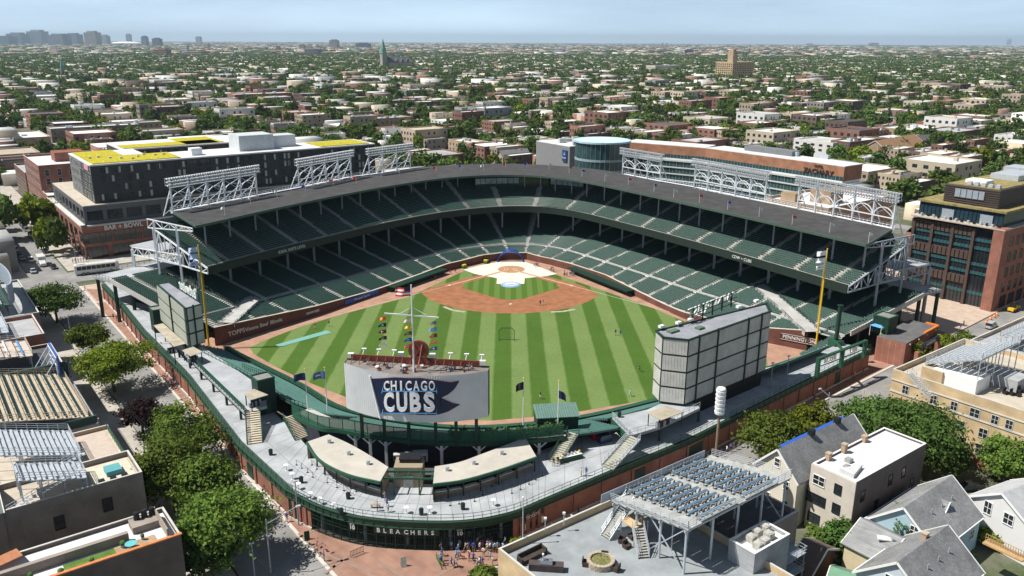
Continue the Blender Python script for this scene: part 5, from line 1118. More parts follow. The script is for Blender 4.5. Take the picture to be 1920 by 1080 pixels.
a, b = np.array(P2(1728,650,5.5)), np.array(P2(1760,632,5.5)); t = (b-a)/np.linalg.norm(b-a); q = B(); q.beam((*a,5.4),(*b,5.4),.3,1.3); q.obj('sign_panel', M('deep_blue',(0.02,0.03,0.06),.5,.1,1), gsn); sign_text('sign_letters','HORIZON',1.1,(*((a+b)/2+np.array([t[1],-t[0]])*.2),5.4),(*t,0),WLET,gsn)
for k in range(4): p = a+(b-a)*(k*.6-.2); q = B(); q.obox(p[0],p[1],0,.9,.9,4.7,AW); q.obj('pier', BRK, gsn)
# awnings on the decks
def awning(label, poly, z, post0, mat, name='deck_awning'):
    c = np.mean(poly, axis=0); th = thing(name, label, 'awning', (*c, post0)); q = B(); q.prism([tuple(p) for p in poly], lambda p: z-.12, lambda p: z); q.obj('canopy', mat, th)
    for p in poly: d = (c-np.array(p)); p = np.array(p)+d/np.linalg.norm(d)*.35; q = B(); q.beam((*p,post0),(*p,z-.12),.16); q.obj('post', BLACK, th)
    for k in range(5): f = .2+.15*k; p = np.array(poly[0])*(1-f)*.5+np.array(poly[1])*f*.5+np.array(poly[2])*f*.5+np.array(poly[3])*(1-f)*.5; q = B(); q.obox(p[0],p[1],post0,.7,.5,1.0+.3*(k%2),AW); q.obj('cabinet', BLACK if k%2 else GREYST, th)
OLD = M('weathered_canopy',(0.36,0.32,0.25),.9,.25,.5)
awning('weathered tan awning under the left corner of the large right board', [np.array(P2(*p,11)) for p in ((1213,770),(1248,757),(1283,768),(1240,784))], 10.6, 8.0, OLD)
awning('long grey awning at the foot of the right field board', [np.array(P2(*p,9.6)) for p in ((288,610),(306,606),(348,644),(326,650))], 9.6, 5.0, OLD)
awning('small square awning on the terrace by the right field board', [np.array(P2(*p,10.6)) for p in ((341,655),(362,648),(380,658),(357,666))], 10.4, 8.0, OLD)
awning('small awning in front of the tall green hut on the terrace', [np.array(P2(*p,10.4)) for p in ((457,738),(476,729),(503,740),(470,750))], 10.4, 8.0, OLD)
# ================================================================ buildings next to the ballpark
WINM = {}
def win(th, face, a, z, ww, hh, fm=WHT, gm=GLS, mull=1, name='window', sill=True):
    """face = (axis, value, outward sign) in street-grid coordinates; a = position along the wall, z = bottom"""
    key = (round(ww,2), round(hh,2), fm.name, gm.name, mull, sill)
    if key not in WINM:
        q = B(); t = .09
        q.box(0,-ww/2-t,0,.09,-ww/2,hh,0); q.box(0,ww/2,0,.09,ww/2+t,hh,0); q.box(0,-ww/2-t,hh,.09,ww/2+t,hh+t,0); q.box(0,-ww/2-t,-t,.14 if sill else .09,ww/2+t,0,0)
        for k in range(1, mull+1): y = -ww/2+ww*k/(mull+1); q.box(0,y-.04,0,.06,y+.04,hh,0)
        q.box(0,-ww/2,hh*.5-.035,.055,ww/2,hh*.5+.035,0); q.quad((.025,-ww/2,0),(.025,ww/2,0),(.025,ww/2,hh),(.025,-ww/2,hh),1)
        WINM[key] = q.mesh(name, [fm, gm])
    ax, val, sg = face
    if ax == 'w': xy = SW(a, val); ang = AW+(0 if sg > 0 else math.pi)
    else: xy = SW(val, a); ang = AW+math.pi/2+(0 if sg > 0 else math.pi)
    L = th.location; return mkobj(name, WINM[key], th, False, (xy[0]-L.x, xy[1]-L.y, z-L.z), ang)
def gbox(q, w0, s0, z0, w1, s1, z1, mi=0):
    P_ = [SW(s0,w0), SW(s0,w1), SW(s1,w1), SW(s1,w0)]; return q.prism(P_, z0, z1, mi)
ROOFW = M('white_roof_membrane', (0.62,0.62,0.62), 0.8, 0.16, 0.25); ROOFG = M('grey_roof_membrane', (0.36,0.37,0.38), 0.9, 0.18, 0.3); ROOFD = M('dark_roof_felt', (0.10,0.10,0.105), 0.95, 0.25, 0.3)
ROOFT = M('tan_roof_gravel', (0.46,0.41,0.34), 0.95, 0.15, 0.5); SHG = brickmat('grey_shingles', (0.27,0.275,0.28), (0.20,0.205,0.21), (0.12,0.12,0.125), 1.0, 0.12, 0.5, 0.17); SHGG = M('green_grey_shingles', (0.17,0.19,0.17), 0.95, 0.2, 0.8, bump=.2); SHB = M('brown_shingles', (0.15,0.11,0.09), 0.95, 0.2, 0.8)
TILE = M('orange_tile', (0.55,0.20,0.08), 0.8, 0.2, 2)
def flatb(name, label, cat, w0, w1, s0, s1, h, wall, roof, par=.7, cop=None, sides=None, group=None, z0=0):
    th = thing(name, label, cat, (*SW((s0+s1)/2,(w0+w1)/2), z0), 0, group)
    q = B(); P_ = [SW(s0,w0), SW(s0,w1), SW(s1,w1), SW(s1,w0)]
    q.prism(P_, z0-.1, h+par); q.f.pop(); q.m.pop(); q.v = q.v[:-4]                      # open top, parapet stands proud
    i_ = .28; I_ = [SW(s0+i_,w0+i_), SW(s0+i_,w1-i_), SW(s1-i_,w1-i_), SW(s1-i_,w0+i_)]
    for k in range(4): a, b = I_[k], I_[(k+1)%4]; q.quad((*b,h),(*a,h),(*a,h+par),(*b,h+par))
    q.obj('walls', wall, th); r_ = B(); r_.add([(*p,h) for p in I_], [(0,1,2,3)] if True else []); r_.obj('roof', roof, th)
    c = B()
    for k in range(4):
        a, b = np.array(P_[k]), np.array(P_[(k+1)%4]); ai, bi = np.array(I_[k]), np.array(I_[(k+1)%4]); c.add([(*a,h+par+.003),(*b,h+par+.003),(*bi,h+par+.003),(*ai,h+par+.003),(*a,h+par+.1),(*b,h+par+.1),(*bi,h+par+.1),(*ai,h+par+.1)], [(4,5,6,7),(0,1,5,4),(2,3,7,6)])
    c.obj('coping', cop or CONC_L, th); return th
def gableb(name, label, r0, r1, zr, half, ze, wall, roof, ov=.4, z0=0, cat='house', group=None):
    """gabled house from its ridge end points (world xy), half width and eave height"""
    r0 = np.array(r0); r1 = np.array(r1); t = (r1-r0)/np.linalg.norm(r1-r0); n = np.array([-t[1],t[0]])*half; th = thing(name, label, cat, (*((r0+r1)/2), z0), 0, group)
    q = B(); a, b, c, d = r0-n, r1-n, r1+n, r0+n
    q.add([(*a,z0-.1),(*b,z0-.1),(*c,z0-.1),(*d,z0-.1),(*a,ze),(*b,ze),(*c,ze),(*d,ze),(*r0,zr-.12),(*r1,zr-.12)], [(0,1,5,4),(2,3,7,6),(1,2,6,9,5),(3,0,4,8,7)]); q.obj('walls', wall, th)
    k = 1+ov/half; n2 = n*k; zz = ze-(zr-ze)*(k-1); e0, e1 = r0-t*ov, r1+t*ov; rf = B()
    for sg in (-1, 1):
        u = [(*e0,zr),(*e1,zr),(*(e1+n2*sg),zz),(*(e0+n2*sg),zz)]; v = [(x,y,z-.18) for x,y,z in u]
        rf.add(u+v, [(0,1,2,3) if sg < 0 else (3,2,1,0),(4,5,6,7),(2,3,7,6),(0,3,7,4),(1,2,6,5)])
    rf.obj('roof', roof, th); tb = B()
    for e in (e0, e1):
        for sg in (-1,1): tb.beam((*e,zr-.1),(*(e+n2*sg),zz-.1),.12,.3)
    tb.obj('bargeboard', WHITE, th); return th
def bleach(label, w0, w1, s0, s1, zf, zb, rows, rise, bench, steel, base, name='rooftop_bleachers', group='rooftop bleachers across the street', backs=False):
    """tiered metal benches; rise 'E' climbs towards smaller w, 'N' towards smaller s"""
    th = thing(name, label, 'bleachers', (*SW((s0+s1)/2,(w0+w1)/2), base), 0, group); fr = B(); dk = B()
    for r in range(rows):
        f0, f1 = r/rows, (r+1)/rows; z = zf+(zb-zf)*f0; q = B()
        if rise == 'E': a, b, c, d = w1-(w1-w0)*f0, w1-(w1-w0)*f1, s0, s1; gbox(dk, min(a,b), c, z-.08, max(a,b), d, z); gbox(q, (a*.35+b*.65)-.16, c+.4, z+.36, (a*.35+b*.65)+.16, d-.4, z+.43)
        else: a, b, c, d = s1-(s1-s0)*f0, s1-(s1-s0)*f1, w0, w1; gbox(dk, c, min(a,b), z-.08, d, max(a,b), z); gbox(q, c+.4, (a*.35+b*.65)-.16, z+.36, d-.4, (a*.35+b*.65)+.16, z+.43)
        if backs:
            if rise == 'E': gbox(q, (a*.2+b*.8)-.04, c+.4, z+.5, (a*.2+b*.8)+.04, d-.4, z+.85)
            else: gbox(q, c+.4, (a*.2+b*.8)-.04, z+.5, d-.4, (a*.2+b*.8)+.04, z+.85)
        q.obj('bench_row', bench, th)
    stuff(dk.obj('treads', steel, th))
    nn = max(2, int(abs(s1-s0 if rise == 'E' else w1-w0)/3))
    for k in range(nn+1):
        for f in (0.02, .35, .68, .98):
            z = zf+(zb-zf)*f
            if rise == 'E': xy = SW(s0+(s1-s0)*k/nn, w1-(w1-w0)*f)
            else: xy = SW(s1-(s1-s0)*f, w0+(w1-w0)*k/nn)
            fr.beam((*xy,base),(*xy,z-.1),.14)
        if rise == 'E': fr.beam((*SW(s0+(s1-s0)*k/nn,w1),zf-.2),(*SW(s0+(s1-s0)*k/nn,w0),zb-.2),.14)
        else: fr.beam((*SW(s1,w0+(w1-w0)*k/nn),zf-.2),(*SW(s0,w0+(w1-w0)*k/nn),zb-.2),.14)
    stuff(fr.obj('steel_frame', steel, th)); rl = B()
    if rise == 'E': pts = [(*SW(s0,w1),zf),(*SW(s0,w0),zb),(*SW(s1,w0),zb),(*SW(s1,w1),zf),(*SW(s0,w1),zf)]
    else: pts = [(*SW(s1,w0),zf),(*SW(s0,w0),zb),(*SW(s0,w1),zb),(*SW(s1,w1),zf),(*SW(s1,w0),zf)]
    rail_on(rl, pts, 1.1, 1.5, .06, (1,.66,.33)); stuff(rl.obj('guard_rail', steel, th)); return th
def clutter(th, items, mat=GALV):
    for (s, w, z, a, b, h) in items: q = B(); q.obox(*SW(s,w), z, a, b, h, AW); q.obox(*SW(s,w), z+h+.002, a*.8, b*.8, .06, AW); q.obj('roof_unit', mat, th)
def chimney(th, xy, z, h, mat=BRK_T): q = B(); q.obox(*xy, z, .8, .7, h, AW); q.obox(*xy, z+h, .95, .85, .15, AW); q.obj('chimney', mat, th)
BRK_DG = brickmat('dark_grey_brick',(0.13,0.105,0.095),(0.10,0.085,0.078),(0.15,0.13,0.12))
# ---- east side of the left street
L1 = flatb('brick_building', 'brown brick building with white roof garden in the bottom left corner', 'building', -180, -140.3, -113.2, -104.8, 11.0, BRK_DG, ROOFW, .55)
q = B(); gbox(q,-180,-113.4,11.62,-140.2,-112.9,11.8); q.obj('tile_coping', TILE, L1)
q = B(); gbox(q, -180, -109.9, 11.0, -146, -109.2, 12.3); q.obj('dividing_wall', BRK_G, L1)
q = B(); gbox(q, -154, -113.0, 11.02, -148, -110.4, 11.08); q.obj('lawn', M('roof_turf',(0.09,0.17,0.03),.9,.3,1), L1)
q = B(); gbox(q, -148, -113.0, 11.02, -143, -110.2, 11.10); q.obj('roof_deck', WOOD, L1)
q = B(); p = SW(-111.8,-146.2); q.tube((*p,11.1),(*p,11.8),.06,6); q.tube((*p,11.8),(*p,11.86),.75,14); q.obj('turquoise_table', M('turquoise',(0.12,0.45,0.48),.5,.1,1), L1)
for k, (s, w, r) in enumerate(((-110.9,-147,.6),(-112.6,-154.5,.6),(-111.2,-157.6,.5),(-109.5,-150,.4),(-112.4,-151,.5),(-110.6,-144.5,.4),(-110.8,-160.5,.9))):
    q = B(); p = SW(s,w); q.tube((*p,11.05),(*p,11.55),r*.5,10,r*.6,0); q.ball((*p,11.75),r*.7,8,5,.8,1); q.obj('planter', [CONC, M('planter_green',(0.06,0.12,0.03),.9,.4,4)], L1)
q = B(); a = SW(-107.5,-166); b = SW(-105.8,-158); q.beam((*a,11.7),(*b,12.1),2.2,.1); q.obj('timber_ramp', M('red_timber',(0.38,0.16,0.08),.8,.2,2), L1)
for k in range(3): q = B(); p = SW(-106.6,-142.2-k*1.0); q.tube((*p,12.0),(*p,13.1),.42,10,.36); q.obj('vent_pipe', BLACK, L1)
q = B(); gbox(q,-145.2,-108.6,11.0,-141.4,-106,12.0); q.obj('stair_box', BRK_G, L1)
q = B(); [gbox(q,-141.9+d,-112.8,11.5+.35*k,-141.7+d,-106,11.75+.35*k) for k in range(4) for d in (0,)]; stuff(q.obj('timber_screen', M('grey_timber',(0.30,0.26,0.21),.9,.2,1), L1))
for k, w in enumerate((-152,-160,-168,-176)): win(L1, ('s',-113.2,-1), w, 5.5, 1.0, 1.6, CONC)
L2 = flatb('brick_building', 'weathered grey-brown brick building with two small silver bleachers at left', 'building', -185, -140.2, -93.2, -84.6, 11.0, BRK_G, ROOFT, .8)
for w, z in ((-145.5+0,7.2),(-152,6.6),(-168.5,6.8),(-170,2.2),(-158,2.4)): win(L2, ('s',-93.2,-1), w, z, 1.2, 2.0, BLACK)
g2 = gableb('shingle_roofed_block', 'green-grey shingled roof block at the left edge beside the silver bleachers', SW(-88.9,-186), SW(-88.9,-158.5), 14.2, 4.6, 11.9, BRK_G, SHGG, .15, 0, 'building')
bleach('small silver bleachers with five tiers above the grey brick wall', -156, -147.5, -92.2, -86.2, 13.0, 15.4, 6, 'E', GALV, GALV, 11.0)
q = thing('rooftop_stairs','long silver stairs in front of the small silver bleachers','stairs',(*SW(-92.5,-157),11)); st = B(); a, b = Vector((*SW(-92.6,-158),11.2)), Vector((*SW(-92.4,-148),14.6))
for k in range(18): c = a.lerp(b,(k+.5)/18); st.obox(c.x,c.y,c.z,.45,1.0,.06,AW)
st.obj('steps', GALV, q)['kind']='stuff'; rl = B(); rail_on(rl,[tuple(a),tuple(b)],1.0,1.2,.06); stuff(rl.obj('handrail', GALV, q))
th = thing('roof_terrace','small cream roof terrace with teal table at the street end','terrace',(*SW(-88,-143),11.0)); q = B(); gbox(q,-146.8,-92.6,11.02,-140.8,-85.4,11.12); q.obj('deck', M('cream_boards',(0.55,0.50,0.40),.9,.1,1), th); q = B(); [gbox(q,*v) for v in ((-144.6,-90.4,11.12,-142.4,-88.0,11.9),)]; q.obj('teal_table', M('teal',(0.10,0.33,0.36),.6,.1,1), th)
q = B(); [gbox(q,-146+k*1.6,-92,11.12,-145.2+k*1.6,-91.2,11.6) for k in range(3)]; stuff(q.obj('sofas', BLACK, th))
L3 = flatb('brick_building', 'low brick building under the large silver bleachers at left', 'building', -185, -140.2, -83.8, -69.2, 9.6, BRK_T, ROOFT, .6)
bleach('large silver bleachers with eight broad tiers at left', -158, -146.5, -82, -71.5, 12.0, 15.6, 8, 'E', GALV, GALV, 9.6)
th = thing('rooftop_stairs','silver stairs down the side of the large silver bleachers','stairs',(*SW(-83.2,-150),10)); st = B(); a, b = Vector((*SW(-83.3,-154),10.4)), Vector((*SW(-82.8,-146),12.4))
for k in range(12): c = a.lerp(b,(k+.5)/12); st.obox(c.x,c.y,c.z,.5,1.0,.06,AW)
st.obj('steps', GALV, th)['kind']='stuff'; rl = B(); rail_on(rl,[tuple(a),tuple(b)],1.0,1.2,.06); stuff(rl.obj('handrail', GALV, th))
q = B(); gbox(q,-145.5,-83,9.62,-141,-70,9.72); q.obj('terrace_deck', M('pink_boards',(0.48,0.40,0.34),.9,.1,1), L3); rl = B(); rail_on(rl,[(*SW(-83,-140.5),9.7),(*SW(-70,-140.5),9.7)],1.1,1.4,.09,(1,.7,.4)); stuff(rl.obj('terrace_rail', GRN, L3))
chimney(L3, SW(-82.5,-159.5), 9.6, 5.0, BRK)
th = thing('parasol','blue and white parasol on the tan roof terrace at the left edge','parasol',(*SW(-88+6,-165),9.6)); p = SW(-81,-164); q = B(); q.tube((*p,9.6),(*p,11.9),.05,6); q.obj('pole', WHT, th); q = B(); q.tube((*p,11.6),(*p,12.3),1.7,8,.05); q.obj('canopy', M('parasol_blue',(0.05,0.20,0.65),.7,.3,1.2), th)
for k, (s, w) in enumerate(((-72.5,-138.2),(-83.5,-137.6))): 
    th = thing('porch_canopy', ('rust brown porch canopy beside the purple tree','rust brown porch canopy below the silver bleachers')[k], 'canopy', (*SW(s,w),0)); q = B(); gbox(q,w-1.8,s-2.2,3.6,w+2.2,s+2.2,3.9); q.obj('slab', M('rust_roof',(0.20,0.09,0.055),.9,.2,1), th); q = B(); [gbox(q,w+a,s+b,0,w+a+.2,s+b+.2,3.6) for a in (-1.6,1.8) for b in (-2,1.8)]; stuff(q.obj('posts', WOOD, th))
L4 = flatb('brick_building', 'pale panelled building under the dark green rooftop bleachers at left', 'building', -190, -141.2, -67.4, -40, 9.4, M('pale_panel',(0.42,0.37,0.32),.85,.1,.5), ROOFG, .5)
DGS = M('dark_green_frame',(0.035,0.07,0.06),.6,.15,1); TREADT = M('tan_tread',(0.45,0.39,0.30),.9,.15,1)
th = bleach('broad dark green rooftop bleachers with many rows at the left edge', -178, -142.5, -66.4, -42, 11.4, 19.2, 27, 'E', DGS, TREADT, 9.5, backs=True)
q = B(); gbox(q,-178,-67.2,10.2,-141.4,-66.8,11.6); gbox(q,-178,-41.6,10.2,-141.4,-41.0,13.4); q.obj('side_beam', DGS, th)
L5 = flatb('brick_building', 'dark roofed building with colourful rooftop seats at the left edge', 'building', -185, -141, -38, -18, 9.5, BRK_D, ROOFD, .6)
CSEAT = [M('seat_blue',(0.08,0.28,0.60),.6,.1,1), M('seat_white',(0.62,0.64,0.66),.6,.1,1), M('seat_rust',(0.42,0.20,0.10),.7,.1,1)]
th = bleach('rooftop bleachers with blue, white and rust seats at the left edge', -166, -146, -31, -20, 12.5, 16, 8, 'E', CSEAT[0], M('pink_tread',(0.5,0.43,0.38),.9,.1,1), 9.5)
rws = [c for c in th.children if c.name.startswith('bench_row')]
for i, c in enumerate(rws): c.data.materials.clear(); c.data.materials.append(CSEAT[i % 3])
th = thing('sign_frame','white lattice sign frame with blue face above the left street','sign',(*SW(-39,-143),9.5)); q = B()
for s in (-44,-41,-38,-35): q.beam((*SW(s,-143.5),9.5),(*SW(s,-143.5),15.5),.18); q.beam((*SW(s,-147.5),9.5),(*SW(s,-143.5),15.2),.15); q.beam((*SW(s,-145.6),12.3),(*SW(s,-143.5),10),.12)
for h in (10,11.8,13.6,15.4): q.beam((*SW(-44,-143.5),h),(*SW(-35,-143.5),h),.14); 
for k in range(3): q.beam((*SW(-44+3*k,-143.5),9.8),(*SW(-41+3*k,-143.5),15.4),.1)
stuff(q.obj('lattice', WHT, th)); q = B(); gbox(q,-143.3,-44.2,10.2,-143.05,-34.8,15.8); q.obj('sign_face', BLUE, th)
L6 = flatb('brick_building', 'red brick building with grey parapet beyond the colourful rooftop seats', 'building', -185, -141.5, -14, 3, 10.5, BRK, ROOFG, .8)
bleach('silver rooftop bleachers above the red brick parapet at the left edge', -172, -148, -12, 2, 12.5, 17, 9, 'E', GALV, GALV, 10.5)
L7 = flatb('brick_building', 'dark building with green rooftop stand at the far left of the street', 'building', -185, -139.5, 8, 44, 9.5, BRK_G, ROOFG, .5)
th = bleach('green framed rooftop stand with curved rear wall at the left edge', -172, -145, 12, 40, 12, 18.2, 10, 'E', GALV, DGS, 9.5)
q = B()
for k in range(8): 
    a0, a1 = math.pi*k/8, math.pi*(k+1)/8; q.beam((*SW(26-14*math.cos(a0),-145+2*math.sin(a0)),14.5),(*SW(26-14*math.cos(a1),-145+2*math.sin(a1)),14.5),.3,5.0)
q.obj('curved_screen', M('screen_grey_blue',(0.30,0.36,0.42),.6,.1,1), th)
# ---- north side of the avenue on the right
R1 = flatb('grill_terrace_building', 'yellow brick building with grey roof terrace, fire pit and wicker chairs', 'building', -108.4, -82.6, -172, -141, 10.6, BRK_Y, M('terrace_grey',(0.265,0.29,0.305),.85,.22,.3), .95)
p = P(1126,1058,10.6); th = thing('fire_pit','round stone fire pit with planting on the grey roof terrace','fire pit',p); q = B(); n = 20
for i in range(n):
    a = 2*math.pi*i/n
    for r_, z in ((0,0),(1,.28),(2,.56)): st = B(); an = a+(r_%2)*.16; st.obox(p[0]+1.55*math.cos(an),p[1]+1.55*math.sin(an),p[2]+z,.5,.46,.26,an+math.pi/2); st.obj('stone', M('pit_stone',(0.40,0.34,0.26),.95,.25,2), th)
q.tube((p[0],p[1],p[2]),(p[0],p[1],p[2]+.6),1.35,16); q.obj('soil', M('pit_plants',(0.16,0.16,0.06),.95,.5,3), th)
def wicker(label, px, py, z, face, name='wicker_chair'):
    p = P(px,py,z); th = thing(name,label,'chair',p,0,'wicker chairs on the roof terrace'); W_ = M('wicker',(0.055,0.042,0.036),.8,.3,3); c, s_ = math.cos(face), math.sin(face)
    def part(nm, x0,y0,z0,x1,y1,z1): q = B(); q.box(x0,y0,z0,x1,y1,z1); q.tf(p,face); q.obj(nm, W_, th)
    part('seat',-.4,-.4,.1,.4,.4,.45); part('backrest',-.45,-.45,.45,-.3,.45,1.05); part('arm',-.4,-.48,.1,.4,-.38,.65); part('arm',-.4,.38,.1,.4,.48,.65)
for k,(px,py,fc,lb) in enumerate(((1098,1060,-.2,'dark wicker chair left of the fire pit'),(1133,1049,-1.8,'dark wicker chair behind the fire pit'),(1155,1070,2.6,'dark wicker chair right of the fire pit'),(1166,1017,-.4,'dark wicker chair nearest the terrace stairs'),(1175,1027,-.9,'dark wicker chair in the middle of the seating group by the stairs'),(1185,1010,3.6,'dark wicker chair tucked under the terrace stairs'))): wicker(lb,px,py,10.6,fc)
th = thing('wicker_bench','long dark wicker bench against the terrace parapet','bench',P(1000,1042,10.6)); a, b = Vector(P(975,1058,10.6)), Vector(P(1020,1036,10.6)); q = B(); q.beam(a+Vector((0,0,.3)),b+Vector((0,0,.3)),1.0,.5); q.obj('seat', MATS['wicker'], th); q = B(); q.beam(a+Vector((-.3,.45,.7)),b+Vector((-.3,.45,.7)),.15,.9); q.obj('backrest', MATS['wicker'], th)
for nm, pt in (('arm',a),('arm',b)): q = B(); q.obox(pt.x,pt.y,10.65,.2,1.1,.9,AW); q.obj(nm, MATS['wicker'], th)
p = P(1024,1068,10.6); th = thing('barbecue','stainless barbecue grill in a dark counter at the bottom of the terrace','grill',p); q = B(); q.obox(p[0],p[1],p[2],4.4,1.1,.95,AW-.75); q.obj('counter', M('dark_counter',(0.07,0.055,0.055),.7,.2,1), th); q = B(); a = AW-.75; d = Vector((math.cos(a),math.sin(a),0)); c = Vector(p)+Vector((0,0,1.15)); q.tube(c-d*.8,c+d*.8,.45,12); q.obj('hood', M('stainless',(0.45,0.46,0.48),.25,.1,1,metal=.8), th)
for k,(px,py) in enumerate(((980,1000),(1018,1050))): 
    p = P(px,py+20,10.6); th = thing('terrace_lamp',('tall thin pole at the corner of the grey roof terrace','short lamp post on the grey roof terrace')[k],'lamp post',p); q = B(); q.tube(p,(p[0],p[1],p[2]+(7,2.4)[k]),.07,6); q.obj('pole', GALV, th); q = B(); q.ball((p[0],p[1],p[2]+(7,2.4)[k]),.16,8,5); q.obj('head', WHITE, th)
for k,(px,py) in enumerate(((1022,975),(1057,965),(1198,905))):
    p = P(px,py+20,11.5); th = thing('parapet_lamp',f'{("first","second","third")[k]} white lamp along the terrace parapet from the left','lamp',p,0,'lamps on the terrace parapet'); q = B(); q.tube(p,(p[0],p[1],p[2]+1.7),.06,6); q.obj('pole', GALV, th); q = B(); q.obox(p[0],p[1],p[2]+1.7,.35,.35,.3); q.obj('head', WHITE, th)
# steel deck carrying rows of blue benches and stools
sdk = thing('steel_seating_deck','raised galvanised steel deck with rows of blue benches on the roof terrace','bleachers',(*SW(-151,-81),10.6),0,'rooftop bleachers across the street')
W0, W1, S0, S1 = -92.5, -71.5, -158.6, -145.0
def zdk(s): return 14.9+(S1-s)/(S1-S0)*2.6
NR = 9
for r in range(NR):
    sa, sb2 = S1-(S1-S0)*r/NR, S1-(S1-S0)*(r+1)/NR; z = zdk((sa+sb2)/2); q = B(); gbox(q,W0,sb2,z-.18,W1,sa,z); q.obj('tier', M('worn_steel_deck',(0.36,0.37,0.36),.7,.25,.7), sdk)
    for wa, wb in ((W0+2.2,-83.2),(-81.6,W1-3.2)):
        q = B(); gbox(q,wa,sb2+.15,z+.78,wb,sb2+.55,z+.9); q.obj('blue_bench', M('bench_blue',(0.085,0.15,0.22),.5,.12,1), sdk)
        st = B(); n = int((wb-wa)/.75)
        for k in range(n):
            x = wa+.4+k*.75; c = SW(sb2+.95+RNG.uniform(-.12,.12),x); st.obox(*c,z+.5,.4,.4,.07,AW+RNG.uniform(-.4,.4),k%3 if k%3<2 else 0); st.beam((*c,z),(*c,z+.5),.07); st.obox(c[0],c[1]+.18,z+.55,.36,.06,.42,AW,1)
        stuff(st.obj('stools', [BLACK, M('stool_grey',(0.33,0.33,0.32),.6,.3,2)], sdk))
q = B()
for w in np.linspace(W0+.4,W1-.4,5):
    for s in np.linspace(S0+.5,S1-.5,4): q.tube((*SW(s,w),10.6 if s > -172 else 0),(*SW(s,w),zdk(s)-.2),.16,8)
    q.beam((*SW(S0,w),zdk(S0)-.35),(*SW(S1,w),zdk(S1)-.35),.22,.35)
for s in np.linspace(S0+.5,S1-.5,4): q.beam((*SW(s,W0),zdk(s)-.6),(*SW(s,W1),zdk(s)-.6),.2,.3)
for w in (W0+.4,W1-.4): q.beam((*SW(S0+.5,w),10.8),(*SW(-152,w),zdk(-152)-.4),.13); q.beam((*SW(-152,w),10.8),(*SW(S0+.5,w),zdk(S0)-.4),.13)
stuff(q.obj('columns', GALV, sdk)); rl = B(); rail_on(rl,[(*SW(S1,W0),zdk(S1)),(*SW(S0,W0),zdk(S0)),(*SW(S0,W1),zdk(S0)),(*SW(S1,W1),zdk(S1))],1.1,1.5,.055,(1,.75,.5,.25)); stuff(rl.obj('guard_rail', GALV, sdk))
for k in range(9): q = B(); a = W0-1.5+k*2.35; gbox(q,a,S1+.15,zdk(S1)-.1,a+2.28,S1+.22,zdk(S1)+1.25); q.obj('front_panel', M('pale_panel_blue',(0.40,0.45,0.50),.6,.08,.5,rand=.05), sdk)
def steelstair(label, a, b, wd):
    th = thing('terrace_stairs',label,'stairs',a,0,'steel stairs on the roof terrace'); a = Vector(a); b = Vector(b); d = b-a; h = Vector((d.x,d.y,0)).normalized(); s_ = Vector((-h.y,h.x,0)); n = int(abs(d.z)/.22)
    for k in range(n): c = a.lerp(b,(k+.5)/n); q = B(); q.obox(c.x,c.y,c.z,.32,wd,.05,math.atan2(h.y,h.x)); q.obj('step', M('steel_tread',(0.34,0.33,0.30),.7,.2,1), th)
    for sg in (-1,1): q = B(); q.beam(a+s_*sg*wd/2,b+s_*sg*wd/2,.08,.3); q.obj('stringer', GALV, th); q = B(); rail_on(q,[tuple(a+s_*sg*wd/2),tuple(b+s_*sg*wd/2)],1.05,1.2,.055,(1,.6)); q.obj('handrail', GALV, th)
steelstair('silver steel stairs rising from the terrace beside the street wall', P(1135,1008,10.7), P(1182,935,14.8), 1.6)
steelstair('silver steel stairs turning up beside the wicker chairs', P(1207,1046,10.7), P(1196,990,13.2), 1.5)
for lab, pts, z in (('plywood landing at the top of the terrace stairs',((1165,975),(1190,958),(1215,975),(1190,992)),13.2),('plywood landing beside the blue benches',((1240,965),(1268,948),(1294,966),(1262,982)),14.6)):
    pl = [P2(*p,z) for p in pts]; th = thing('stair_landing',lab,'landing',(*pl[0],10.6)); q = B(); q.prism(pl,z-.15,z); q.obj('platform', M('plywood',(0.50,0.38,0.23),.9,.15,1), th); q = B(); [q.beam((*p,10.6),(*p,z-.15),.14) for p in pl]; rail_on(q,[(*p,z) for p in pl],1.0,1.4,.05); stuff(q.obj('frame', GALV, th))
flat_ = B(); rb = flatb('service_block','grey block with air conditioning units on its roof right of the terrace','building',-85.2,-77.9,-163.4,-159.4,13.0,brickmat('pale_block',(0.36,0.37,0.38),(0.32,0.33,0.34),(0.25,0.26,0.27),1,0,.5,.25),M('white_felt',(0.6,0.6,0.58),.9,.1,.5),.5,WHITE)
for k,(s,w) in enumerate(((-160.5,-79.2),(-160.5,-80.9),(-161.8,-80.2),(-162.3,-81.8),(-162.4,-83.2),(-160.9,-82.6))):
    q = B(); p = SW(s,w); q.obox(*p,13.05,1.05,1.05,.85,AW); q.tube((*p,13.9),(*p,13.97),.42,12); q.obj('air_conditioner', M('ac_grey',(0.42,0.41,0.38),.6,.3,2), rb)
ext_ = flatb('rear_brick_wing','tall grey brick rear wing behind the steel seating deck','building',-82.4,-68.6,-158.6,-141.2,10.2,BRK_G,ROOFD,.9)
th = thing('fire_escape','dark steel fire escape behind the grey service block','stairs',(*SW(-162,-74.5),0)); q = B()
for z in (3,5.8,8.4):
    gbox(q,-77.4,-163,z,-72.8,-160.4,z+.12); rail_on(q,[(*SW(-160.4,-77.4),z),(*SW(-160.4,-72.8),z),(*SW(-163,-72.8),z),(*SW(-163,-77.4),z)],1.05,1.2,.06)
for w in (-77.2,-73):
    for s in (-162.8,-160.6): q.beam((*SW(s,w),0),(*SW(s,w),9.5),.14)
q.obj('frame', GREYST, th)['kind']='stuff'
R2 = flatb('white_roof_house','three-storey house with bright white flat roof and tan end wall','house',-55,-34,-159.2,-151.8,10.8,BRK_DG,ROOFW,.35,WHITE)
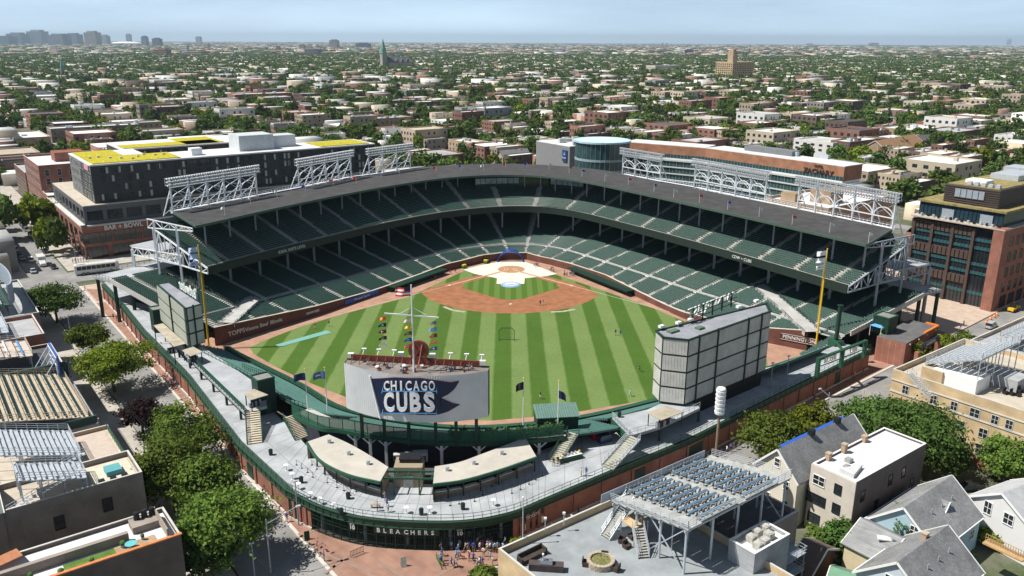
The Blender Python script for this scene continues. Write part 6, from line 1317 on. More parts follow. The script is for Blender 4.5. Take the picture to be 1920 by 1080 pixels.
q = B(); gbox(q,-55.15,-159.3,0,-54.98,-151.7,11.1); q.obj('stucco_end', M('stucco_tan',(0.58,0.53,0.465),.9,.1,.6), R2)
for z,row in ((8.1,((-153.3,1.9,1),(-156.6,1.1,0))),(4.8,((-153.2,3.2,2),(-156.7,1.2,0))),(1.4,((-153.2,2.0,1),(-156.7,1.2,0)))):
    for a,w_,m_ in row: win(R2,('w',-55.15,-1),a,z,w_,1.5,WHITE if z > 8 and w_ > 1.5 else BLACK,GLS,m_)
for k,w in enumerate((-52.5,-48,-44.5,-40.5,-37)): win(R2,('s',-159.2,-1),w,(7.2,4.0,7.2,7.2,4)[k],1.0,1.7,BLACK)
for s,w,h in ((-152.3,-51.5,1.2),(-152.4,-47.2,1.5),(-152.3,-41,1.0)): chimney(R2, SW(s,w), 10.8, h)
clutter(R2, ((-154.6,-49.4,10.85,1.0,1.0,.6),(-155.2,-51,10.85,1.2,.8,.15)), M('vent_grey',(0.3,0.31,0.3),.6,.2,1)); q = B(); p = [SW(-155.5,-53.6),SW(-158,-53.6),SW(-157,-49.5)]; q.prism(p,10.85,11.5); q.obj('skylight_box', M('pale_metal',(0.52,0.53,0.53),.6,.1,1), R2)
R3 = gableb('cream_gable_house','tall cream house with long grey gable roof beside the white flat roof',SW(-147.2,-57.5),SW(-147.2,-36.5),12.6,3.9,8.6,M('cream_siding',(0.68,0.63,0.52),.85,.06,.5),SHG)
for z,a in ((9.4,-147.2),(6.2,-149.2),(6.2,-145.6),(2.8,-149.4),(2.8,-146)): win(R3,('w',-57.5,-1),a,z,.9,1.4,WHITE,GLS,0)
for k,w in enumerate((-49,-41.5)): q = B(); q.obox(*SW(-147.4,w),12.5,.9,.9,1.0,AW); q.obj('roof_vent', BLACK, R3)
q = B(); a,b = SW(-146.6,-56), SW(-146.6,-38); q.beam((*a,12.2),(*b,12.2),.9,.1); q.obj('blue_ridge_tarp', BLUE, R3)
YA = flatb('yellow_apartment_block','yellow brick apartment block with roof terrace and silver bleachers at right','building',-13,16,-176,-141.5,12.4,BRK_Y,ROOFT,1.0)
q = B(); gbox(q,-13.14,-176,8.9,-13.0,-141.5,9.15); gbox(q,-13.14,-176,11.3,-13.0,-141.5,11.5); q.obj('string_course', CONC_L, YA); q = B(); gbox(q,-13.1,-176,0,-13.0,-155,2.2); q.obj('brick_plinth', BRK, YA)
for s in (-144.5,-150,-153.8,-157.5,-161,-163.4,-168,-172):
    win(YA,('w',-13,-1),s,9.3,1.6 if s in (-157.5,) else 1.1,1.6,CONC_L)
for s in (-155.5,-159.5,-162.6,-167,-171):
    win(YA,('w',-13,-1),s,6.0,1.4,1.7,CONC_L); win(YA,('w',-13,-1),s-.2,2.7,1.9,1.9,CONC_L,GLS,1) if s != -162.6 else None
q = B(); gbox(q,-13.9,-163.6,3.0,-13.0,-161,3.3); q.obj('door_hood', BRK_D, YA); q = B(); gbox(q,-13.12,-163,.1,-13.0,-161.6,2.9); q.obj('door', BLACK, YA)
for s0,s1,w0,w1,z1,m_ in ((-156,-148,-10.5,-5,15.2,WHITE),(-150,-146,-11,-8,15.0,BRK_Y),(-160,-152,-3,2,14.6,ROOFG)): q = B(); gbox(q,w0,s0,12.4,w1,s1,z1); q.obj('roof_house', m_, YA)
bleach('silver tiered bleachers on the yellow brick apartment block at right',-10,6,-156,-146,15.5,19.5,10,'N',GALV,GALV,12.5)
steelstair('silver stairs on the yellow apartment block roof', P(1745,745,13), P(1705,700,16), 1.4)
YB = flatb('pale_brick_building','pale building with dark rows of rooftop seats at the right edge','building',18,60,-176,-142,12.0,BRK_T,ROOFG,.8)
bleach('dark steel rooftop seat rows at the right edge above the pale wall',20,44,-158,-147,14.8,18.2,8,'N',GREYST,GALV,12.0)
for k,(px,py) in enumerate(((1885,738),(1912,735))): 
    p = P(px,py,12.5); th = thing('patio_set',('dark patio chairs stacked on the apartment roof terrace','dark patio chairs at the far right of the apartment roof terrace')[k],'chairs',p); 
    for j in range(3): q = B(); q.obox(p[0]+j*.9,p[1]-j*.5,p[2],.8,.8,.5,.4); q.obox(p[0]+j*.9,p[1]-j*.5+.35,p[2]+.5,.8,.12,.6,.4); q.obj('chair', BLACK, th)
BLS = M('blue_siding',(0.36,0.50,0.56),.8,.06,.5); PBS = M('pale_blue_siding',(0.52,0.58,0.64),.8,.05,.5)
def hp(px,py,z): return P2(px,py,z)
H1 = gableb('blue_gable_house','light blue house with grey gable roof, dormer and ivy',hp(1697,950,10),hp(1783,892,10),10,5.2,5.6,BLS,SHG)
dm = gableb('dormer_house_wing','small grey dormer roof on the right slope of the blue house',hp(1757,930,9),hp(1778,945,8.4),8.8,1.5,7.4,BLS,SHG,.25,5,'dormer')
iv = B()
for k in range(900):
    c = Vector((*hp(1690+rng.uniform(-12,40),948+rng.uniform(-10,40),7.5),7.6-rng.random()*2.6)); s = rng.uniform(.1,.25); a = rng.uniform(0,6.28); u = Vector((math.cos(a),math.sin(a),rng.uniform(-.6,.6)))*s; v = Vector((-math.sin(a),math.cos(a),.6))*s; iv.quad(c-u,c-v,c+u,c+v)
stuff(iv.obj('ivy', MATS['ivy_green'], H1))
H2 = gableb('pale_gable_house','pale blue house with steep grey gable roof in the bottom right',hp(1685,1052,10.5),hp(1776,986,10.5),10.5,5.2,6.2,PBS,SHG)
chimney(H2, hp(1733,1012,9.8), 8.6, 2.2)
for px,py in ((1752,1040),(1775,1028),(1800,1020)): p = P(px,py,8.6); q = B(); q.obox(p[0],p[1],8.25,1.4,.7,.25,AW); q.obj('skylight', GLS, H2)
H3 = gableb('porch_roof_house','grey shingled porch roof with skylights and cream fretwork beside the pale house',hp(1618,975,7),hp(1690,1010,7),7.2,4.2,5.0,M('cream_wood',(0.62,0.53,0.36),.8,.06,1),SHG)
for px,py,m_ in ((1658,1008,WHITE),(1686,1012,GLS_T)): p = P(px,py,6.8); q = B(); q.obox(p[0],p[1],6.6,1.8,1.0,.2,AW-.9); q.obj('skylight', m_, H3)
H4 = gableb('balcony_house','white house with grey roof and timber balcony at the right edge',hp(1880,930,9),hp(1960,900,9),9.6,5.0,6.4,M('white_siding',(0.66,0.66,0.66),.8,.04,.5),M('pale_shingles',(0.42,0.43,0.44),.95,.15,.8))
a,b = hp(1850,1000,6.5), hp(1925,1035,6.5); q = B(); q.beam((*a,5.2),(*b,5.2),1.6,.25); rail_on(q,[(*a,5.3),(*b,5.3)],1.1,.35,.06); q.obj('balcony', M('fresh_timber',(0.45,0.29,0.14),.8,.15,2), H4)
H5 = gableb('garage','brown hip-roofed garage behind the service block',hp(1510,1020,4.6),hp(1545,1035,4.6),5.4,4.4,3.2,BRK_D,SHB,.5,0,'garage')
H6 = gableb('green_roof_shed','small shed with ribbed green metal roof at the bottom edge',hp(1560,1068,4.5),hp(1625,1090,4.5),5.0,3.4,3.2,WOOD,M('green_metal_roof',(0.13,0.27,0.18),.5,.1,1),.3,0,'shed')
# siren mast at the terrace
p = P(1340,880,0); sp_ = np.array((*SW(-143.5,-68.5),0)); th = thing('warning_siren','tall pole with a stack of white siren discs above the avenue','siren',tuple(sp_)); q = B(); q.tube(tuple(sp_),(sp_[0],sp_[1],20.4),.28,8,.2); q.obj('pole', M('pole_wood',(0.24,0.17,0.11),.9,.2,2), th)
for k in range(6): q = B(); z = 20.4+k*.68; q.tube((sp_[0],sp_[1],z),(sp_[0],sp_[1],z+.42),.72,16,.78); q.tube((sp_[0],sp_[1],z+.42),(sp_[0],sp_[1],z+.68),.45,12); q.obj('siren_disc', WHITE, th)
q = B(); q.ball((sp_[0],sp_[1],20.4+6*.68),.72,14,6,.4); q.obj('cap', WHITE, th)

# windows, gutters and vents of the gabled houses
def gwin(th, r0, r1, half, spots, ze, fm=WHITE):
    r0 = np.array(r0); r1 = np.array(r1); t = (r1-r0)/np.linalg.norm(r1-r0); n = np.array([-t[1],t[0]])
    for kind, a, z, ww, hh in spots:
        if kind == 'end': p = r0+n*a-t*.02; ang = math.atan2(-t[1],-t[0])
        else: p = r0+t*a-n*(half+.02); ang = math.atan2(-n[1],-n[0])
        win(th, ('w',-40,1), 0, z, ww, hh, fm); o = [c for c in th.children if c.name.startswith('window')][-1]; o.location = (p[0]-th.location.x, p[1]-th.location.y, z-th.location.z); o.rotation_euler[2] = ang
    for sg in (-1,1): q = B(); q.beam((*(r0+n*sg*(half+.42)),ze-.35),(*(r1+n*sg*(half+.42)),ze-.35),.14,.12); q.obj('gutter', WHT, th)
    for k in range(3): p = r0+(r1-r0)*(.3+.22*k)-n*half*.4; q = B(); zz = ze+2.0; q.tube((*p,zz-.6),(*p,zz+1.3),.1,7); q.obj('vent_pipe', GREYST, th)
gwin(H1,hp(1697,950,10),hp(1783,892,10),5.2,(('end',-1.8,6.2,1.1,1.4),('end',1.6,2.6,1.4,1.5),('end',-2.4,2.6,1.2,1.5),('side',3,2.4,1.2,1.5),('side',8,2.4,1.2,1.5),('side',12,2.4,1.2,1.5)),5.6)
gwin(H2,hp(1685,1052,10.5),hp(1776,986,10.5),5.2,(('end',0,6.4,2.6,1.5),('end',-2.6,2.8,1.2,1.6),('end',2.4,2.8,1.2,1.6),('side',3,3.2,1.2,1.6),('side',7,3.2,1.2,1.6),('side',11,3.2,1.2,1.6)),6.2)
gwin(H4,hp(1880,930,9),hp(1960,900,9),5.0,(('end',-1.5,5.0,1.4,1.7),('end',1.8,5.0,1.1,2.0),('side',3,3.2,1.4,1.6)),6.4)
for k,(a,b,lab) in enumerate(((P(137,655,9.2),P(312,840,9.2),'overhead cables along the upper part of the left street'),(P(312,840,9.2),P(508,1075,9.2),'overhead cables along the lower part of the left street'))):
    th = thing('overhead_cable',lab,'cables',a,0,'overhead cables'); a = Vector(a); b = Vector(b)
    for d in (0,.5): 
        q = B(); pts = [a.lerp(b,t/10)+Vector((d,0,-1.1*4*(t/10)*(1-t/10)*.6)) for t in range(11)]; q.path([tuple(p) for p in pts],.05); q.obj('cable', BLACK, th)
# ================================================================ larger buildings beyond the ballpark
DKM = M('charcoal_cladding', (0.042,0.045,0.05), .6, .12, .5); DKM2 = M('grey_cladding', (0.17,0.18,0.19), .7, .1, .4)
SEDUM = M('sedum_roof', (0.40,0.35,0.02), .95, .5, 1.6, bump=.3); SEDUM2 = M('dry_sedum', (0.25,0.205,0.085), .95, .35, .6)
PANEW = M('pale_window_panel', (0.42,0.41,0.38), .6, .15, 1)
def wrow(th, face, a0, a1, step, zs, ww, hh, fm=DKM2, gm=GLS, jit=0, panel=None, mull=0):
    a = a0
    while a <= a1:
        for z in zs:
            if jit and rng.random() < .12: continue
            win(th, face, a+rng.uniform(-jit,jit), z, ww, hh, fm, gm, mull)
            if panel and rng.random() < .62: win(th, face, a+(ww/2+.45)*rng.choice((-1,1)), z, .62, hh, panel, panel, 0, 'shutter_panel')
        a += step
# charcoal apartment complex over a brick podium, at the corner beyond the cross street
DC = thing('podium_complex', 'charcoal apartment complex with bright yellow-green roofs over a brick podium', 'building', (*SW(125,-70),0))
q = B(); gbox(q,-113,98.6,0,-12,168,11.6); q.obj('brick_podium', BRK, DC); q = B(); gbox(q,-111.5,99.8,11.6,-12,160,18.5); q.obj('dark_storey', M('side_grey_panels',(0.11,0.115,0.125),.7,.1,.4), DC)
q = B(); gbox(q,-113.2,98.4,11.5,-12,100.2,12.0); gbox(q,-113.2,98.4,11.5,-111.2,168,12.0); q.obj('podium_coping', CONC_L, DC); q = B(); gbox(q,-111.5,99.8,18.5,-12,160,18.8); q.obj('terrace_roof', ROOFT, DC)
q = B(); gbox(q,-107,102,18.8,4,122,32); q.obj('front_tower', DKM, DC); q = B(); gbox(q,-107,122,18.8,-84,141,32); q.obj('left_wing', DKM2, DC); q = B(); gbox(q,-86,150,18.8,-24,178,31); q.obj('rear_wing', DKM, DC)
q = B(); gbox(q,-107.2,101.8,32,4.2,122,32.5); q.obj('front_roof', ROOFW, DC); q = B(); gbox(q,-107.1,122,32,-83.9,141.2,32.5); q.obj('left_roof', ROOFW, DC); q = B(); gbox(q,-86.2,149.8,31,-24,178.2,31.5); q.obj('rear_roof', ROOFW, DC)
for k,(w0,s0,w1,s1,z) in enumerate(((-106,103,-76,121,32.5),(-106,121.5,-92,140,32.5),(-85,151,-46,163,31.5),(-60,151,-44,176,31.5),(-20,103,2,119,32.5))):
    q = B(); gbox(q,w0,s0,z+.02,w1,s1,z+.3); q.obj('green_roof', SEDUM, DC)
q = B(); gbox(q,-52,108,32.5,-38,120,38.5); gbox(q,-38,112,32.5,-27,120,37.3); q.obj('plant_screen', M('white_ribbed',(0.52,0.55,0.57),.5,.08,.4), DC)
for k in range(14): q = B(); w = -52+k*1.0; gbox(q,w,107.9,32.6,w+.08,108,38.4); q.obj('screen_rib', GALV, DC)
q = B(); gbox(q,-71,106,32.5,-67,110,35.2); q.obj('roof_unit', WHT, DC)
for k in range(9): q = B(); p = SW(105+rng.uniform(0,14),-104+k*3.1); q.obox(*p,32.8,.9,.9,.6,AW); q.obj('roof_vent', CONC_L, DC)
wrow(DC,('s',102,-1),-103,0,4.1,(19.9,23.1,26.3,29.3),1.5,1.9,DKM,GLS,.5,PANEW); wrow(DC,('w',-107,-1),104,139,3.0,(19.6,22.8,26,29.2),1.0,2.0,PANEW,GLS,.2,PANEW); wrow(DC,('s',150,-1),-84,-48,4.0,(26,28.4),1.4,1.7,DKM,GLS,.5,PANEW)
wrow(DC,('s',99.8,-1),-108,-70,6.5,(13.4,),5.0,3.2,DKM,GLS,0,None,3); wrow(DC,('w',-111.5,-1),103,155,7,(13.2,),4.2,3.6,BLACK,GLS,0,None,2); wrow(DC,('s',98.6,-1),-108.5,-78,10,(5.6,),9.2,3.6,BLACK,GLS,0,None,4); wrow(DC,('s',98.6,-1),-109,-60,8.5,(.4,),6.8,3.8,BLACK,GLS,0,None,3); wrow(DC,('w',-113,-1),102,160,9,(5.8,.5),5.0,3.6,BLACK,GLS,0,None,2)
sx = Vector((*SW(98.6,-99.5),0)); d_ = Vector((0.8,0.6,0)); nrm = Vector((0.6,-0.8,0))
sign_text('shop_sign','BAR + BOWL',2.2,(*(sx+nrm*.25+d_*0).xy,10.5),d_,WLET,DC,depth=.1,bold=.05); sx2 = Vector((*SW(98.6,-79),0)); sign_text('shop_sign','LUCKY STRIKE SOCIAL',2.2,(*(sx2+nrm*.25).xy,10.5),d_,WLET,DC,depth=.1,bold=.03,sx=.85)
sign_text('roof_sign','PARK VIEW',1.6,(*(Vector((*SW(102,-70),0))+nrm*.2).xy,30.8),d_,M('dim_letters',(0.16,0.16,0.16),.6,.1,1),DC)
q = B(); gbox(q,-107.3,105,30,-107.05,112,31.8); q.obj('pink_sign', M('pink_sign',(0.60,0.30,0.36),.6,.4,1), DC)
# red brick lofts further down the street
RB = flatb('red_brick_loft','tall red brick loft with pale stone window frames left of the charcoal complex','building',-113,-84,180,222,22.5,BRK,ROOFW,1.0)
wrow(RB,('w',-113,-1),183,220,3.6,(2,6.4,10.8,15.2,19),1.3,2.4,CONC_L); wrow(RB,('s',180,-1),-110,-88,4.6,(2,6.4,10.8,15.2,19),1.5,2.6,CONC_L)
q = B(); gbox(q,-104,196,22.5,-92,206,26.5); q.obj('roof_house', BRK, RB); clutter(RB,((190,-90,22.6,6,4,2.4),(199,-88,22.6,5,4,2.2)),WHT)
RB2 = flatb('red_brick_annex','lower red brick annex with white roof beside the charcoal complex','building',-113,-96,166,179.6,12,BRK,ROOFW,.8); wrow(RB2,('w',-113,-1),168,178,3.2,(1.5,5,8.6),1.2,1.9,CONC_L); clutter(RB2,((175,-102,12.1,7,4,2),),WHT)
RB3 = flatb('dark_brick_row','dark brick row building along the left street beyond the loft','building',-113,-92,226,262,14,BRK_D,ROOFG,.8); wrow(RB3,('w',-113,-1),229,260,3.4,(1.5,5.2,9),1.2,1.9,CONC_L)
# hotel with brick crown, glass drum and grey cinema box, along the diagonal street
HT = thing('curved_hotel','long hotel with orange brick crown and white-banded glass storeys behind the stands','building',(95,115,0))
hp_ = [np.array(p) for p in ((58.0,148.0),(93.5,124.0),(136.5,64.5))]
def slab(q, pts, off, z0, z1, depth, mi=0):
    for a, b in zip(pts[:-1], pts[1:]):
        t = (b-a)/np.linalg.norm(b-a); n = np.array([t[1],-t[0]]); n = n if n[1] < 0 or n[0] < 0 else -n; q.prism([tuple(a+n*off),tuple(b+n*off),tuple(b-n*depth),tuple(a-n*depth)],z0,z1,mi)
q = B(); slab(q,hp_,0,20.0,26,13); q.obj('brick_crown', brickmat('orange_brick',(0.33,0.155,0.09),(0.29,0.135,0.08),(0.29,0.18,0.13)), HT); q = B(); slab(q,hp_,-.3,25.9,26.3,13.5); q.obj('roof', ROOFW, HT); q = B(); slab(q,hp_,.5,19.2,20.0,12); q.obj('white_cornice', WHITE, HT)
for k in range(6): q = B(); slab(q,hp_,.6,3.2*k+2.6,3.2*k+3.1,12); q.obj('floor_band', M('white_band',(0.52,0.55,0.56),.6,.08,.5), HT)
for a, b in zip(hp_[:-1], hp_[1:]):
    t = (b-a)/np.linalg.norm(b-a); n = np.array([t[1],-t[0]]); L_ = np.linalg.norm(b-a); m_ = int(L_/3.4); ang = math.atan2(n[1],n[0])
    for f in range(6):
        for k in range(m_):
            c = a+t*L_*(k+.5)/m_; key = ('hotelpane',round(L_/m_,2)); 
            if key not in WINM: bq = B(); w2 = L_/m_/2; bq.box(-.2,-w2+.1,0,.05,w2-.1,2.7,1); bq.box(-.1,-w2,0,.25,-w2+.12,2.7,0); bq.box(-.1,-.04,0,.12,.04,2.7,0); WINM[key] = bq.mesh('window_bay',[GREYST,GLS_T])
            mkobj('window_bay',WINM[key],HT,False,(c[0]-95,c[1]-115,3.2*f+3.1-3.1*(f==0)+.05),ang)
tR = (hp_[2]-hp_[1])/np.linalg.norm(hp_[2]-hp_[1]); nR = np.array([tR[1],-tR[0]]); c = hp_[1]+tR*np.linalg.norm(hp_[2]-hp_[1])*.84
DLET = M('dark_letters',(0.05,0.035,0.03),.6,.1,1); sign_text('hotel_sign','ZACHARY',2.8,(*(c+nR*.3),22.6),(*tR,0),DLET,HT,depth=.12,bold=.05,sx=1.1); sign_text('hotel_sign','HOTEL',1.3,(*(c+nR*.3),24.9),(*tR,0),DLET,HT,depth=.1,bold=.03)
q = B(); c = hp_[1]+tR*30-nR*10; q.obox(c[0],c[1],26.3,26,6,2.2,math.atan2(tR[1],tR[0])); q.obj('roof_screen', DKM2, HT)
for k in range(9): c = hp_[1]+tR*(12+rng.uniform(0,48))-nR*rng.uniform(6,16); q = B(); q.obox(c[0],c[1],26.3,rng.uniform(1.5,4),1.6,rng.uniform(.8,2),math.atan2(tR[1],tR[0])); q.obj('roof_unit', GALV, HT)
GD = thing('glass_drum','round glass drum building with pale blue roof beside the hotel','building',(45,136,0)); R__ = 13.5; C0 = np.array((45.5,137.0))
q = B(); q.tube((*C0,0),(*C0,27.6),R__-.25,40); q.obj('glass_wall', GLS_T, GD); q = B(); q.tube((*C0,27.6),(*C0,28.4),R__+.5,40); q.obj('roof', M('pale_blue_roof',(0.40,0.56,0.66),.6,.15,.3), GD)
q = B(); q.tube((*C0,28.4),(*C0,28.45),R__-1.2,30); q.obj('roof_inner', M('roof_blue_inner',(0.50,0.64,0.72),.6,.15,.3), GD)
for z in (3.4,8.6,13.8,19.0): q = B(); q.tube((*C0,z),(*C0,z+1.1),R__,40); q.obj('spandrel_ring', M('spandrel_blue',(0.28,0.36,0.40),.5,.1,1), GD)
for k in range(36): a = 2*math.pi*k/36; q = B(); p = C0+np.array((math.cos(a),math.sin(a)))*(R__-.1); q.beam((*p,0),(*p,27.6),.16); q.obj('mullion', GREYST, GD)
CB = thing('grey_cinema_box','big grey box with blue sign and rust-red base left of the glass drum','building',(35,165,0))
a, b = np.array((14.0,167.5)), np.array((30.0,143.5)); t = (b-a)/np.linalg.norm(b-a); n = np.array([t[1],-t[0]]); n = n if n[1] < 0 else -n; bk_ = -n*34
q = B(); q.prism([tuple(a),tuple(b),tuple(b+bk_),tuple(a+bk_)],9.5,24); q.obj('upper_box', M('mid_grey_panels',(0.22,0.22,0.225),.7,.06,.5), CB); q = B(); q.prism([tuple(a),tuple(b),tuple(b+bk_),tuple(a+bk_)],24,24.3); q.obj('roof', ROOFW, CB)
for k in range(26): p = a+(b-a)*(k+.1)/26; r_ = a+(b-a)*(k+.9)/26; q = B(); q.prism([tuple(p+n*.12),tuple(r_+n*.12),tuple(r_-n*2),tuple(p-n*2)],0,9.45); q.obj('timber_fin', M('rust_fin',(0.25,0.09,0.06),.8,.2,1,rand=.15), CB)
c = a+(b-a)*.88+n*.4; q = B(); q.obox(c[0],c[1],16.5,3.6,.5,5.6,math.atan2(t[1],t[0])); q.obj('sign_panel', M('sign_blue',(0.02,0.05,0.15),.5,.1,1), CB); q = B(); cc2 = c+n*.3; q.add([(*(cc2-t*1.0),19.6),(*(cc2+t*1.0),19.6),(*cc2,21.4)],[(0,1,2)]); q.obj('sign_mark', SKYB, CB); sign_text('sign_letters','Vaseen',1.1,(*(c+n*.32),18.3),(*t,0),WLET,CB)
for k in range(8): p = a+(b-a)*(.2+.1*k)+bk_*rng.uniform(.15,.6); q = B(); q.obox(p[0],p[1],24.3,3.4,2.6,rng.uniform(1.4,2.6),.3); q.obj('roof_unit', M('unit_grey',(0.42,0.43,0.43),.6,.2,.7), CB)
# office block at the right edge
OB = thing('office_block','dark glass and red brick office block with sedum roofs at the right edge','building',(*SW(-105,105),0))
SE = -92
q = B(); gbox(q,84.5,-119,0,140,-117.5,24); gbox(q,84.3,-119.2,0,88,-116.2,24.4); gbox(q,88,-117.6,0,140,SE,23.6); q.obj('brick_frame', BRK, OB)
q = B(); gbox(q,86,-116.1,0,88.2,SE,23.2); q.obj('dark_glass_wall', GLS, OB)
BRZ = M('bronze_panel',(0.085,0.06,0.05),.5,.12,.6)
for z in (6.2,13.6,20.6):
    q = B(); gbox(q,85.5,-110.5,z,86.2,SE,z+2.4); q.obj('bronze_band', BRZ, OB)
    for k in range(14): s_ = -110+k*1.3; q = B(); gbox(q,85.3,s_,z+.1,85.48,s_+.12,z+2.3); q.obj('panel_joint', M('joint_black',(0.02,0.015,0.012),.5,.1,1), OB)
for s_ in (-110.5,-104.5,-98.5,-92.8): q = B(); gbox(q,85.2,s_-.4,0,86.1,s_+.4,23); q.obj('bronze_pier', BRZ, OB)
for z in (3.6,9.6,12.2,17.0,19.4): q = B(); gbox(q,85.75,-116.0,z,86.0,SE,z+.9); q.obj('teal_spandrel', M('teal_spandrel',(0.035,0.10,0.11),.3,.2,.5), OB)
for k in range(22): q = B(); s_ = -115.8+k*1.05; gbox(q,85.7,s_,.2,85.8,s_+.07,20.4); q.obj('mullion', BLACK, OB)
wrow(OB,('s',-119,-1),90.5,138,3.9,(5.0,9.6,14.2,18.8),1.6,2.7,BLACK,GLS,0,None,1); wrow(OB,('s',-119,-1),91.5,138,5.5,(.3,),3.6,3.4,BLACK,GLS,0,None,1)
q = B(); gbox(q,84.2,-119.3,23.9,140,SE,24.3); q.obj('terrace_roof', ROOFT, OB); q = B(); gbox(q,86.8,-117.4,24.3,140,SE-1,28.4); q.obj('glass_storey', glassmat('navy_glass',(0.02,0.045,0.065)), OB)
for k in range(20): q = B(); s_ = -117.2+k*1.2; gbox(q,86.65,s_,24.4,86.78,s_+.08,28.3); q.obj('mullion', BLACK, OB)
q = B(); gbox(q,86.2,-118,28.4,141,SE-.5,29.0); q.obj('sedum_ledge', SEDUM2, OB); q = B(); gbox(q,88.5,-114.5,29.0,140,-99,34.4); q.obj('louvred_penthouse', M('louvre_brown',(0.10,0.085,0.08),.6,.1,1), OB)
for k in range(8):
    q = B(); gbox(q,88.3,-114.6,29.4+k*.64,88.45,-99,29.62+k*.64); q.obj('louvre', BRZ, OB); q = B(); gbox(q,88.4,-114.7,29.4+k*.64,140,-114.55,29.62+k*.64); q.obj('louvre', BRZ, OB)
for k in range(5): q = B(); gbox(q,88.1,-110.5+k*1.7,31,88.28,-109+k*1.7,33.4); q.obj('louvre_window', GREYST, OB)
q = B(); gbox(q,89,-114,34.4,139,-99.5,34.6); q.obj('sedum_roof', SEDUM2, OB); q = B(); gbox(q,94,-108,34.6,99,-102,35.6); q.obj('roof_box', WHITE, OB); clutter(OB,[(-113+2.0*k,90.5,34.65,1.2,1.2,.9) for k in range(5)]+[(-107,115,34.65,14,8,1.6),(-104,128,34.65,8,8,2.0)],GALV)
for k in range(2): q = B(); gbox(q,86.6,-114.5+k*11,24.4,86.78,-111+k*11,27.2); q.obj('terrace_door', GREYST, OB)
for k in range(14): q = B(); p = SW(-117+k*1.7,85.4+rng.uniform(-.4,.4)); q.obox(*p,24.35,.6,.6,.8,rng.random()); q.obj('terrace_furniture', CONC if k%2 else BLACK, OB)
TB = flatb('tan_block','tan block with white roof behind the right end of the stands','building',88,130,-62,-36,20,BRK_T,ROOFW,.9); wrow(TB,('w',88,-1),-60,-38,4.2,(3,7,11,15),1.4,2.2,BLACK); q = B(); gbox(q,98,-56,20,106,-48,24.5); gbox(q,92,-46,20,96,-40,23); q.obj('roof_house', BRK_T, TB)
# landmarks further off
TT = flatb('tan_office_tower','tan eight-storey tower block with corner turret in the right distance','building',1196,1262,858,900,36,BRK_Y,ROOFT,1.2); wrow(TT,('w',1196,-1),861,898,5.2,tuple(3+4.1*k for k in range(8)),2.8,2.4,BRK_Y); wrow(TT,('s',858,-1),1200,1260,5.2,tuple(3+4.1*k for k in range(8)),2.8,2.4,BRK_T)
q = B(); gbox(q,1205,866,36,1218,879,58); gbox(q,1207,868,58,1216,877,61); q.obj('turret', BRK_T, TT)
def church(label, px, py, hb, htop, mats, name='church'):
    p = P(px,py,0); th = thing(name,label,'church',p); k = hb/30.0; q = B(); q.obox(p[0],p[1],0,9*k,9*k,hb,AW); q.obj('tower', mats[0], th); q = B(); q.tube((p[0],p[1],hb),(p[0],p[1],htop),6.2*k,8,.2); q.obj('spire', mats[1], th)
    for a in range(4): c = (p[0]+5*k*math.cos(a*math.pi/2+.64+.785),p[1]+5*k*math.sin(a*math.pi/2+.64+.785)); q = B(); q.tube((*c,hb-1),(*c,hb+9*k),1.1*k,6,.05); q.obj('pinnacle', mats[1], th)
    d = np.array((.8,.6)); r0 = np.array(p[:2])+d*5*k; r1 = r0+d*46*k; n = np.array((-.6,.8))*10*k; zr = 24*k; ze = 14*k; q = B(); a_,b_,c_,d_2 = r0-n,r1-n,r1+n,r0+n
    q.add([(*a_,0),(*b_,0),(*c_,0),(*d_2,0),(*a_,ze),(*b_,ze),(*c_,ze),(*d_2,ze),(*r0,zr),(*r1,zr)],[(0,1,5,4),(2,3,7,6),(1,2,6,9,5),(3,0,4,8,7)]); q.obj('nave', mats[0], th); q = B(); q.add([(*a_,ze),(*b_,ze),(*c_,ze),(*d_2,ze),(*r0,zr+.3),(*r1,zr+.3)],[(0,1,5,4),(2,3,4,5)]); q.obj('roof', mats[2], th)
    for j in range(4): m_ = r0+(r1-r0)*(j+.6)/4.4; q = B(); q.add([(*(m_-n-d*4*k),ze),(*(m_-n+d*4*k),ze),(*(m_-n),ze+7*k),(*m_,ze+7*k)],[(0,1,2),(1,3,2),(0,2,3)]); q.obj('side_gable', mats[2], th)
    return th
COP = M('verdigris',(0.14,0.32,0.26),.7,.15,.05); STN = M('grey_stone',(0.30,0.29,0.25),.9,.15,.05); SLT = M('slate_roof',(0.10,0.105,0.115),.8,.15,.05)
church('tall green church spire above the rooftops left of centre',720,133,44,80,(STN,COP,SLT)); church('church with grey roof and small green spire at far left',120,151,20,44,(STN,COP,SLT)); church('dark little steeple among the trees at left',115,172,12,27,(M('cream_stone',(0.40,0.36,0.30),.9,.1,.1),SLT,SLT))
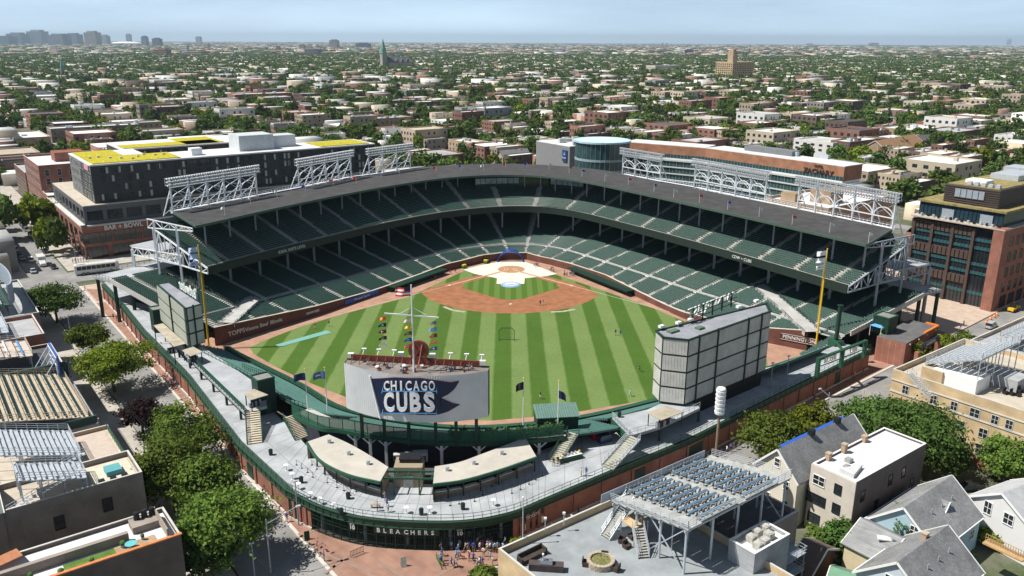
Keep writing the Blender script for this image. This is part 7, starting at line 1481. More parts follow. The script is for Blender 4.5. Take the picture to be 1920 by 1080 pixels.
# skyline blocks near the horizon: (left px, right px, top py, base py, colour)
MAXH = [120.0]
SKL = [(165,187,58,86,(0.30,0.27,0.22),'tall tan slab tower on the left horizon'),(0,26,67,85,(0.10,0.12,0.16),'dark office block at the left edge of the skyline'),(60,87,56,84,(0.24,0.27,0.31),'broad blue-grey tower group on the left skyline'),(22,50,61,84,(0.13,0.16,0.21),'wide dark block left on the skyline'),(98,128,63,86,(0.20,0.23,0.27),'long grey hospital block on the left skyline'),(128,152,62,85,(0.15,0.18,0.22),'stepped dark block right of the grey hospital block'),(190,205,65,84,(0.25,0.28,0.32),'small pale tower right of the tan slab tower'),(268,278,67,87,(0.12,0.15,0.2),'slim dark tower right of the white stadium roof'),(289,303,71,88,(0.05,0.07,0.11),'black tower with white mast on the left skyline'),(239,247,63,82,(0.16,0.19,0.24),'small stepped tower behind the white dome'),(369,378,68,82,(0.2,0.23,0.28),'lone grey tower left of centre on the skyline'),(344,354,85,103,(0.5,0.5,0.5),'pale white tower pair at left'),(391,394,80,96,(0.2,0.2,0.2),'thin dark chimney stack at left'),(620,635,74,92,(0.22,0.22,0.22),'grey apartment tower right of the left skyline'),(519,526,86,98,(0.24,0.15,0.11),'small brown brick tower left of centre'),(563,572,83,94,(0.3,0.2,0.15),'red-brown block left of the grey apartment tower'),(670,693,80,92,(0.08,0.10,0.15),'dark blue low tower left of the church spire'),(968,976,81,91,(0.35,0.36,0.38),'small pale tower at the centre of the horizon'),(1030,1058,91,101,(0.45,0.45,0.43),'cream block right of centre'),(1284,1299,92,103,(0.05,0.07,0.11),'dark glass block right of centre'),(1630,1645,80,88,(0.30,0.33,0.37),'pale tower on the right horizon'),(1512,1523,81,88,(0.5,0.5,0.48),'tiny white block on the right horizon'),(1240,1243,80,93,(0.4,0.4,0.4),'left chimney of the twin chimneys right of centre'),(1248,1251,80,93,(0.4,0.4,0.4),'right chimney of the twin chimneys right of centre'),(1888,1894,73,84,(0.35,0.38,0.42),'slim tower at far right on the horizon'),(1445,1452,97,110,(0.6,0.6,0.58),'white silo-like block right of the tan tower block'),(295,318,92,108,(0.26,0.12,0.09),'red brick factory at left below the skyline'),(352,385,96,108,(0.35,0.26,0.17),'tan factory block at left below the skyline'),(575,600,92,106,(0.15,0.15,0.17),'dark factory block left of centre')]
for l, r, t, b, col, lab in SKL:
    cb = P(.5*(l+r),b,0); dist = math.hypot(cb[0]-CAM[0],cb[1]-CAM[1]); wd = (r-l)/1540*dist*1.0; hz = 81.5-(960-.5*(l+r))*.0047; hgt = next(z for z in range(4,400) if 540-1540*Vector((cb[0]-CAM[0],cb[1]-CAM[1],z-CAM[2])).dot(_u2)/Vector((cb[0]-CAM[0],cb[1]-CAM[1],z-CAM[2])).dot(_f) <= t or z == 399); MAXH.append(hgt); th = thing('skyline_block',lab,'tower',cb,0,'buildings on the skyline'); m_ = M('sky_%d'%l,col,.8,.15,.01); q = B(); a = AW-.9; q.obox(cb[0],cb[1],0,wd,wd*.6,hgt*.9,a); q.obj('tower_body', m_, th); q = B(); q.obox(cb[0],cb[1],hgt*.9,wd*.6,wd*.4,hgt*.1,a); q.obj('top_storey', m_, th)
    q = B(); n_ = max(3,int(hgt/9)); [q.obox(cb[0],cb[1],hgt*.9*(k+.45)/n_,wd*1.004,wd*.604,hgt*.9/n_*.38,a) for k in range(n_)]; stuff(q.obj('window_bands', M('far_glass',(0.07,0.08,0.10),.4,.1,.01), th))
p = P(238,86,0); th = thing('white_arena','low white-roofed arena on the left skyline','arena',p); q = B(); q.ball((p[0],p[1],30),170,20,6,.12); q.obj('roof', WHITE, th); q = B(); q.tube((p[0],p[1],0),(p[0],p[1],32),150,20); q.obj('drum', M('arena_wall',(0.3,0.3,0.32),.8,.1,.01), th)

# larger blocks that stand out among the roofs
MIDB = []
def midb(label, px, py, ln, dp, h, wall, roof, name='mid_block', wins=True, along='w'):
    """block whose near base corner was surveyed at (px, py); ln metres along the street axis, dp across"""
    s, w = toSW(*P2(px, py, 0)); a, b = (ln, dp) if along == 'w' else (dp, ln); th = flatb(name, label, 'building', w, w+a, s, s+b, h, wall, roof, .8); MIDB.append((s-4, s+b+4, w-4, w+a+4))
    if wins:
        wrow(th, ('w',w,-1), s+2.5, s+b-2, 4.2, tuple(1.6+3.4*k for k in range(int(h/3.4))), 1.5, 1.7, CONC_L); wrow(th, ('s',s,-1), w+2.5, w+a-2, 4.2, tuple(1.6+3.4*k for k in range(int(h/3.4))), 1.5, 1.7, CONC_L)
    for k in range(3): q = B(); q.obox(*SW(s+b*rng.uniform(.2,.8), w+a*rng.uniform(.2,.8)), h, rng.uniform(1.5,4), rng.uniform(1.5,3), rng.uniform(.8,2.2), AW); q.obj('roof_unit', GALV if k else wall, th)
    return th
midb('long red brick school with white roof at left beyond the charcoal complex',442,200,70,26,13,BRK,ROOFW)
midb('tan three-storey apartment block with flat grey roof left of centre',705,252,34,20,12,BRK_T,ROOFG)
midb('cream row of shops behind the middle of the stand',905,300,30,16,8.5,M('cream_render',(0.55,0.48,0.36),.85,.1,.4),ROOFW)
midb('white-roofed low block behind the cream row of shops',945,288,40,14,8,BRK_G,ROOFW)
midb('tan brick block beside the cream row of shops',880,292,14,26,8,BRK_T,ROOFW)
midb('dark brick long block left of centre beyond the light towers',735,205,60,18,9,BRK_D,ROOFW)
midb('broad pale warehouse with white roof in the right middle distance',1712,268,52,30,9,BRK_T,ROOFW)
midb('dark-sided warehouse beside the pale warehouse at right',1790,275,40,26,10,BRK_D,ROOFG)
midb('row of tan apartment blocks at right below the tower block',1700,170,120,16,12,BRK_T,ROOFT)
midb('orange brick apartment block right of the tan tower',1520,160,60,34,15,BRK,ROOFG)
midb('pale grey modern block right of the orange apartments',1560,170,36,22,14,M('pale_modern',(0.42,0.42,0.42),.8,.1,.3),ROOFW)
midb('brown brick mid-rise right of the church spire',815,140,70,26,14,BRK_D,ROOFG)
midb('red brick hall left of the church spire',660,165,50,30,14,BRK_D,ROOFT)
midb('dark glass mid-rise at right of centre',1085,150,46,30,16,BRK_G,ROOFG)
midb('cream hospital-like block in the right distance',1228,140,90,30,20,M('cream_slab',(0.55,0.50,0.42),.85,.08,.2),ROOFT)
midb('tan three-storey flats at far left beyond the red loft',30,290,22,50,10,BRK_T,ROOFW)
midb('grey flats with white roof left beyond the red loft',100,275,60,18,12,BRK_G,ROOFW)
midb('brown brick flats beyond the charcoal complex at left',205,262,40,18,11,BRK_T,ROOFG)
midb('red brick row behind the right end of the hotel',1590,300,40,14,11,BRK_D,ROOFW)
g_ = gableb('brick_hall','big orange-tiled hall roof with stone gables at right',P2(1640,275,8),P2(1712,262,8),12,9,6,BRK_T,M('orange_hall_roof',(0.30,0.175,0.10),.95,.15,.5),.5,0,'hall'); MIDB.append((lambda c: (c[0]-22,c[0]+22,c[1]-22,c[1]+22))(toSW(*P2(1676,268,4))))
# ================================================================ trees
def leafmat(name, col, var=.3):
    if name in MATS: return MATS[name]
    mt = bpy.data.materials.new(name); mt.use_nodes = True; n = mt.node_tree.nodes; l = mt.node_tree.links; n.clear()
    o = n.new('ShaderNodeOutputMaterial'); d = n.new('ShaderNodeBsdfDiffuse'); t = n.new('ShaderNodeBsdfTranslucent'); mx = n.new('ShaderNodeMixShader'); mx.inputs[0].default_value = .28
    g = n.new('ShaderNodeNewGeometry'); ns = n.new('ShaderNodeTexNoise'); ns.inputs['Scale'].default_value = .55; ns.inputs['Detail'].default_value = 3; l.new(g.outputs['Position'], ns.inputs['Vector'])
    oi = n.new('ShaderNodeObjectInfo'); a = n.new('ShaderNodeMapRange'); a.inputs[3].default_value = 1-var; a.inputs[4].default_value = 1+var; l.new(oi.outputs['Random'], a.inputs[0])
    b = n.new('ShaderNodeMapRange'); b.inputs[1].default_value = .3; b.inputs[2].default_value = .7; b.inputs[3].default_value = .65; b.inputs[4].default_value = 1.35; l.new(ns.outputs['Fac'], b.inputs[0])
    m_ = n.new('ShaderNodeMath'); m_.operation = 'MULTIPLY'; l.new(a.outputs[0], m_.inputs[0]); l.new(b.outputs[0], m_.inputs[1])
    hs = n.new('ShaderNodeHueSaturation'); hs.inputs['Color'].default_value = (*col,1); hm = n.new('ShaderNodeMapRange'); hm.inputs[3].default_value = .488; hm.inputs[4].default_value = .518; l.new(oi.outputs['Random'], hm.inputs[0]); l.new(hm.outputs[0], hs.inputs['Hue'])
    v = n.new('ShaderNodeVectorMath'); v.operation = 'SCALE'; l.new(hs.outputs[0], v.inputs[0]); l.new(m_.outputs[0], v.inputs['Scale'])
    l.new(v.outputs[0], d.inputs[0]); l.new(v.outputs[0], t.inputs[0]); l.new(d.outputs[0], mx.inputs[1]); l.new(t.outputs[0], mx.inputs[2]); l.new(mx.outputs[0], o.inputs[0]); MATS[name] = mt; return mt
LEAF = leafmat('leaf_green', (0.108,0.160,0.042)); LEAFY = leafmat('leaf_yellow_green', (0.165,0.205,0.026)); LEAFP = leafmat('leaf_purple', (0.045,0.028,0.028)); LEAFD = leafmat('leaf_dark', (0.080,0.128,0.038))
LEAFN = leafmat('leaf_fresh', (0.125,0.178,0.036)); LEAFDN = leafmat('leaf_deep', (0.085,0.135,0.034))
BARK = M('bark', (0.09,0.07,0.055), .95, .3, 2)
def crown_np(seed, nclump, nleaf, leaf, rx=1.0, rz=.8, lump=.36):
    """leaf cards gathered in clumps spread through an uneven crown of unit radius, base at z=0"""
    r = np.random.default_rng(seed); C = []
    lob = r.normal(size=(6,3)); lob /= np.linalg.norm(lob,axis=1)[:,None]; la = r.uniform(.10,.46,6)
    while len(C) < nclump:
        d = r.normal(size=3); d /= np.linalg.norm(d); rad = (.30+.70*r.random()**.45)*(0.80+sum(a*max(0,d@b)**3 for a,b in zip(la,lob)))
        if d[2] < -.55 and rad > .6: continue
        C.append((d*rad, d))
    P_ = []; Nn = []
    per = nleaf//nclump
    for c, d in C:
        o = r.normal(size=(per,3))*lump*r.uniform(.35,.6); P_.append(c+o*np.array([1,1,.65])); nn = d*.55+r.normal(size=(per,3))*.6+np.array([0,0,.35]); Nn.append(nn/np.linalg.norm(nn,axis=1)[:,None])
    P_ = np.vstack(P_)*np.array([rx,rx,rz])+np.array([0,0,rz*.92]); Nn = np.vstack(Nn); n = len(P_)
    a = np.cross(Nn, r.normal(size=(n,3))); a /= np.linalg.norm(a,axis=1)[:,None]; b = np.cross(Nn,a); s = leaf*r.uniform(.6,1.35,n)[:,None]
    V = np.stack([P_-a*s, P_-b*s*.62, P_+a*s, P_+b*s*.62],1).reshape(-1,3); F = np.arange(4*n).reshape(-1,4); return V, F
def trunk_b(h, r, seed, spread=1.0):
    rr = random.Random(seed); q = B(); q.tube((0,0,-.2),(rr.uniform(-.1,.1),0,h*.55),r,8,r*.7)
    for k in range(6): a = k*1.05+rr.uniform(-.3,.3); q.tube((0,0,h*(.42+.05*k)),(math.cos(a)*spread*rr.uniform(.6,1),math.sin(a)*spread*rr.uniform(.6,1),h*(.9+.09*k)),r*.42,6,r*.1)
    return q
def mkcrown(name, seed, nclump, nleaf, leaf, mat, rx=1., rz=.8): V, F = crown_np(seed, nclump, nleaf, leaf, rx, rz); return npmesh(name, V, F, mat)
# large street trees around the ballpark, each with its own crown
def bigtree(label, xy, R_, H_, seed, mat, nleaf=9000, base=3.0, sq=1.0):
    th = thing('street_tree', label, 'tree', (*xy,0), 0, 'street trees by the ballpark'); rz = (H_-base)/1.85; V, F = crown_np(seed, int(34+R_*7), nleaf, .30, R_, rz); V = V+np.array([0,0,base]); V[:,0] *= sq
    mkobj('crown', npmesh('crown', V, F, mat), th, False); q = trunk_b(base+rz*.9, .16+.035*R_, seed, R_*.55); q.obj('trunk', BARK, th, False); return th
BT = [('large yellow-green tree on the left street in front of the dark green bleachers',(215,735),6.6,10.2,LEAFY,3,11000),('mid green tree behind the yellow-green tree on the left street',(175,672),4.2,8.5,LEAFN,3,6000),('dark round tree at the crossing beside the white coach',(108,605),6.3,10.5,LEAFDN,3,10000),
 ('purple-leaved tree on the left street below the yellow-green one',(268,812),3.9,6.8,LEAFP,2,6500),('upper of the big green trees on the near left street',(345,880),5.6,10.5,LEAFN,3,9000),('middle of the big green trees on the near left street, left of the road',(330,960),6.0,11.5,LEAFN,3.2,10000),('big green tree nearest the camera on the left street',(420,1055),6.2,11.5,LEAFN,3,12000),('green tree between the two nearest big trees on the left street',(395,985),5.0,11.2,LEAFN,3,9000),
 ('small green tree at the bottom edge of the left street',(385,1090),3.6,7.5,LEAFDN,2,5000),
 ('large green tree on the avenue right of the siren pole',(1440,868),5.6,9.2,LEAFN,2.4,10000),('lighter green tree right of the large avenue tree',(1515,838),4.2,7.8,LEAFY,2,7000),('spreading dark green tree in front of the yellow apartment block',(1700,868),7.8,11.4,LEAFDN,3,13000),('second dark tree behind the white-roofed house',(1640,840),5.4,10.4,LEAFDN,3,8000),('green tree at the right edge beside the parked cars',(1880,905),4.2,8.0,LEAFN,2,6000),('green tree at the right edge by the apartment block',(1915,850),3.6,9.5,LEAFN,2,5000),('tall conifer-like shrub in front of the tan house',(1573,1048),2.5,6.5,LEAFDN,.5,5000),('round bush beside the tan house wall',(1535,1020),1.9,2.6,LEAFN,.2,3000),('shrubs along the driveway at the right edge',(1855,1020),2.2,3.0,LEAFY,.2,3500),
 ('small tree at the left field gate, left one',(1725,682),2.6,4.6,LEAFY,1.4,3500),('small tree at the left field gate, middle one',(1770,665),2.8,5.0,LEAFY,1.4,3500),('small tree at the left field gate, right one',(1808,655),2.4,4.6,LEAFN,1.4,3000),('low shrub on the avenue pavement by the brick block',(1700,715),1.8,2.4,LEAFY,.2,2500),('green bush at the bottom edge below the gate crowd',(905,1096),1.9,2.4,LEAFN,.2,4000),('thin bush against the terrace wall corner',(970,1046),1.3,2.6,LEAFY,.2,2500),
 ('leafy tree behind the parked silver car',(1770,900),3.6,7.0,LEAFDN,2,5000)]
for k, (lab, px, R_, H_, mat, base, nl) in enumerate(BT): bigtree(lab, P2(*px), R_, H_, 100+k, mat, nl, base)
# ================================================================ the city beyond
CR = random.Random(21); CN = np.random.default_rng(21)
camx, camy, camz = CAM
def projpx(x, y, z):
    d = Vector((x-camx, y-camy, z-camz)); zz = d.dot(_f)
    return (960+1540*d.dot(_r2)/zz, 540-1540*d.dot(_u2)/zz, zz) if zz > 1 else (-1e9, 0, zz)
_ox, _oy = zip(*[(0,400),(40,300),(60,285),(130,268),(320,248),(560,258),(700,300),(800,315),(960,311),(1000,270),(1180,262),(1580,305),(1620,345),(1690,400),(1755,345),(1920,330)])
EXCL = [(-400,66,-190,86),(86,182,-113,8),(180,268,-140,-82),(-62,125,84,190),(-135,-30,80,150),(845,915,1180,1280)]+MIDB
def excluded(s, w): return any(a <= s <= b and c <= w <= d for a, b, c, d in EXCL)
def inview(x, y, m=60):
    px, py, zz = projpx(x, y, 6); return zz > 40 and -m < px < 1920+m
WALLS = [('red brick',M('city_red_brick',(0.235,0.125,0.095),.9,.18,.2,rand=.2)),('dark brick',M('city_dark_brick',(0.135,0.095,0.08),.9,.18,.2,rand=.2)),('tan brick',M('city_tan_brick',(0.40,0.325,0.25),.9,.15,.2,rand=.18)),('yellow brick',M('city_yellow_brick',(0.48,0.40,0.29),.9,.15,.2,rand=.15)),('grey brick',M('city_grey_brick',(0.27,0.245,0.22),.9,.15,.2,rand=.18)),('white',M('house_white',(0.62,0.61,0.58),.85,.08,.3,rand=.1)),('grey',M('house_grey',(0.28,0.29,0.30),.85,.1,.3,rand=.2)),('cream',M('house_cream',(0.52,0.45,0.34),.85,.08,.3,rand=.12))]
ROOFS = [('white',M('house_roof_white',(0.66,0.66,0.65),.85,.2,.12,rand=.12)),('pale grey',M('house_roof_grey',(0.40,0.40,0.40),.9,.2,.12,rand=.15)),('dark',M('house_roof_dark',(0.085,0.085,0.09),.95,.25,.2,rand=.2)),('tan',M('house_roof_tan',(0.42,0.36,0.29),.95,.15,.2,rand=.15)),('grey shingle',M('gable_grey',(0.20,0.205,0.21),.95,.15,.3,rand=.25)),('brown shingle',M('gable_brown',(0.20,0.135,0.10),.95,.15,.3,rand=.25))]
DARKW = M('house_window', (0.03,0.035,0.042), .25, .2, .5)
def pickwall(): return CR.choices(range(8), (24,14,20,7,10,11,8,8))[0]
houses = []                                   # (s, w, depth along w, width along s, height, wall, roof, gable)
trees = []                                    # (x, y, crown radius, height, kind)
PITCH = 100.6; SW0, SS0 = -127.0, 77.0
streets = []
for i in range(-12, 24):
    for j in range(-6, 24):
        w0, w1 = SW0+PITCH*i, SW0+PITCH*(i+1); s0, s1 = SS0+PITCH*j, SS0+PITCH*(j+1); cx, cy = SW((s0+s1)/2, (w0+w1)/2)
        dist = math.hypot(cx-camx, cy-camy)
        if dist > 1750 or not inview(cx, cy, 500) or cy < -90: continue
        for row in (0, 1):
            s = s0+11; wc = (w0+22) if row == 0 else (w1-22)
            while s < s1-13:
                big = CR.random(); wd = CR.uniform(6.4,8.4) if big < .74 else CR.uniform(13,34); dp = CR.uniform(15,24) if big < .74 else CR.uniform(22,34)
                h = CR.choice((7.2,7.8,10.2,10.6,10.9)) if big < .74 else CR.choice((6.2,10.8,11.2,13.8,15.5))
                gable = big < .74 and CR.random() < .24; wc2 = wc+CR.uniform(-1.5,1.5)
                if s+wd < s1-9 and CR.random() > .06 and not excluded(s+wd/2, wc2): houses.append((s+wd/2, wc2, dp, wd-.5, h*(.86 if gable else 1), pickwall(), CR.choices((4,5),(3,1))[0] if gable else CR.choices(range(4),(54,22,12,12))[0], gable))
                elif CR.random() < .6: trees.append((*SW(s+wd/2, wc2), CR.uniform(3,5), CR.uniform(7,11), 0))
                if CR.random() < .55 and not excluded(s+wd/2, wc): g_ = (wc+18) if row == 0 else (wc-18); houses.append((s+wd/2, g_, 6.2, 6, 3.1, pickwall(), CR.choice((1,1,2,4,0)), False))
                if CR.random() < .42: b_ = (wc+14) if row == 0 else (wc-14); trees.append((*SW(s+CR.uniform(0,wd), b_+CR.uniform(-2,2)), CR.uniform(2.6,4.8), CR.uniform(6,11), 0))
                s += wd
        s = s0+8
        while s < s1-6:
            for wq in (w0+7.2, w1-7.2):
                if CR.random() < .50: trees.append((*SW(s+CR.uniform(-2,2), wq+CR.uniform(-.8,.8)), CR.uniform(3.8,7.4), CR.uniform(8,14.5), 1))
            s += 8.5
        for k in range(10):
            for sq in (s0+7.5, s1-7.5):
                if CR.random() < .30: trees.append((*SW(sq, w0+8+k*9+CR.uniform(-2,2)), CR.uniform(3.6,6.8), CR.uniform(8,14), 1))
trees = [t for t in trees if not excluded(*toSW(t[0],t[1])) and math.hypot(t[0]-camx,t[1]-camy) > 330]
# street and alley sheets of the nearer grid
sq_ = B()
for i in range(-12, 24): 
    for j in range(-6, 24):
        a = (SS0+PITCH*j, SW0+PITCH*i); x, y = SW(a[0]+50, a[1]+50)
        if math.hypot(x-camx,y-camy) > 1800 or not inview(x,y,600) or y < -60: continue
        if not (excluded(a[0]+50,a[1]) or excluded(a[0]+8,a[1]) or a[1] in (SW0,)): sq_.add([(*SW(s,w),-.06) for s,w in ((a[0],a[1]-4.5),(a[0]+PITCH,a[1]-4.5),(a[0]+PITCH,a[1]+4.5),(a[0],a[1]+4.5))], [(0,1,2,3)])
        if not (excluded(a[0],a[1]+50) or excluded(a[0],a[1]+8) or j == 0): sq_.add([(*SW(s,w),-.075) for s,w in ((a[0]-4.5,a[1]),(a[0]+4.5,a[1]),(a[0]+4.5,a[1]+PITCH),(a[0]-4.5,a[1]+PITCH))], [(0,1,2,3)])
struct('city_streets', sq_, ASPH)
# ---- which houses show largest
def vis_area(s, w, dp, wd, h):
    x, y = SW(s, w); px, py, zz = projpx(x, y, h)
    if zz < 60 or not (5 < px < 1915): return 0
    if py > np.interp(px, _ox, _oy): return 0
    return (dp+wd)*.7*h*(1540/zz)**2
areas = np.array([vis_area(*hh[:5]) for hh in houses]); order = np.argsort(-areas); solo = [k for k in order[:290] if areas[k] > 0]; soloset = set(int(k) for k in solo)
def unit_meshes():
    q = B(); q.box(-.5,-.5,0,.5,.5,.999); q.f.pop(1); q.m.pop(1)           # open-topped walls
    e = .47
    for a, b in (((-e,-e),(e,-e)),((e,-e),(e,e)),((e,e),(-e,e)),((-e,e),(-e,-e))): q.quad((*b,.94),(*a,.94),(*a,.999),(*b,.999))
    for a, b, c, d in (((-.5,-.5),(.5,-.5),(e,-e),(-e,-e)),((.5,-.5),(.5,.5),(e,e),(e,-e)),((.5,.5),(-.5,.5),(-e,e),(e,e)),((-.5,.5),(-.5,-.5),(-e,-e),(-e,e))): q.quad((*a,.999),(*b,.999),(*c,.999),(*d,.999))
    w_ = q.mesh('walls', BRK); r_ = B().quad((-e,-e,.94),(e,-e,.94),(e,e,.94),(-e,e,.94)).mesh('roof', WHITE)
    g = B(); g.box(-.5,-.5,0,.5,.5,.62); g.f.pop(1); g.m.pop(1); g.add([(-.5,-.5,.62),(-.5,.5,.62),(-.5,0,.98),(.5,-.5,.62),(.5,.5,.62),(.5,0,.98)],[(1,0,2),(3,4,5)])
    gr = B(); gr.quad((-.53,-.56,.58),(.53,-.56,.58),(.53,0,1.0),(-.53,0,1.0)); gr.quad((.53,.56,.58),(-.53,.56,.58),(-.53,0,1.0),(.53,0,1.0))
    def wins(top, cx, cy, rows):
        q = B()
        for r in range(rows):
            z0 = top*(r+.35)/rows; z1 = top*(r+.8)/rows
            for sg in (-1,1):
                for k in range(cy): y = -.5+(k+.5)/cy; hw = .22/cy; q.quad((sg*.503,y-hw,z0),(sg*.503,y+hw,z0),(sg*.503,y+hw,z1),(sg*.503,y-hw,z1))
                for k in range(cx):
                    if (k*7+r) % 3 == 0: continue
                    x = -.5+(k+.5)/cx; hw = .16/cx; q.quad((x-hw,sg*.506,z0),(x+hw,sg*.506,z0),(x+hw,sg*.506,z1),(x-hw,sg*.506,z1))
        return q.mesh('windows', DARKW)
    return w_, r_, g.mesh('walls', BRK), gr.mesh('roof', WHITE), [wins(.9,5,3,3), wins(.9,6,5,3), wins(.9,4,2,2), wins(.6,4,2,2)]
UW, UR, UG, UGR, UWIN = unit_meshes()
um = B(); um.box(-.5,-.5,0,.5,.5,1).m; UNITB = um.mesh('roof_hut', BRK)
def slotobj(name, me, parent, mat):
    o = bpy.data.objects.new(name, me); COL.objects.link(o); o.parent = parent; o.material_slots[0].link = 'OBJECT'; o.material_slots[0].material = mat; return o
NUM = ['first','second','third','fourth','fifth','sixth','seventh','eighth','ninth','tenth','eleventh','twelfth','thirteenth','fourteenth','fifteenth','sixteenth','seventeenth','eighteenth','nineteenth','twentieth']
def ordn(k):
    if k < 20: return NUM[k]
    n = k+1; return f'{n}{"th" if 10 <= n % 100 <= 20 else {1:"st",2:"nd",3:"rd"}.get(n%10,"th")}'
def rank_rows(items, per):
    """items: (depth, px, payload); returns payload -> (row, rank from left)"""
    items = sorted(items); out = {}
    for r in range(0, len(items), per):
        for k, it in enumerate(sorted(items[r:r+per], key=lambda a: a[1])): out[it[2]] = (r//per, k)
    return out
rk = rank_rows([(projpx(*SW(houses[k][0],houses[k][1]),5)[2], projpx(*SW(houses[k][0],houses[k][1]),5)[0], int(k)) for k in solo], 20)
for k in solo:
    s, w, dp, wd, h, wm, rm, gab = houses[k]; r_, c_ = rk[int(k)]
    nm = 'garage' if h < 4 else ('apartment_house' if wd > 12 else 'row_house'); kd = {'garage':'garage','apartment_house':'apartment house','row_house':'house'}[nm]
    lab = f'{WALLS[wm][0]} {kd}, {ROOFS[rm][0]} {"gable" if gab else "flat"} roof, {ordn(c_)} from left in {ordn(r_)} row beyond stadium'
    th = thing(nm, lab, 'garage' if nm == 'garage' else 'house', (*SW(s,w),-.1), AW, 'houses of the city beyond the stadium'); th.scale = (dp, wd, h)
    slotobj('walls', UG if gab else UW, th, WALLS[wm][1]); slotobj('roof', UGR if gab else UR, th, ROOFS[rm][1])
    if h > 4: o = slotobj('windows', UWIN[3] if gab else UWIN[1 if wd > 12 else (0 if h > 9 else 2)], th, DARKW); o['kind'] = 'stuff'
    if h > 4 and CR.random() < .8:
        o = slotobj('chimney' if CR.random() < .5 else 'roof_hut', UNITB, th, WALLS[wm][1] if CR.random() < .6 else ROOFS[1][1]); sx = CR.uniform(.8,2.6); o.scale = (sx/dp, CR.uniform(.8,2.2)/wd, CR.uniform(1.0,2.2)/h); o.location = (CR.uniform(-.35,.35), CR.uniform(-.3,.3), .93 if not gab else .8)
# ---- all the rest of the houses: one mass
rest = [hh for k, hh in enumerate(houses) if k not in soloset]
for tier, (d0, d1, n, mn, mxx) in enumerate(((1700,4200,15000,9,28),(4200,13000,12000,22,75),(13000,30000,9000,60,190))):
    c = 0
    while c < n:
        dd = math.sqrt(CR.uniform(d0*d0,d1*d1)); an = CR.uniform(-.60,.60); x, y = camx+dd*math.sin(an), camy+dd*math.cos(an); s, w = toSW(x,y)
        if excluded(s,w): continue
        if tier == 0: w = SW0+PITCH*round((w-SW0)/PITCH)+CR.choice((-1,1))*CR.uniform(14,28)
        rest.append((s, w, CR.uniform(mn,mxx), CR.uniform(mn*.8,mxx*.8), CR.choice((7,8,9,10,11,13)) if tier == 0 else CR.choice((8,9,10,12,16)), pickwall(), CR.choices(range(4),(52,22,14,12))[0], tier == 0 and CR.random() < .12)); c += 1
R_a = np.array([(a[0],a[1],a[2],a[3],a[4],a[5],a[6],a[7]) for a in rest], float)
def mass(name, A):
    n = len(A); sw = A[:,:2]; hw = A[:,2]/2; hs = A[:,3]/2; h = A[:,4]; gab = A[:,7] > .5; he = np.where(gab, h*.62, h)
    def pt(ds, dw, z): s = sw[:,0]+hs*ds; w = sw[:,1]+hw*dw; return np.c_[-.6*s+.8*w, .8*s+.6*w, np.broadcast_to(z,(n,))]
    z0 = np.full(n,-.3)
    V = np.stack([pt(-1,-1,z0),pt(-1,1,z0),pt(1,1,z0),pt(1,-1,z0),pt(-1,-1,he),pt(-1,1,he),pt(1,1,he),pt(1,-1,he),pt(0,-1,h),pt(0,1,h)],1).reshape(-1,3); o = (np.arange(n)*10)[:,None]
    walls = [np.c_[o+0,o+1,o+5,o+4],np.c_[o+1,o+2,o+6,o+5],np.c_[o+2,o+3,o+7,o+6],np.c_[o+3,o+0,o+4,o+7]]; fl = np.nonzero(~gab)[0]; gb = np.nonzero(gab)[0]
    F = walls+[np.c_[o+4,o+5,o+6,o+7][fl], np.c_[o+4,o+5,o+9,o+8][gb], np.c_[o+6,o+7,o+8,o+9][gb], np.c_[o+7,o+4,o+8,o+8][gb][:0]]
    mi = np.concatenate([A[:,5]]*4+[8+A[fl,6],8+A[gb,6],8+A[gb,6]]).astype(np.int32); me = npmesh(name, V, np.vstack(F), [m_ for _, m_ in WALLS]+[m_ for _, m_ in ROOFS]); me.polygons.foreach_set('material_index', mi); me.update(); return mkobj(name, me)
tag(mass('far_houses', R_a), 'mass of low brick houses with pale flat roofs filling the city to the horizon', 'houses', kind='stuff')
# ---- trees of the city
TCR = [mkcrown(f'crown', 300+k, 26, 620, .20, (LEAF,LEAF,LEAFD,LEAFY,LEAF,LEAF)[k], 1.0, .85+.1*(k%3)) for k in range(6)]; TTR = trunk_b(1.2,.06,5,.4).mesh('trunk', BARK)
def tvis(t):
    px, py, zz = projpx(t[0],t[1],t[3]*.8)
    if zz < 60 or not (3 < px < 1917) or py > np.interp(px,_ox,_oy): return 0
    return t[2]*t[3]*(1540/zz)**2
ta = np.array([tvis(t) for t in trees]); to = np.argsort(-ta)[:275]; ts = set(int(k) for k in to if ta[k] > 0); trk = rank_rows([(projpx(trees[k][0],trees[k][1],5)[2], projpx(trees[k][0],trees[k][1],5)[0], k) for k in ts], 20)
for k in sorted(ts):
    x, y, R_, H_, kd = trees[k]; r_, c_ = trk[k]; v = CR.choices(range(6),(4,4,3,1,4,4))[0]
    th = thing('city_tree', f'{"yellow-green" if v == 3 else ("dark green" if v == 2 else "green")} leafy tree, {ordn(c_)} from left in {ordn(r_)} row of trees beyond stadium', 'tree', (x,y,-.1), CR.uniform(0,6.28), 'trees of the city beyond the stadium'); th.scale = (R_,R_,H_/2.0)
    o = mkobj('crown', TCR[v], th, False); o.location = (0,0,.34); mkobj('trunk', TTR, th, False)
pts = [(t[0],t[1],t[2],t[3]*.56,CR.randrange(6)) for k, t in enumerate(trees) if k not in ts]
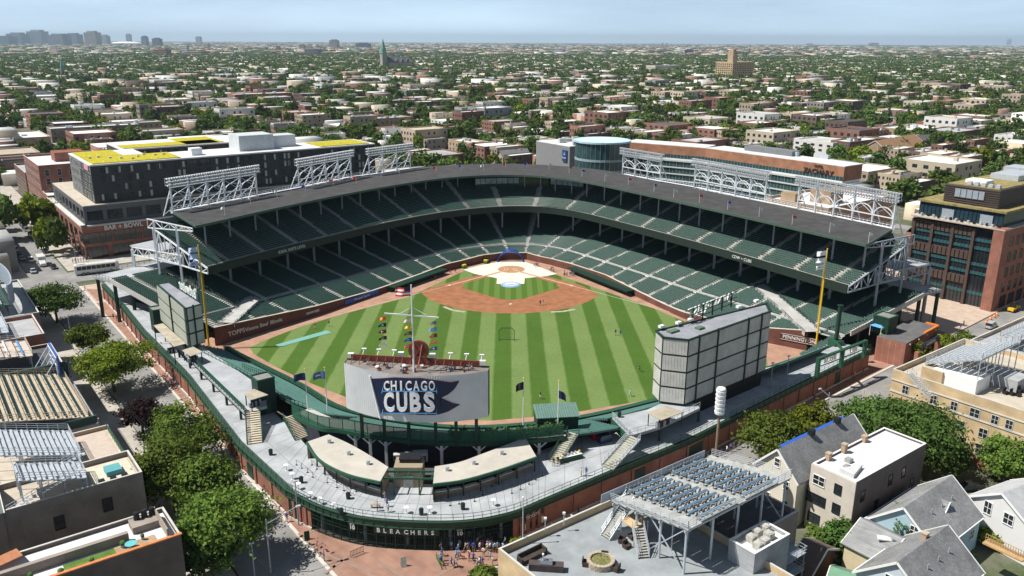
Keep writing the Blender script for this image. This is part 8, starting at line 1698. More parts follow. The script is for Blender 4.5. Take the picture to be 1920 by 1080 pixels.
for d0, d1, n, r0, r1, h0, h1 in ((1650,4300,21000,4.5,9.5,6,9),(4300,13000,20000,14,34,6,8.5),(13000,30000,12000,40,95,6,9)):
    dd = np.sqrt(CN.uniform(d0*d0,d1*d1,n)); an = CN.uniform(-.6,.6,n)
    for a, b, r_, h_, v in zip(camx+dd*np.sin(an), camy+dd*np.cos(an), CN.uniform(r0,r1,n), CN.uniform(h0,h1,n), CN.integers(6,10,n) if d0 < 4000 else CN.integers(8,10,n)):
        if not excluded(*toSW(a,b)): pts.append((a,b,r_,h_,int(v)))
P_ = np.array(pts); col = bpy.data.collections.new('tree_kinds')
LOD = TCR+[mkcrown('crown',400+k,14,150,.34,LEAF if k < 3 else LEAFD,1.0,.9) for k in range(2)]+[mkcrown('crown',420+k,12,90,.40,(LEAF,LEAFD)[k],1.0,.8) for k in range(2)]
for k, me in enumerate(LOD): o = bpy.data.objects.new(f'tree_kind_{k:02d}', me); col.objects.link(o)
me = bpy.data.meshes.new('far_trees'); me.from_pydata([(a,b,1.6) for a,b in P_[:,:2]],[],[])
for nm, ty, dt in (('scl','FLOAT_VECTOR',np.c_[P_[:,2],P_[:,2],P_[:,3]].ravel()),('idx','INT',P_[:,4].astype(np.int32)),('rotz','FLOAT_VECTOR',np.c_[np.zeros(len(P_)),np.zeros(len(P_)),CN.uniform(0,6.28,len(P_))].ravel())):
    at = me.attributes.new(nm, ty, 'POINT'); at.data.foreach_set('vector' if ty == 'FLOAT_VECTOR' else 'value', dt)
ft_ = tag(mkobj('far_trees', me), 'dense green street trees filling the city to the horizon', 'trees', kind='stuff')
ng = bpy.data.node_groups.new('scatter','GeometryNodeTree'); ng.interface.new_socket('Geometry',in_out='INPUT',socket_type='NodeSocketGeometry'); ng.interface.new_socket('Geometry',in_out='OUTPUT',socket_type='NodeSocketGeometry')
gi = ng.nodes.new('NodeGroupInput'); go = ng.nodes.new('NodeGroupOutput'); ip = ng.nodes.new('GeometryNodeInstanceOnPoints'); ci = ng.nodes.new('GeometryNodeCollectionInfo'); ci.inputs['Collection'].default_value = col; ci.inputs['Separate Children'].default_value = True; ci.inputs['Reset Children'].default_value = True
def na(n, t): q = ng.nodes.new('GeometryNodeInputNamedAttribute'); q.data_type = t; q.inputs['Name'].default_value = n; return [o for o in q.outputs if o.enabled][0]
ip.inputs['Pick Instance'].default_value = True
ng.links.new(gi.outputs[0], ip.inputs['Points']); ng.links.new(ci.outputs[0], ip.inputs['Instance']); ng.links.new(na('idx','INT'), ip.inputs['Instance Index']); ng.links.new(na('rotz','FLOAT_VECTOR'), ip.inputs['Rotation']); ng.links.new(na('scl','FLOAT_VECTOR'), ip.inputs['Scale']); ng.links.new(ip.outputs[0], go.inputs[0])
ft_.modifiers.new('scatter','NODES').node_group = ng
# ================================================================ people
def person_mesh(kind):
    if kind == 'stand': E = dict(p=(0,0,.95),c=(0,0,1.28),n=(0,.01,1.50),h=(0,.02,1.62),t=(0,.02,1.74),sl=(-.19,0,1.42),el=(-.25,-.03,1.15),wl=(-.26,.05,.92),hl=(-.26,.08,.82),sr=(.19,0,1.42),er=(.25,-.03,1.15),wr=(.26,.05,.92),hr=(.26,.08,.82),jl=(-.10,0,.90),kl=(-.11,.02,.50),al=(-.12,-.02,.09),fl=(-.13,.15,.05),jr=(.10,0,.90),kr=(.11,.02,.50),ar=(.12,-.02,.09),fr=(.13,.15,.05))
    elif kind == 'walk': E = dict(p=(0,0,.93),c=(0,.03,1.26),n=(0,.05,1.48),h=(0,.07,1.60),t=(0,.07,1.72),sl=(-.19,.03,1.40),el=(-.25,.16,1.16),wl=(-.22,.32,1.02),hl=(-.20,.40,1.0),sr=(.19,.03,1.40),er=(.25,-.14,1.16),wr=(.26,-.22,.95),hr=(.26,-.24,.86),jl=(-.10,0,.88),kl=(-.11,-.05,.48),al=(-.11,-.38,.16),fl=(-.11,-.26,.06),jr=(.10,0,.88),kr=(.11,.22,.52),ar=(.11,.34,.09),fr=(.11,.50,.06))
    elif kind == 'sit': E = dict(p=(0,0,.52),c=(0,-.03,.85),n=(0,0,1.07),h=(0,.02,1.19),t=(0,.02,1.31),sl=(-.19,-.02,.99),el=(-.25,.04,.72),wl=(-.18,.28,.66),hl=(-.14,.36,.64),sr=(.19,-.02,.99),er=(.25,.04,.72),wr=(.18,.28,.66),hr=(.14,.36,.64),jl=(-.10,.05,.50),kl=(-.13,.46,.52),al=(-.13,.46,.09),fl=(-.13,.62,.05),jr=(.10,.05,.50),kr=(.13,.46,.52),ar=(.13,.46,.09),fr=(.13,.62,.05))
    else: E = dict(p=(0,0,.94),c=(0,.02,1.27),n=(0,.03,1.49),h=(0,.05,1.61),t=(0,.05,1.73),sl=(-.19,.02,1.41),el=(-.28,.06,1.16),wl=(-.10,.24,1.18),hl=(-.02,.28,1.22),sr=(.19,.02,1.41),er=(.28,.06,1.16),wr=(.10,.24,1.14),hr=(.03,.28,1.16),jl=(-.10,0,.89),kl=(-.14,.02,.49),al=(-.18,-.02,.09),fl=(-.21,.14,.05),jr=(.10,0,.89),kr=(.13,.02,.49),ar=(.16,-.02,.09),fr=(.19,.14,.05))
    keys = list(E); R = dict(p=.145,c=.155,n=.06,h=.10,t=.07,sl=.075,sr=.075,el=.048,er=.048,wl=.034,wr=.034,hl=.04,hr=.04,jl=.095,jr=.095,kl=.062,kr=.062,al=.042,ar=.042,fl=.04,fr=.04)
    ed = ['pc','cn','nh','ht']; ed = [('p','c'),('c','n'),('n','h'),('h','t')]+[x for s in 'lr' for x in (('c','s'+s),('s'+s,'e'+s),('e'+s,'w'+s),('w'+s,'h'+s),('p','j'+s),('j'+s,'k'+s),('k'+s,'a'+s),('a'+s,'f'+s))]
    me = bpy.data.meshes.new('sk'); me.from_pydata([E[k] for k in keys],[(keys.index(a),keys.index(b)) for a,b in ed],[]); o = bpy.data.objects.new('sk',me); COL.objects.link(o); o.modifiers.new('s','SKIN'); 
    for k, v in zip(keys, me.skin_vertices[0].data): v.radius = (R[k],R[k]*(.72 if k in 'pc' else 1)); v.use_root = (k == 'p')
    sd = o.modifiers.new('d','SUBSURF'); sd.levels = 1; sd.render_levels = 1
    r = bpy.data.meshes.new_from_object(o.evaluated_get(bpy.context.evaluated_depsgraph_get())); bpy.data.objects.remove(o); bpy.data.meshes.remove(me)
    r.name = 'person_'+kind; r.materials.clear()
    for m_ in (SKIN,HAIR,WHITE,BLUE,BLACK): r.materials.append(m_)
    top = E['t'][2]; hp_z = E['p'][2]; nk = E['n'][2]
    for f in r.polygons:
        c = f.center; z = c.z; mi = 2
        if z > top-.07 or (z > top-.16 and c.y < E['h'][1]-.02): mi = 1
        elif z > nk-.01: mi = 0
        elif z < .11: mi = 4
        elif kind == 'sit': mi = 3 if z < .62 and abs(c.x) < .24 and not (.6 < z and c.y > .2) else (0 if (abs(c.x) > .2 or c.y > .15) and z < .8 else 2)
        elif z < hp_z-.0 and abs(c.x) < .235 and not (kind == 'walk' and c.y > .28 and z > .85): mi = 3 if z > .46 else 0
        elif (Vector(c)-Vector(E['el'])).length < .0: mi = 2
        elif (abs(c.x) > .2 and z < E['el'][2]+.06) or (kind in ('hold',) and c.y > .12 and z < 1.26) or (kind == 'walk' and c.y > .2): mi = 0
        f.material_index = mi
    r.shade_smooth(); return r
SKIN = M('skin',(0.42,0.25,0.17),.7,.1,3); HAIR = M('hair',(0.035,0.025,0.02),.8,.2,3)
PM = {k: person_mesh(k) for k in ('stand','walk','sit','hold')}
SHIRT = {'blue':(0.03,0.09,0.42),'white':(0.72,0.72,0.70),'navy':(0.02,0.03,0.08),'red':(0.50,0.03,0.03),'grey':(0.28,0.28,0.29),'light blue':(0.25,0.45,0.65),'black':(0.02,0.02,0.022),'pink':(0.62,0.25,0.30)}
PANT = {'dark':(0.03,0.035,0.05),'khaki':(0.35,0.27,0.17),'white':(0.70,0.70,0.68),'denim':(0.06,0.10,0.20),'grey':(0.2,0.2,0.2)}
def clothm(kind, c): d = SHIRT if kind == 's' else PANT; return M(('shirt_' if kind == 's' else 'pants_')+c.replace(' ','_'), d[c], .85, .12, 4)
def person(label, p, shirt, pants, kind='stand', face=0.0, sc_=1.0, group=None):
    o = mkobj('person', PM[kind]); o.location = p; o.rotation_euler[2] = face; o.scale = (sc_,)*3
    for i, m_ in enumerate((SKIN,HAIR,clothm('s',shirt),clothm('p',pants),BLACK)): o.material_slots[i].link = 'OBJECT'; o.material_slots[i].material = m_
    return tag(o, label, 'person', group)
pr = random.Random(5)
def crowd(where, spots, z, group, kinds=('stand','walk','hold'), shirts=('blue','white','blue','navy','light blue','grey','white','red')):
    spots = sorted(spots); pl = []
    for k, (px, py) in enumerate(spots):
        s = pr.choice(shirts); pt = pr.choice(('dark','khaki','denim','grey')); kd = pr.choice(kinds); pl.append((s,pt,kd,px,py))
    for k, (s,pt,kd,px,py) in enumerate(pl): person(f'person in {s} shirt, {ordn(k)} from left {where}', P(px,py,z), s, pt, kd, pr.uniform(0,6.28), pr.uniform(.94,1.06), group)
crowd('in the crowd at the bleacher gate', [(pr.uniform(826,925),pr.uniform(1022,1066)) for _ in range(34)]+[(pr.uniform(875,948),pr.uniform(1008,1036)) for _ in range(26)], .09, 'crowd waiting at the gate')
crowd('on the brick pavement of the left street', [(497,912),(503,906),(492,902),(508,915),(538,978),(548,972),(608,1052),(386,780),(391,775),(344,800),(213,598),(219,602),(233,612),(296,668),(322,722),(312,722),(332,728),(327,720),(316,726),(160,545),(200,560)], .09, 'walkers beside the ballpark')
crowd('on the pavement under the right-hand wall', [(1010,1012),(1036,995),(1060,985),(1072,980),(1085,965),(1310,868),(1318,872),(1326,864),(1332,858),(1341,862),(1352,856),(1362,850),(1370,846),(1378,842),(1386,838),(1512,748),(1526,752),(1596,712),(1602,708),(1618,700)], .09, 'walkers in the shade of the wall')
crowd('on the outfield deck', [(1090,893),(1099,892),(722,938),(726,950),(708,958),(1038,874),(1046,870),(1054,868),(728,960)], 5.0, 'people on the deck', ('stand','hold'), ('grey','white','black','blue'))
crowd('on the corner by the brick podium', [(137+5*k,494-.8*k) for k in range(8)], .09, 'people waiting at the crossing')
crowd('near the left field gate', [(1740,655),(1752,662),(1765,648),(1785,640),(1800,618),(1806,612)], .09, 'people at the left field gate')
PLY = [('baseball player in dark jersey standing right of second base',(1019,572),'navy','white','stand'),('baseball player beside the one in dark jersey on the infield dirt',(1013,573),'black','grey','stand'),('player in dark shirt and white trousers in left field',(1154,629),'black','white','stand'),('player in blue in left field, next to the one in white trousers',(1163,630),'blue','denim','stand'),('player in black walking in deep left field',(1199,697),'black','dark','walk'),('player in white trousers in deep centre field',(1013,748),'navy','white','stand'),('player in light blue in left field near the board',(1181,743),'light blue','white','walk'),
 ('trainer in red standing on the right field line',(591,617),'red','white','stand'),('second trainer in red further along the right field line',(617,612),'red','white','stand'),('groundsman in black left of the cream tarpaulin',(817,526),'black','dark','stand'),('ball player near the track left of the infield',(845,512),'red','dark','sit'),('second seated player left of the infield',(854,511),'red','dark','sit')]
for lab, px, s, pt, kd in PLY: person(lab, P(*px,.06), s, pt, kd, pr.uniform(0,6.28), 1.03, 'players on the field')
crowd('in the group by the third base dugout', [(1030+pr.uniform(0,8),507+pr.uniform(0,5)) for _ in range(5)]+[(1056+pr.uniform(0,22),512+pr.uniform(0,8)) for _ in range(11)]+[(1000+pr.uniform(0,18),498+pr.uniform(0,4)) for _ in range(5)], .03, 'group by the dugout')
# ================================================================ vehicles
TYRE = M('tyre',(0.015,0.015,0.016),.9,.1,3); RIM = M('rim',(0.35,0.36,0.37),.4,.1,3,metal=.6); CGLS = M('car_glass',(0.012,0.015,0.018),.08,.1,1,spec=.9); HL = M('headlight',(0.75,0.75,0.72),.2,.05,1); TLT = M('tail_light',(0.40,0.02,0.02),.3,.05,1)
def paint(n, c): return M('car_'+n, c, .28, .05, .5, spec=.6)
CARC = {'white':(0.72,0.72,0.72),'black':(0.02,0.021,0.024),'silver':(0.42,0.44,0.46),'red':(0.35,0.03,0.03),'dark blue':(0.025,0.04,0.09),'grey':(0.14,0.145,0.155)}
def loft(q, secs, mi=0):
    """closed body from half cross-sections: (x, [(y, z)...]) mirrored about y = 0"""
    rings = []
    for x, pts in secs: rings.append([(x,y,z) for y,z in pts]+[(x,-y,z) for y,z in reversed(pts)])
    n = len(rings[0]); vs = [v for r in rings for v in r]; fs = []
    for i in range(len(rings)-1):
        for k in range(n): fs.append((i*n+k,(i+1)*n+k,(i+1)*n+(k+1)%n,i*n+(k+1)%n))
    fs += [tuple(range(n)), tuple(range((len(rings)-1)*n+n-1,(len(rings)-1)*n-1,-1))]; q.add(vs, fs, mi); return q
def car(label, p, head, colr, kind='sedan', name='parked_car', group='cars on the streets'):
    th = thing(name, label, 'car', p, head, group); pm = paint(colr.replace(' ','_'), CARC[colr]); L_, W_, H_ = {'sedan':(4.6,.9,1.42),'suv':(4.9,.97,1.75),'van':(5.1,.98,1.78)}[kind]; l = L_/2; b = .86 if kind == 'sedan' else 1.02
    sec = lambda x, w, z0, z1: (x,[(w*.55,z0),(w,z0+.12),(w,z1-.14),(w*.86,z1)])
    q = loft(B(),[sec(-l,W_*.80,.40,b-.06),sec(-l+.25,W_*.96,.28,b),sec(-l*.4,W_,.24,b+.02),sec(l*.25,W_,.24,b),sec(l*.6,W_*.97,.24,b-.08),sec(l-.2,W_*.9,.28,b-.18),sec(l,W_*.72,.36,b-.30)]); q.obj('body', pm, th, False)
    x0, x1, x2, x3 = {'sedan':(-l+.75,-l*.35,l*.18,l*.52),'suv':(-l+.18,-l+.55,l*.18,l*.50),'van':(-l+.12,-l+.4,l*.3,l*.64)}[kind]
    cs = lambda x, w, z: (x,[(w,b-.03),(w*.97,b+(z-b)*.5),(w*.84,z-.05),(w*.7,z)])
    q = loft(B(),[cs(x0,W_*.82,b+.06),cs(x1,W_*.88,H_-.02),cs(x2,W_*.88,H_-.03),cs(x3,W_*.84,b+.05)]); q.obj('windows', CGLS, th, False); q = loft(B(),[(x1-.04,[(W_*.6,H_-.03),(W_*.72,H_-.05),(W_*.68,H_+.012),(W_*.5,H_+.02)]),(x2+.04,[(W_*.6,H_-.03),(W_*.72,H_-.06),(W_*.68,H_+.005),(W_*.5,H_+.015)])]); q.obj('roof', pm, th, False)
    for sx in (-1,1):
        for sy in (-1,1): w_ = B(); w_.tube((sx*l*.6,sy*(W_-.2),.33),(sx*l*.6,sy*(W_+.02),.33),.33,14); wo = w_.obj('wheel', TYRE, th, False); r_ = B(); r_.tube((sx*l*.6,sy*(W_+.005),.33),(sx*l*.6,sy*(W_+.03),.33),.2,10); r_.obj('rim', RIM, wo, False)
    for sy in (-1,1): h = B(); h.box(l-.16,sy*W_*.62-.16,b-.34,l-.02,sy*W_*.62+.16,b-.2); h.obj('headlight', HL, th, False); h = B(); h.box(-l-.01,sy*W_*.66-.12,b-.3,-l+.1,sy*W_*.66+.12,b-.12); h.obj('tail_light', TLT, th, False)
    return th
HS = math.atan2(.8,-.6)                       # heading of the left street
ORD2 = ['nearest','second','third','fourth','fifth','sixth','seventh','eighth','ninth','farthest']
for k, c in enumerate(('black','white','white','dark blue','black','silver','grey','black','dark blue')): x, y = SW(119+k*7.2,-122.8); car(f'{c} car parked on the right kerb of the left street, {ORD2[k]} of the line', (x,y,-.03), HS+math.pi, c, pr.choice(('sedan','suv')))
for k, c in enumerate(('silver','black','white','grey','dark blue','silver')): x, y = SW(112+k*8.2,-131.2); car(f'{c} car on the left kerb of the left street, {ORD2[k]} of that side', (x,y,-.03), HS, c, pr.choice(('sedan','suv')))
car('red car far up the left street', (*SW(196,-124.6),-.03), HS, 'red'); car('dark car waiting at the crossing in front of the coach', (*SW(93,-124.2),-.03), HS+math.pi, 'black','sedan'); car('white car driving behind the box truck', (*SW(108,-129.0),-.03), HS, 'white','suv'); car('silver car left of the box truck at the crossing', (*SW(91,-130.6),-.03), HS, 'silver')
car('silver minivan on the avenue beside the plaza at right', (*P2(1858,614),-.03), AW+.1, 'silver','van'); car('silver car parked under the trees behind the tan house', (*P2(1848,945),0), AW+math.pi-.5, 'white','suv'); car('dark car half hidden by trees at the right edge', (*P2(1815,918),0), AW+math.pi-.5, 'black'); car('dark car parked in the shade on the left street', (*SW(15,-131),-.03), HS, 'dark blue')
def boxy(label, p, head, name, cat):
    th = thing(name,label,cat,p,head); return th
p = (*SW(100,-126.6),-.03); th = boxy('white box truck stopped at the crossing',p,HS+math.pi,'box_truck','truck'); WV_ = paint('truck_white',(0.68,0.68,0.68))
q = B(); q.box(-3.6,-1.15,.9,1.6,1.15,3.3); q.obj('cargo_box', WV_, th, False); q = loft(B(),[(1.65,[(.8,.4),(1.05,.6),(1.05,2.0),(.85,2.45)]),(2.4,[(.8,.4),(1.05,.6),(1.05,1.6),(.8,1.9)]),(3.6,[(.7,.4),(.95,.6),(.95,1.1),(.75,1.3)])]); q.obj('cab', WV_, th, False); q = B(); q.add([(2.42,-.82,1.55),(2.42,.82,1.55),(1.75,.8,2.35),(1.75,-.8,2.35)],[(0,1,2,3)]); q.tf((.06,0,.03)); q.obj('windscreen', CGLS, th, False)
for sx in (-2.2,2.6):
    for sy in (-1,1): q = B(); q.tube((sx,sy*.85,.45),(sx,sy*1.12,.45),.45,14); q.obj('wheel', TYRE, th, False)
for sy in (-1,1): q = B(); q.box(3.5,sy*.7-.15,.8,3.64,sy*.7+.15,1.05); q.obj('headlight', HL, th, False)
p = (*SW(78.2,-113.5),-.03); th = boxy('long white coach turning at the crossing',p,AW-.10,'coach','bus'); q = loft(B(),[(-6.7,[(.9,.5),(1.22,.7),(1.22,3.2),(1.0,3.5)]),(5.9,[(.9,.45),(1.24,.6),(1.24,3.2),(1.0,3.5)]),(6.6,[(.9,.5),(1.2,.65),(1.15,2.4),(.9,3.1)])]); q.obj('body', WV_, th, False)
for sy in (-1,1):
    for k in range(8): q = B(); q.box(-6.0+k*1.45,sy*1.245-.01,1.75,-4.68+k*1.45,sy*1.245+.01,2.95); q.obj('window', CGLS, th, False)
    for x in (-4.2,-2.9,4.2): q = B(); q.tube((x,sy*.95,.5),(x,sy*1.27,.5),.5,14); wo = q.obj('wheel', TYRE, th, False); q = B(); q.tube((x,sy*1.26,.5),(x,sy*1.29,.5),.28,10); q.obj('rim', RIM, wo, False)
q = B(); q.box(6.55,-1.0,1.3,6.64,1.0,2.9); q.obj('windscreen', CGLS, th, False); q = B(); q.box(-6.0,-.6,3.5,-3.5,.6,3.75); q.obj('roof_unit', WV_, th, False)
p = (*P2(1898,584),-.03); th = boxy('yellow utility loader on the avenue at the right edge',p,AW,'loader','loader'); q = B(); q.box(-1.5,-.8,.5,1.2,.8,1.3); q.obj('body', YEL, th, False); q = B(); q.box(-.6,-.6,1.3,.5,.6,2.3); q.obj('cab', BLACK, th, False); q = B(); q.beam((1.0,0,1.0),(2.3,0,1.4),.25); q.box(2.2,-.9,.9,2.7,.9,1.5); q.obj('bucket', YEL, th, False)
for sx in (-.9,.9):
    for sy in (-1,1): q = B(); q.tube((sx,sy*.75,.45),(sx,sy*1.0,.45),.45,12); q.obj('wheel', TYRE, th, False)
for k, (px, py) in enumerate(((1849,607),(1857,600),(1864,596),(1869,592))): p = P(px,py,-.03); th = thing('traffic_barrel',f'orange traffic barrel on the avenue, {ORD2[k]} of the row',"barrel",p,0,'orange traffic barrels'); q = B(); q.tube(p,(p[0],p[1],1.0),.36,10,.28); q.obj('body', ORG, th); q = B(); q.tube((p[0],p[1],.55),(p[0],p[1],.72),.335,10,.325); q.obj('band', WHITE, th)
MOW = M('mower_green',(0.04,0.22,0.03),.5,.1,1)
for k, (px, py) in enumerate(((805,520),(868,502),(912,493))):
    p = P(px,py,.03); th = thing('field_cart',('green and yellow field cart left of the infield','green and yellow field cart nearest the tarpaulin corner','green and yellow field cart behind the tarpaulin')[k],'cart',p,pr.uniform(0,3),'field carts'); q = B(); q.box(-1.3,-.65,.4,1.2,.65,1.0); q.obj('body', MOW, th, False); q = B(); q.box(-1.2,-.6,1.0,-.3,.6,1.35); q.obj('bed', YEL, th, False)
    for sx in (-.8,.8):
        for sy in (-1,1): q = B(); q.tube((sx,sy*.55,.3),(sx,sy*.75,.3),.3,10); q.obj('wheel', TYRE, th, False)
# ================================================================ field and deck furniture
p = P(950,637,.04); th = thing('pitching_screen','square green-framed practice screen standing in centre field','screen',p); q = B(); pts = [(p[0]-2.0,p[1],0),(p[0]-2.0,p[1],2.6),(p[0]-1.3,p[1],3.3),(p[0]+1.3,p[1],3.3),(p[0]+2.0,p[1],2.6),(p[0]+2.0,p[1],0)]; q.path(pts,.12); q.beam((p[0]-2,p[1],.06),(p[0]+2,p[1],.06),.1)
for sx in (-1,1): q.beam((p[0]+sx*2,p[1]-1.2,.06),(p[0]+sx*2,p[1]+1.0,.06),.1); q.beam((p[0]+sx*2,p[1]-1.1,.06),(p[0]+sx*2,p[1],1.6),.08)
q.obj('frame', GRN_D, th); q = B(); q.add([(a,b,c) for a,b,c in pts],[tuple(range(6))]); q.obj('net', meshmat('net',(0.02,0.05,0.04),.14), th)
p = P(957,492,.03); th = thing('batting_cage','blue domed batting cage behind home plate','batting cage',p); fr = B(); nt_ = B()
for k in range(7):
    y = p[1]+k*.9; w = 4.6-.1*k; pts = [(p[0]-w*math.cos(a),y,.1+3.6*math.sin(a)) for a in np.linspace(0,math.pi,11)]; fr.path(pts,.1)
    if k < 6: y2 = y+.9; w2 = 4.6-.1*(k+1); pt2 = [(p[0]-w2*math.cos(a),y2,.1+3.6*math.sin(a)) for a in np.linspace(0,math.pi,11)]; [nt_.quad(pts[i],pts[i+1],pt2[i+1],pt2[i]) for i in range(10)]
for s_ in (-1,1): fr.beam((p[0]+s_*4.6,p[1],.4),(p[0]+s_*4.0,p[1]+5.4,.4),.35)
stuff(fr.obj('frame', BLUE, th)); nt_.obj('netting', meshmat('blue_net',(0.03,0.08,0.32),.55), th)
def lathe_thing(name, label, cat, p, prof, mat, group=None, n=10):
    th = thing(name,label,cat,p,0,group); q = B()
    for (r0,z0),(r1,z1) in zip(prof[:-1],prof[1:]): q.tube((p[0],p[1],p[2]+z0),(p[0],p[1],p[2]+z1),r0,n,r1)
    q.obj('body', mat, th); return th
for k,(px,py) in enumerate(((565,905),(653,935),(790,965),(868,955),(508,853),(467,812),(640,965),(1161,782))):
    p = P(px,py,5.0 if px != 1161 else 8.0); th = lathe_thing('litter_bin',f'dark green litter bin, {ordn(k)} one on the outfield deck' if px != 1161 else 'dark green litter bin on the left field terrace','bin',p,((.32,0),(.38,.95)),GRN_D,'litter bins on the decks'); q = B(); q.tube((p[0],p[1],p[2]+.95),(p[0],p[1],p[2]+1.1),.4,10,.3); q.obj('lid', BLACK, th)
for k,(px,py) in enumerate(((548,898),(560,917),(582,935),(625,955),(762,962),(806,962),(925,948),(537,882),(600,945))):
    p = P(px,py,5.0); th = lathe_thing('bar_table',f'round white bar table, {ordn(k)} one placed along the deck rail','table',p,((.22,0),(.05,.08),(.05,1.0)),GALV,'bar tables along the deck rail'); q = B(); q.tube((p[0],p[1],6.0),(p[0],p[1],6.06),.42,14); q.obj('top', WHITE, th)
ST = [(556,872),(566,878),(577,886),(587,895),(585,872),(594,880),(614,905),(632,914),(645,920),(608,888),(625,897),(657,929),(668,922),(692,920),(844,948),(861,945),(890,940),(905,928),(922,912),(930,905),(960,925),(976,918),(992,908),(1005,900),(1017,893)]
for k,(px,py) in enumerate(ST):
    p = P(px,py,5.0); th = thing('queue_post',f'black queue post, {ordn(k)} of the belt barriers on the outfield deck','queue post',p,0,'queue posts on the deck'); q = B(); q.tube(p,(p[0],p[1],5.05),.19,10); q.obj('foot', BLACK, th); q = B(); q.tube((p[0],p[1],5.05),(p[0],p[1],6.0),.04,6); q.obj('post', BLACK, th)
    if k not in (3,5,8,13,17,19,24) : r_ = P(*ST[(k+1)%len(ST)],5.0); q = B(); q.beam((p[0],p[1],5.92),(r_[0],r_[1],5.92),.02,.06); q.obj('belt', BLACK, th)
for k,((px,py),m_,lab) in enumerate((((1117,822),RED,'red drinks cooler on the deck left of the blue one'),((1133,828),MATS['car_dark_blue'],'dark blue rounded cooler on the deck'))):
    p = P(px,py,5.0); th = thing('cooler',lab,'cooler',p); q = B(); q.obox(p[0],p[1],5.0,1.6 if k==0 else 2.4,1.2,1.3,.5); q.obj('body', m_, th); q = B(); q.obox(p[0],p[1],6.3,1.7 if k==0 else 2.0,1.25,.2,.5); q.obj('lid', m_, th)
p = P(1068,862,5.0); th = thing('serving_table','long table with green skirt and yellow drink jugs on the deck','table',p); q = B(); q.obox(p[0],p[1],5.0,4.4,1.0,.9,.45); q.obj('skirt', GRN, th); q = B(); q.obox(p[0],p[1],5.905,4.5,1.1,.05,.45); q.obj('top', WHITE, th)
for k in range(6): c = (p[0]+math.cos(.45)*(-1.9+k*.76), p[1]+math.sin(.45)*(-1.9+k*.76)); q = B(); q.tube((*c,5.96),(*c,6.4),.18,8); q.obj('jug', YEL if k in (0,5) else GALV, th)
p = P(720,948,5.0); th = thing('picnic_bench','small wooden bench by the deck rail','bench',p); q = B(); q.obox(p[0]-1.2,p[1]-.6,5.55,1.6,.5,.08); q.obj('seat', WOOD, th); [B().obox(p[0]-1.2+d,p[1]-.6,5.0,.12,.4,.55).obj('leg', WOOD, th) for d in (-.6,.6)]
for k,(px,py) in enumerate(((576,1012),(757,1062),(940,1008),(618,993))):
    p = P(px,py,.09); th = thing('sandwich_board',('dark sandwich board on the pavement left of the gate','green and white sandwich board in front of the gate','sandwich board beside the crowd at the gate','sandwich board leaning by the left gate post')[k],'sign board',p); a = pr.uniform(-.5,.5)
    for s_ in (-1,1): q = B(); q.add([(-.4,s_*.3,0),(.4,s_*.3,0),(.4,s_*.04,1.5),(-.4,s_*.04,1.5)],[(0,1,2,3)]); q.add([(-.4,s_*.3+.03,0),(.4,s_*.3+.03,0),(.4,s_*.04+.03,1.5),(-.4,s_*.04+.03,1.5)],[(3,2,1,0)]); q.tf(p,a); q.obj('board', GRN_D if k != 1 else M('board_mint',(0.45,0.55,0.48),.6,.2,2), th)
for k,(pa,pb,m_,lab) in enumerate((((658,1046),(682,1036),GRN_D,'dark crowd barrier on the brick paving left of the gate'),((818,1048),(828,1068),MATS['mower_green'],'bright green crowd barrier left of the waiting crowd'))):
    a, b = Vector(P(*pa,.09)), Vector(P(*pb,.09)); th = thing('crowd_barrier',lab,'barrier',tuple(a)); q = B(); q.beam(a+Vector((0,0,1.1)),b+Vector((0,0,1.1)),.06); q.beam(a+Vector((0,0,.25)),b+Vector((0,0,.25)),.06); [q.beam(a.lerp(b,t/9)+Vector((0,0,.0 if t in (0,9) else .25)),a.lerp(b,t/9)+Vector((0,0,1.1)),.05) for t in range(10)]; q.obj('frame', m_, th)
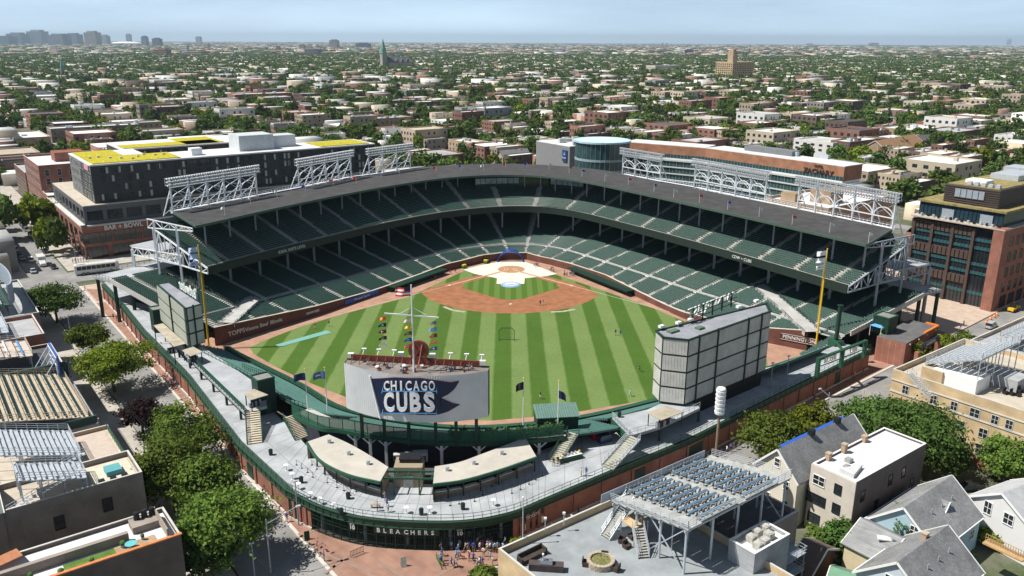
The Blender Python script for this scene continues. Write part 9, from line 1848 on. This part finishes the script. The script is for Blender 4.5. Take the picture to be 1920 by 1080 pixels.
def lamp(label, p, h, arm=None, name='street_lamp'):
    th = thing(name,label,'lamp post',p,0,'street lamps and poles'); q = B(); q.tube(p,(p[0],p[1],p[2]+h),.13,8,.08); q.obj('pole', GREYST, th)
    e = Vector((p[0],p[1],p[2]+h))
    if arm: d = Vector(arm); q = B(); q.beam(e-Vector((0,0,.8)),e+d,.08); q.obj('arm', GREYST, th); e = e+d
    q = B(); q.obox(e.x,e.y,e.z-.15,.7,.35,.18,.6); q.obj('lamp_head', GALV, th)
for k,(px,py,h,arm) in enumerate(((312,840,9,(4,2,.6)),(508,1075,9,(4,2.6,.6)),(137,655,9,(-3,3,.6)),(560,985,8,None),(145,505,7,None),(1548,795,7,(-1.6,1,.4)),(1786,712,7,(-2,1.4,.4)),(478,1085,6,None))): lamp(('arched lamp post on the left street beside the purple tree','arched lamp post at the bottom of the left street','pole with wires by the dark round tree','lamp post beside the gate corner','lamp post at the far crossing','curved white lamp post behind the gabled house','yellow-topped lamp post at the left field gate','short globe lamp at the bottom left pavement')[k],P(px,py,.05),h,arm)
for k,((px,py),lab) in enumerate((((1445,722),'left of two deck floodlight poles right of the large board'),((1475,708),'right of two deck floodlight poles beside the left field wall'))): p = P(px,py,6.0); lamp(lab,(p[0],p[1],5.0),6.0,None,'deck_floodlight')
p = P(1617,760,0); th = thing('street_sign','white street sign on a post on the avenue','sign',p); q = B(); q.tube(p,(p[0],p[1],3.6),.06,6); q.obj('post', GALV, th); q = B(); q.obox(p[0],p[1],2.7,.8,.06,.9,AW-.8); q.obj('plate', WHITE, th)
# ================================================================ air
hz = B(); hz.box(-41000,-41000,-1.5,41000,41000,max(MAXH)+8); ho = hz.obj('haze', M('haze_surface',(1,1,1)))
ho.data.materials.clear(); hm = bpy.data.materials.new('haze_air'); hm.use_nodes = True; n = hm.node_tree.nodes; n.clear(); o = n.new('ShaderNodeOutputMaterial'); v = n.new('ShaderNodeVolumePrincipled'); v.inputs['Color'].default_value = (0.66,0.84,1.0,1); v.inputs['Density'].default_value = 0.00004; v.inputs['Anisotropy'].default_value = 0.2
hm.node_tree.links.new(v.outputs[0], o.inputs['Volume']); ho.data.materials.append(hm); tag(ho, 'thin pale blue summer haze over the whole city', 'haze', kind='stuff')
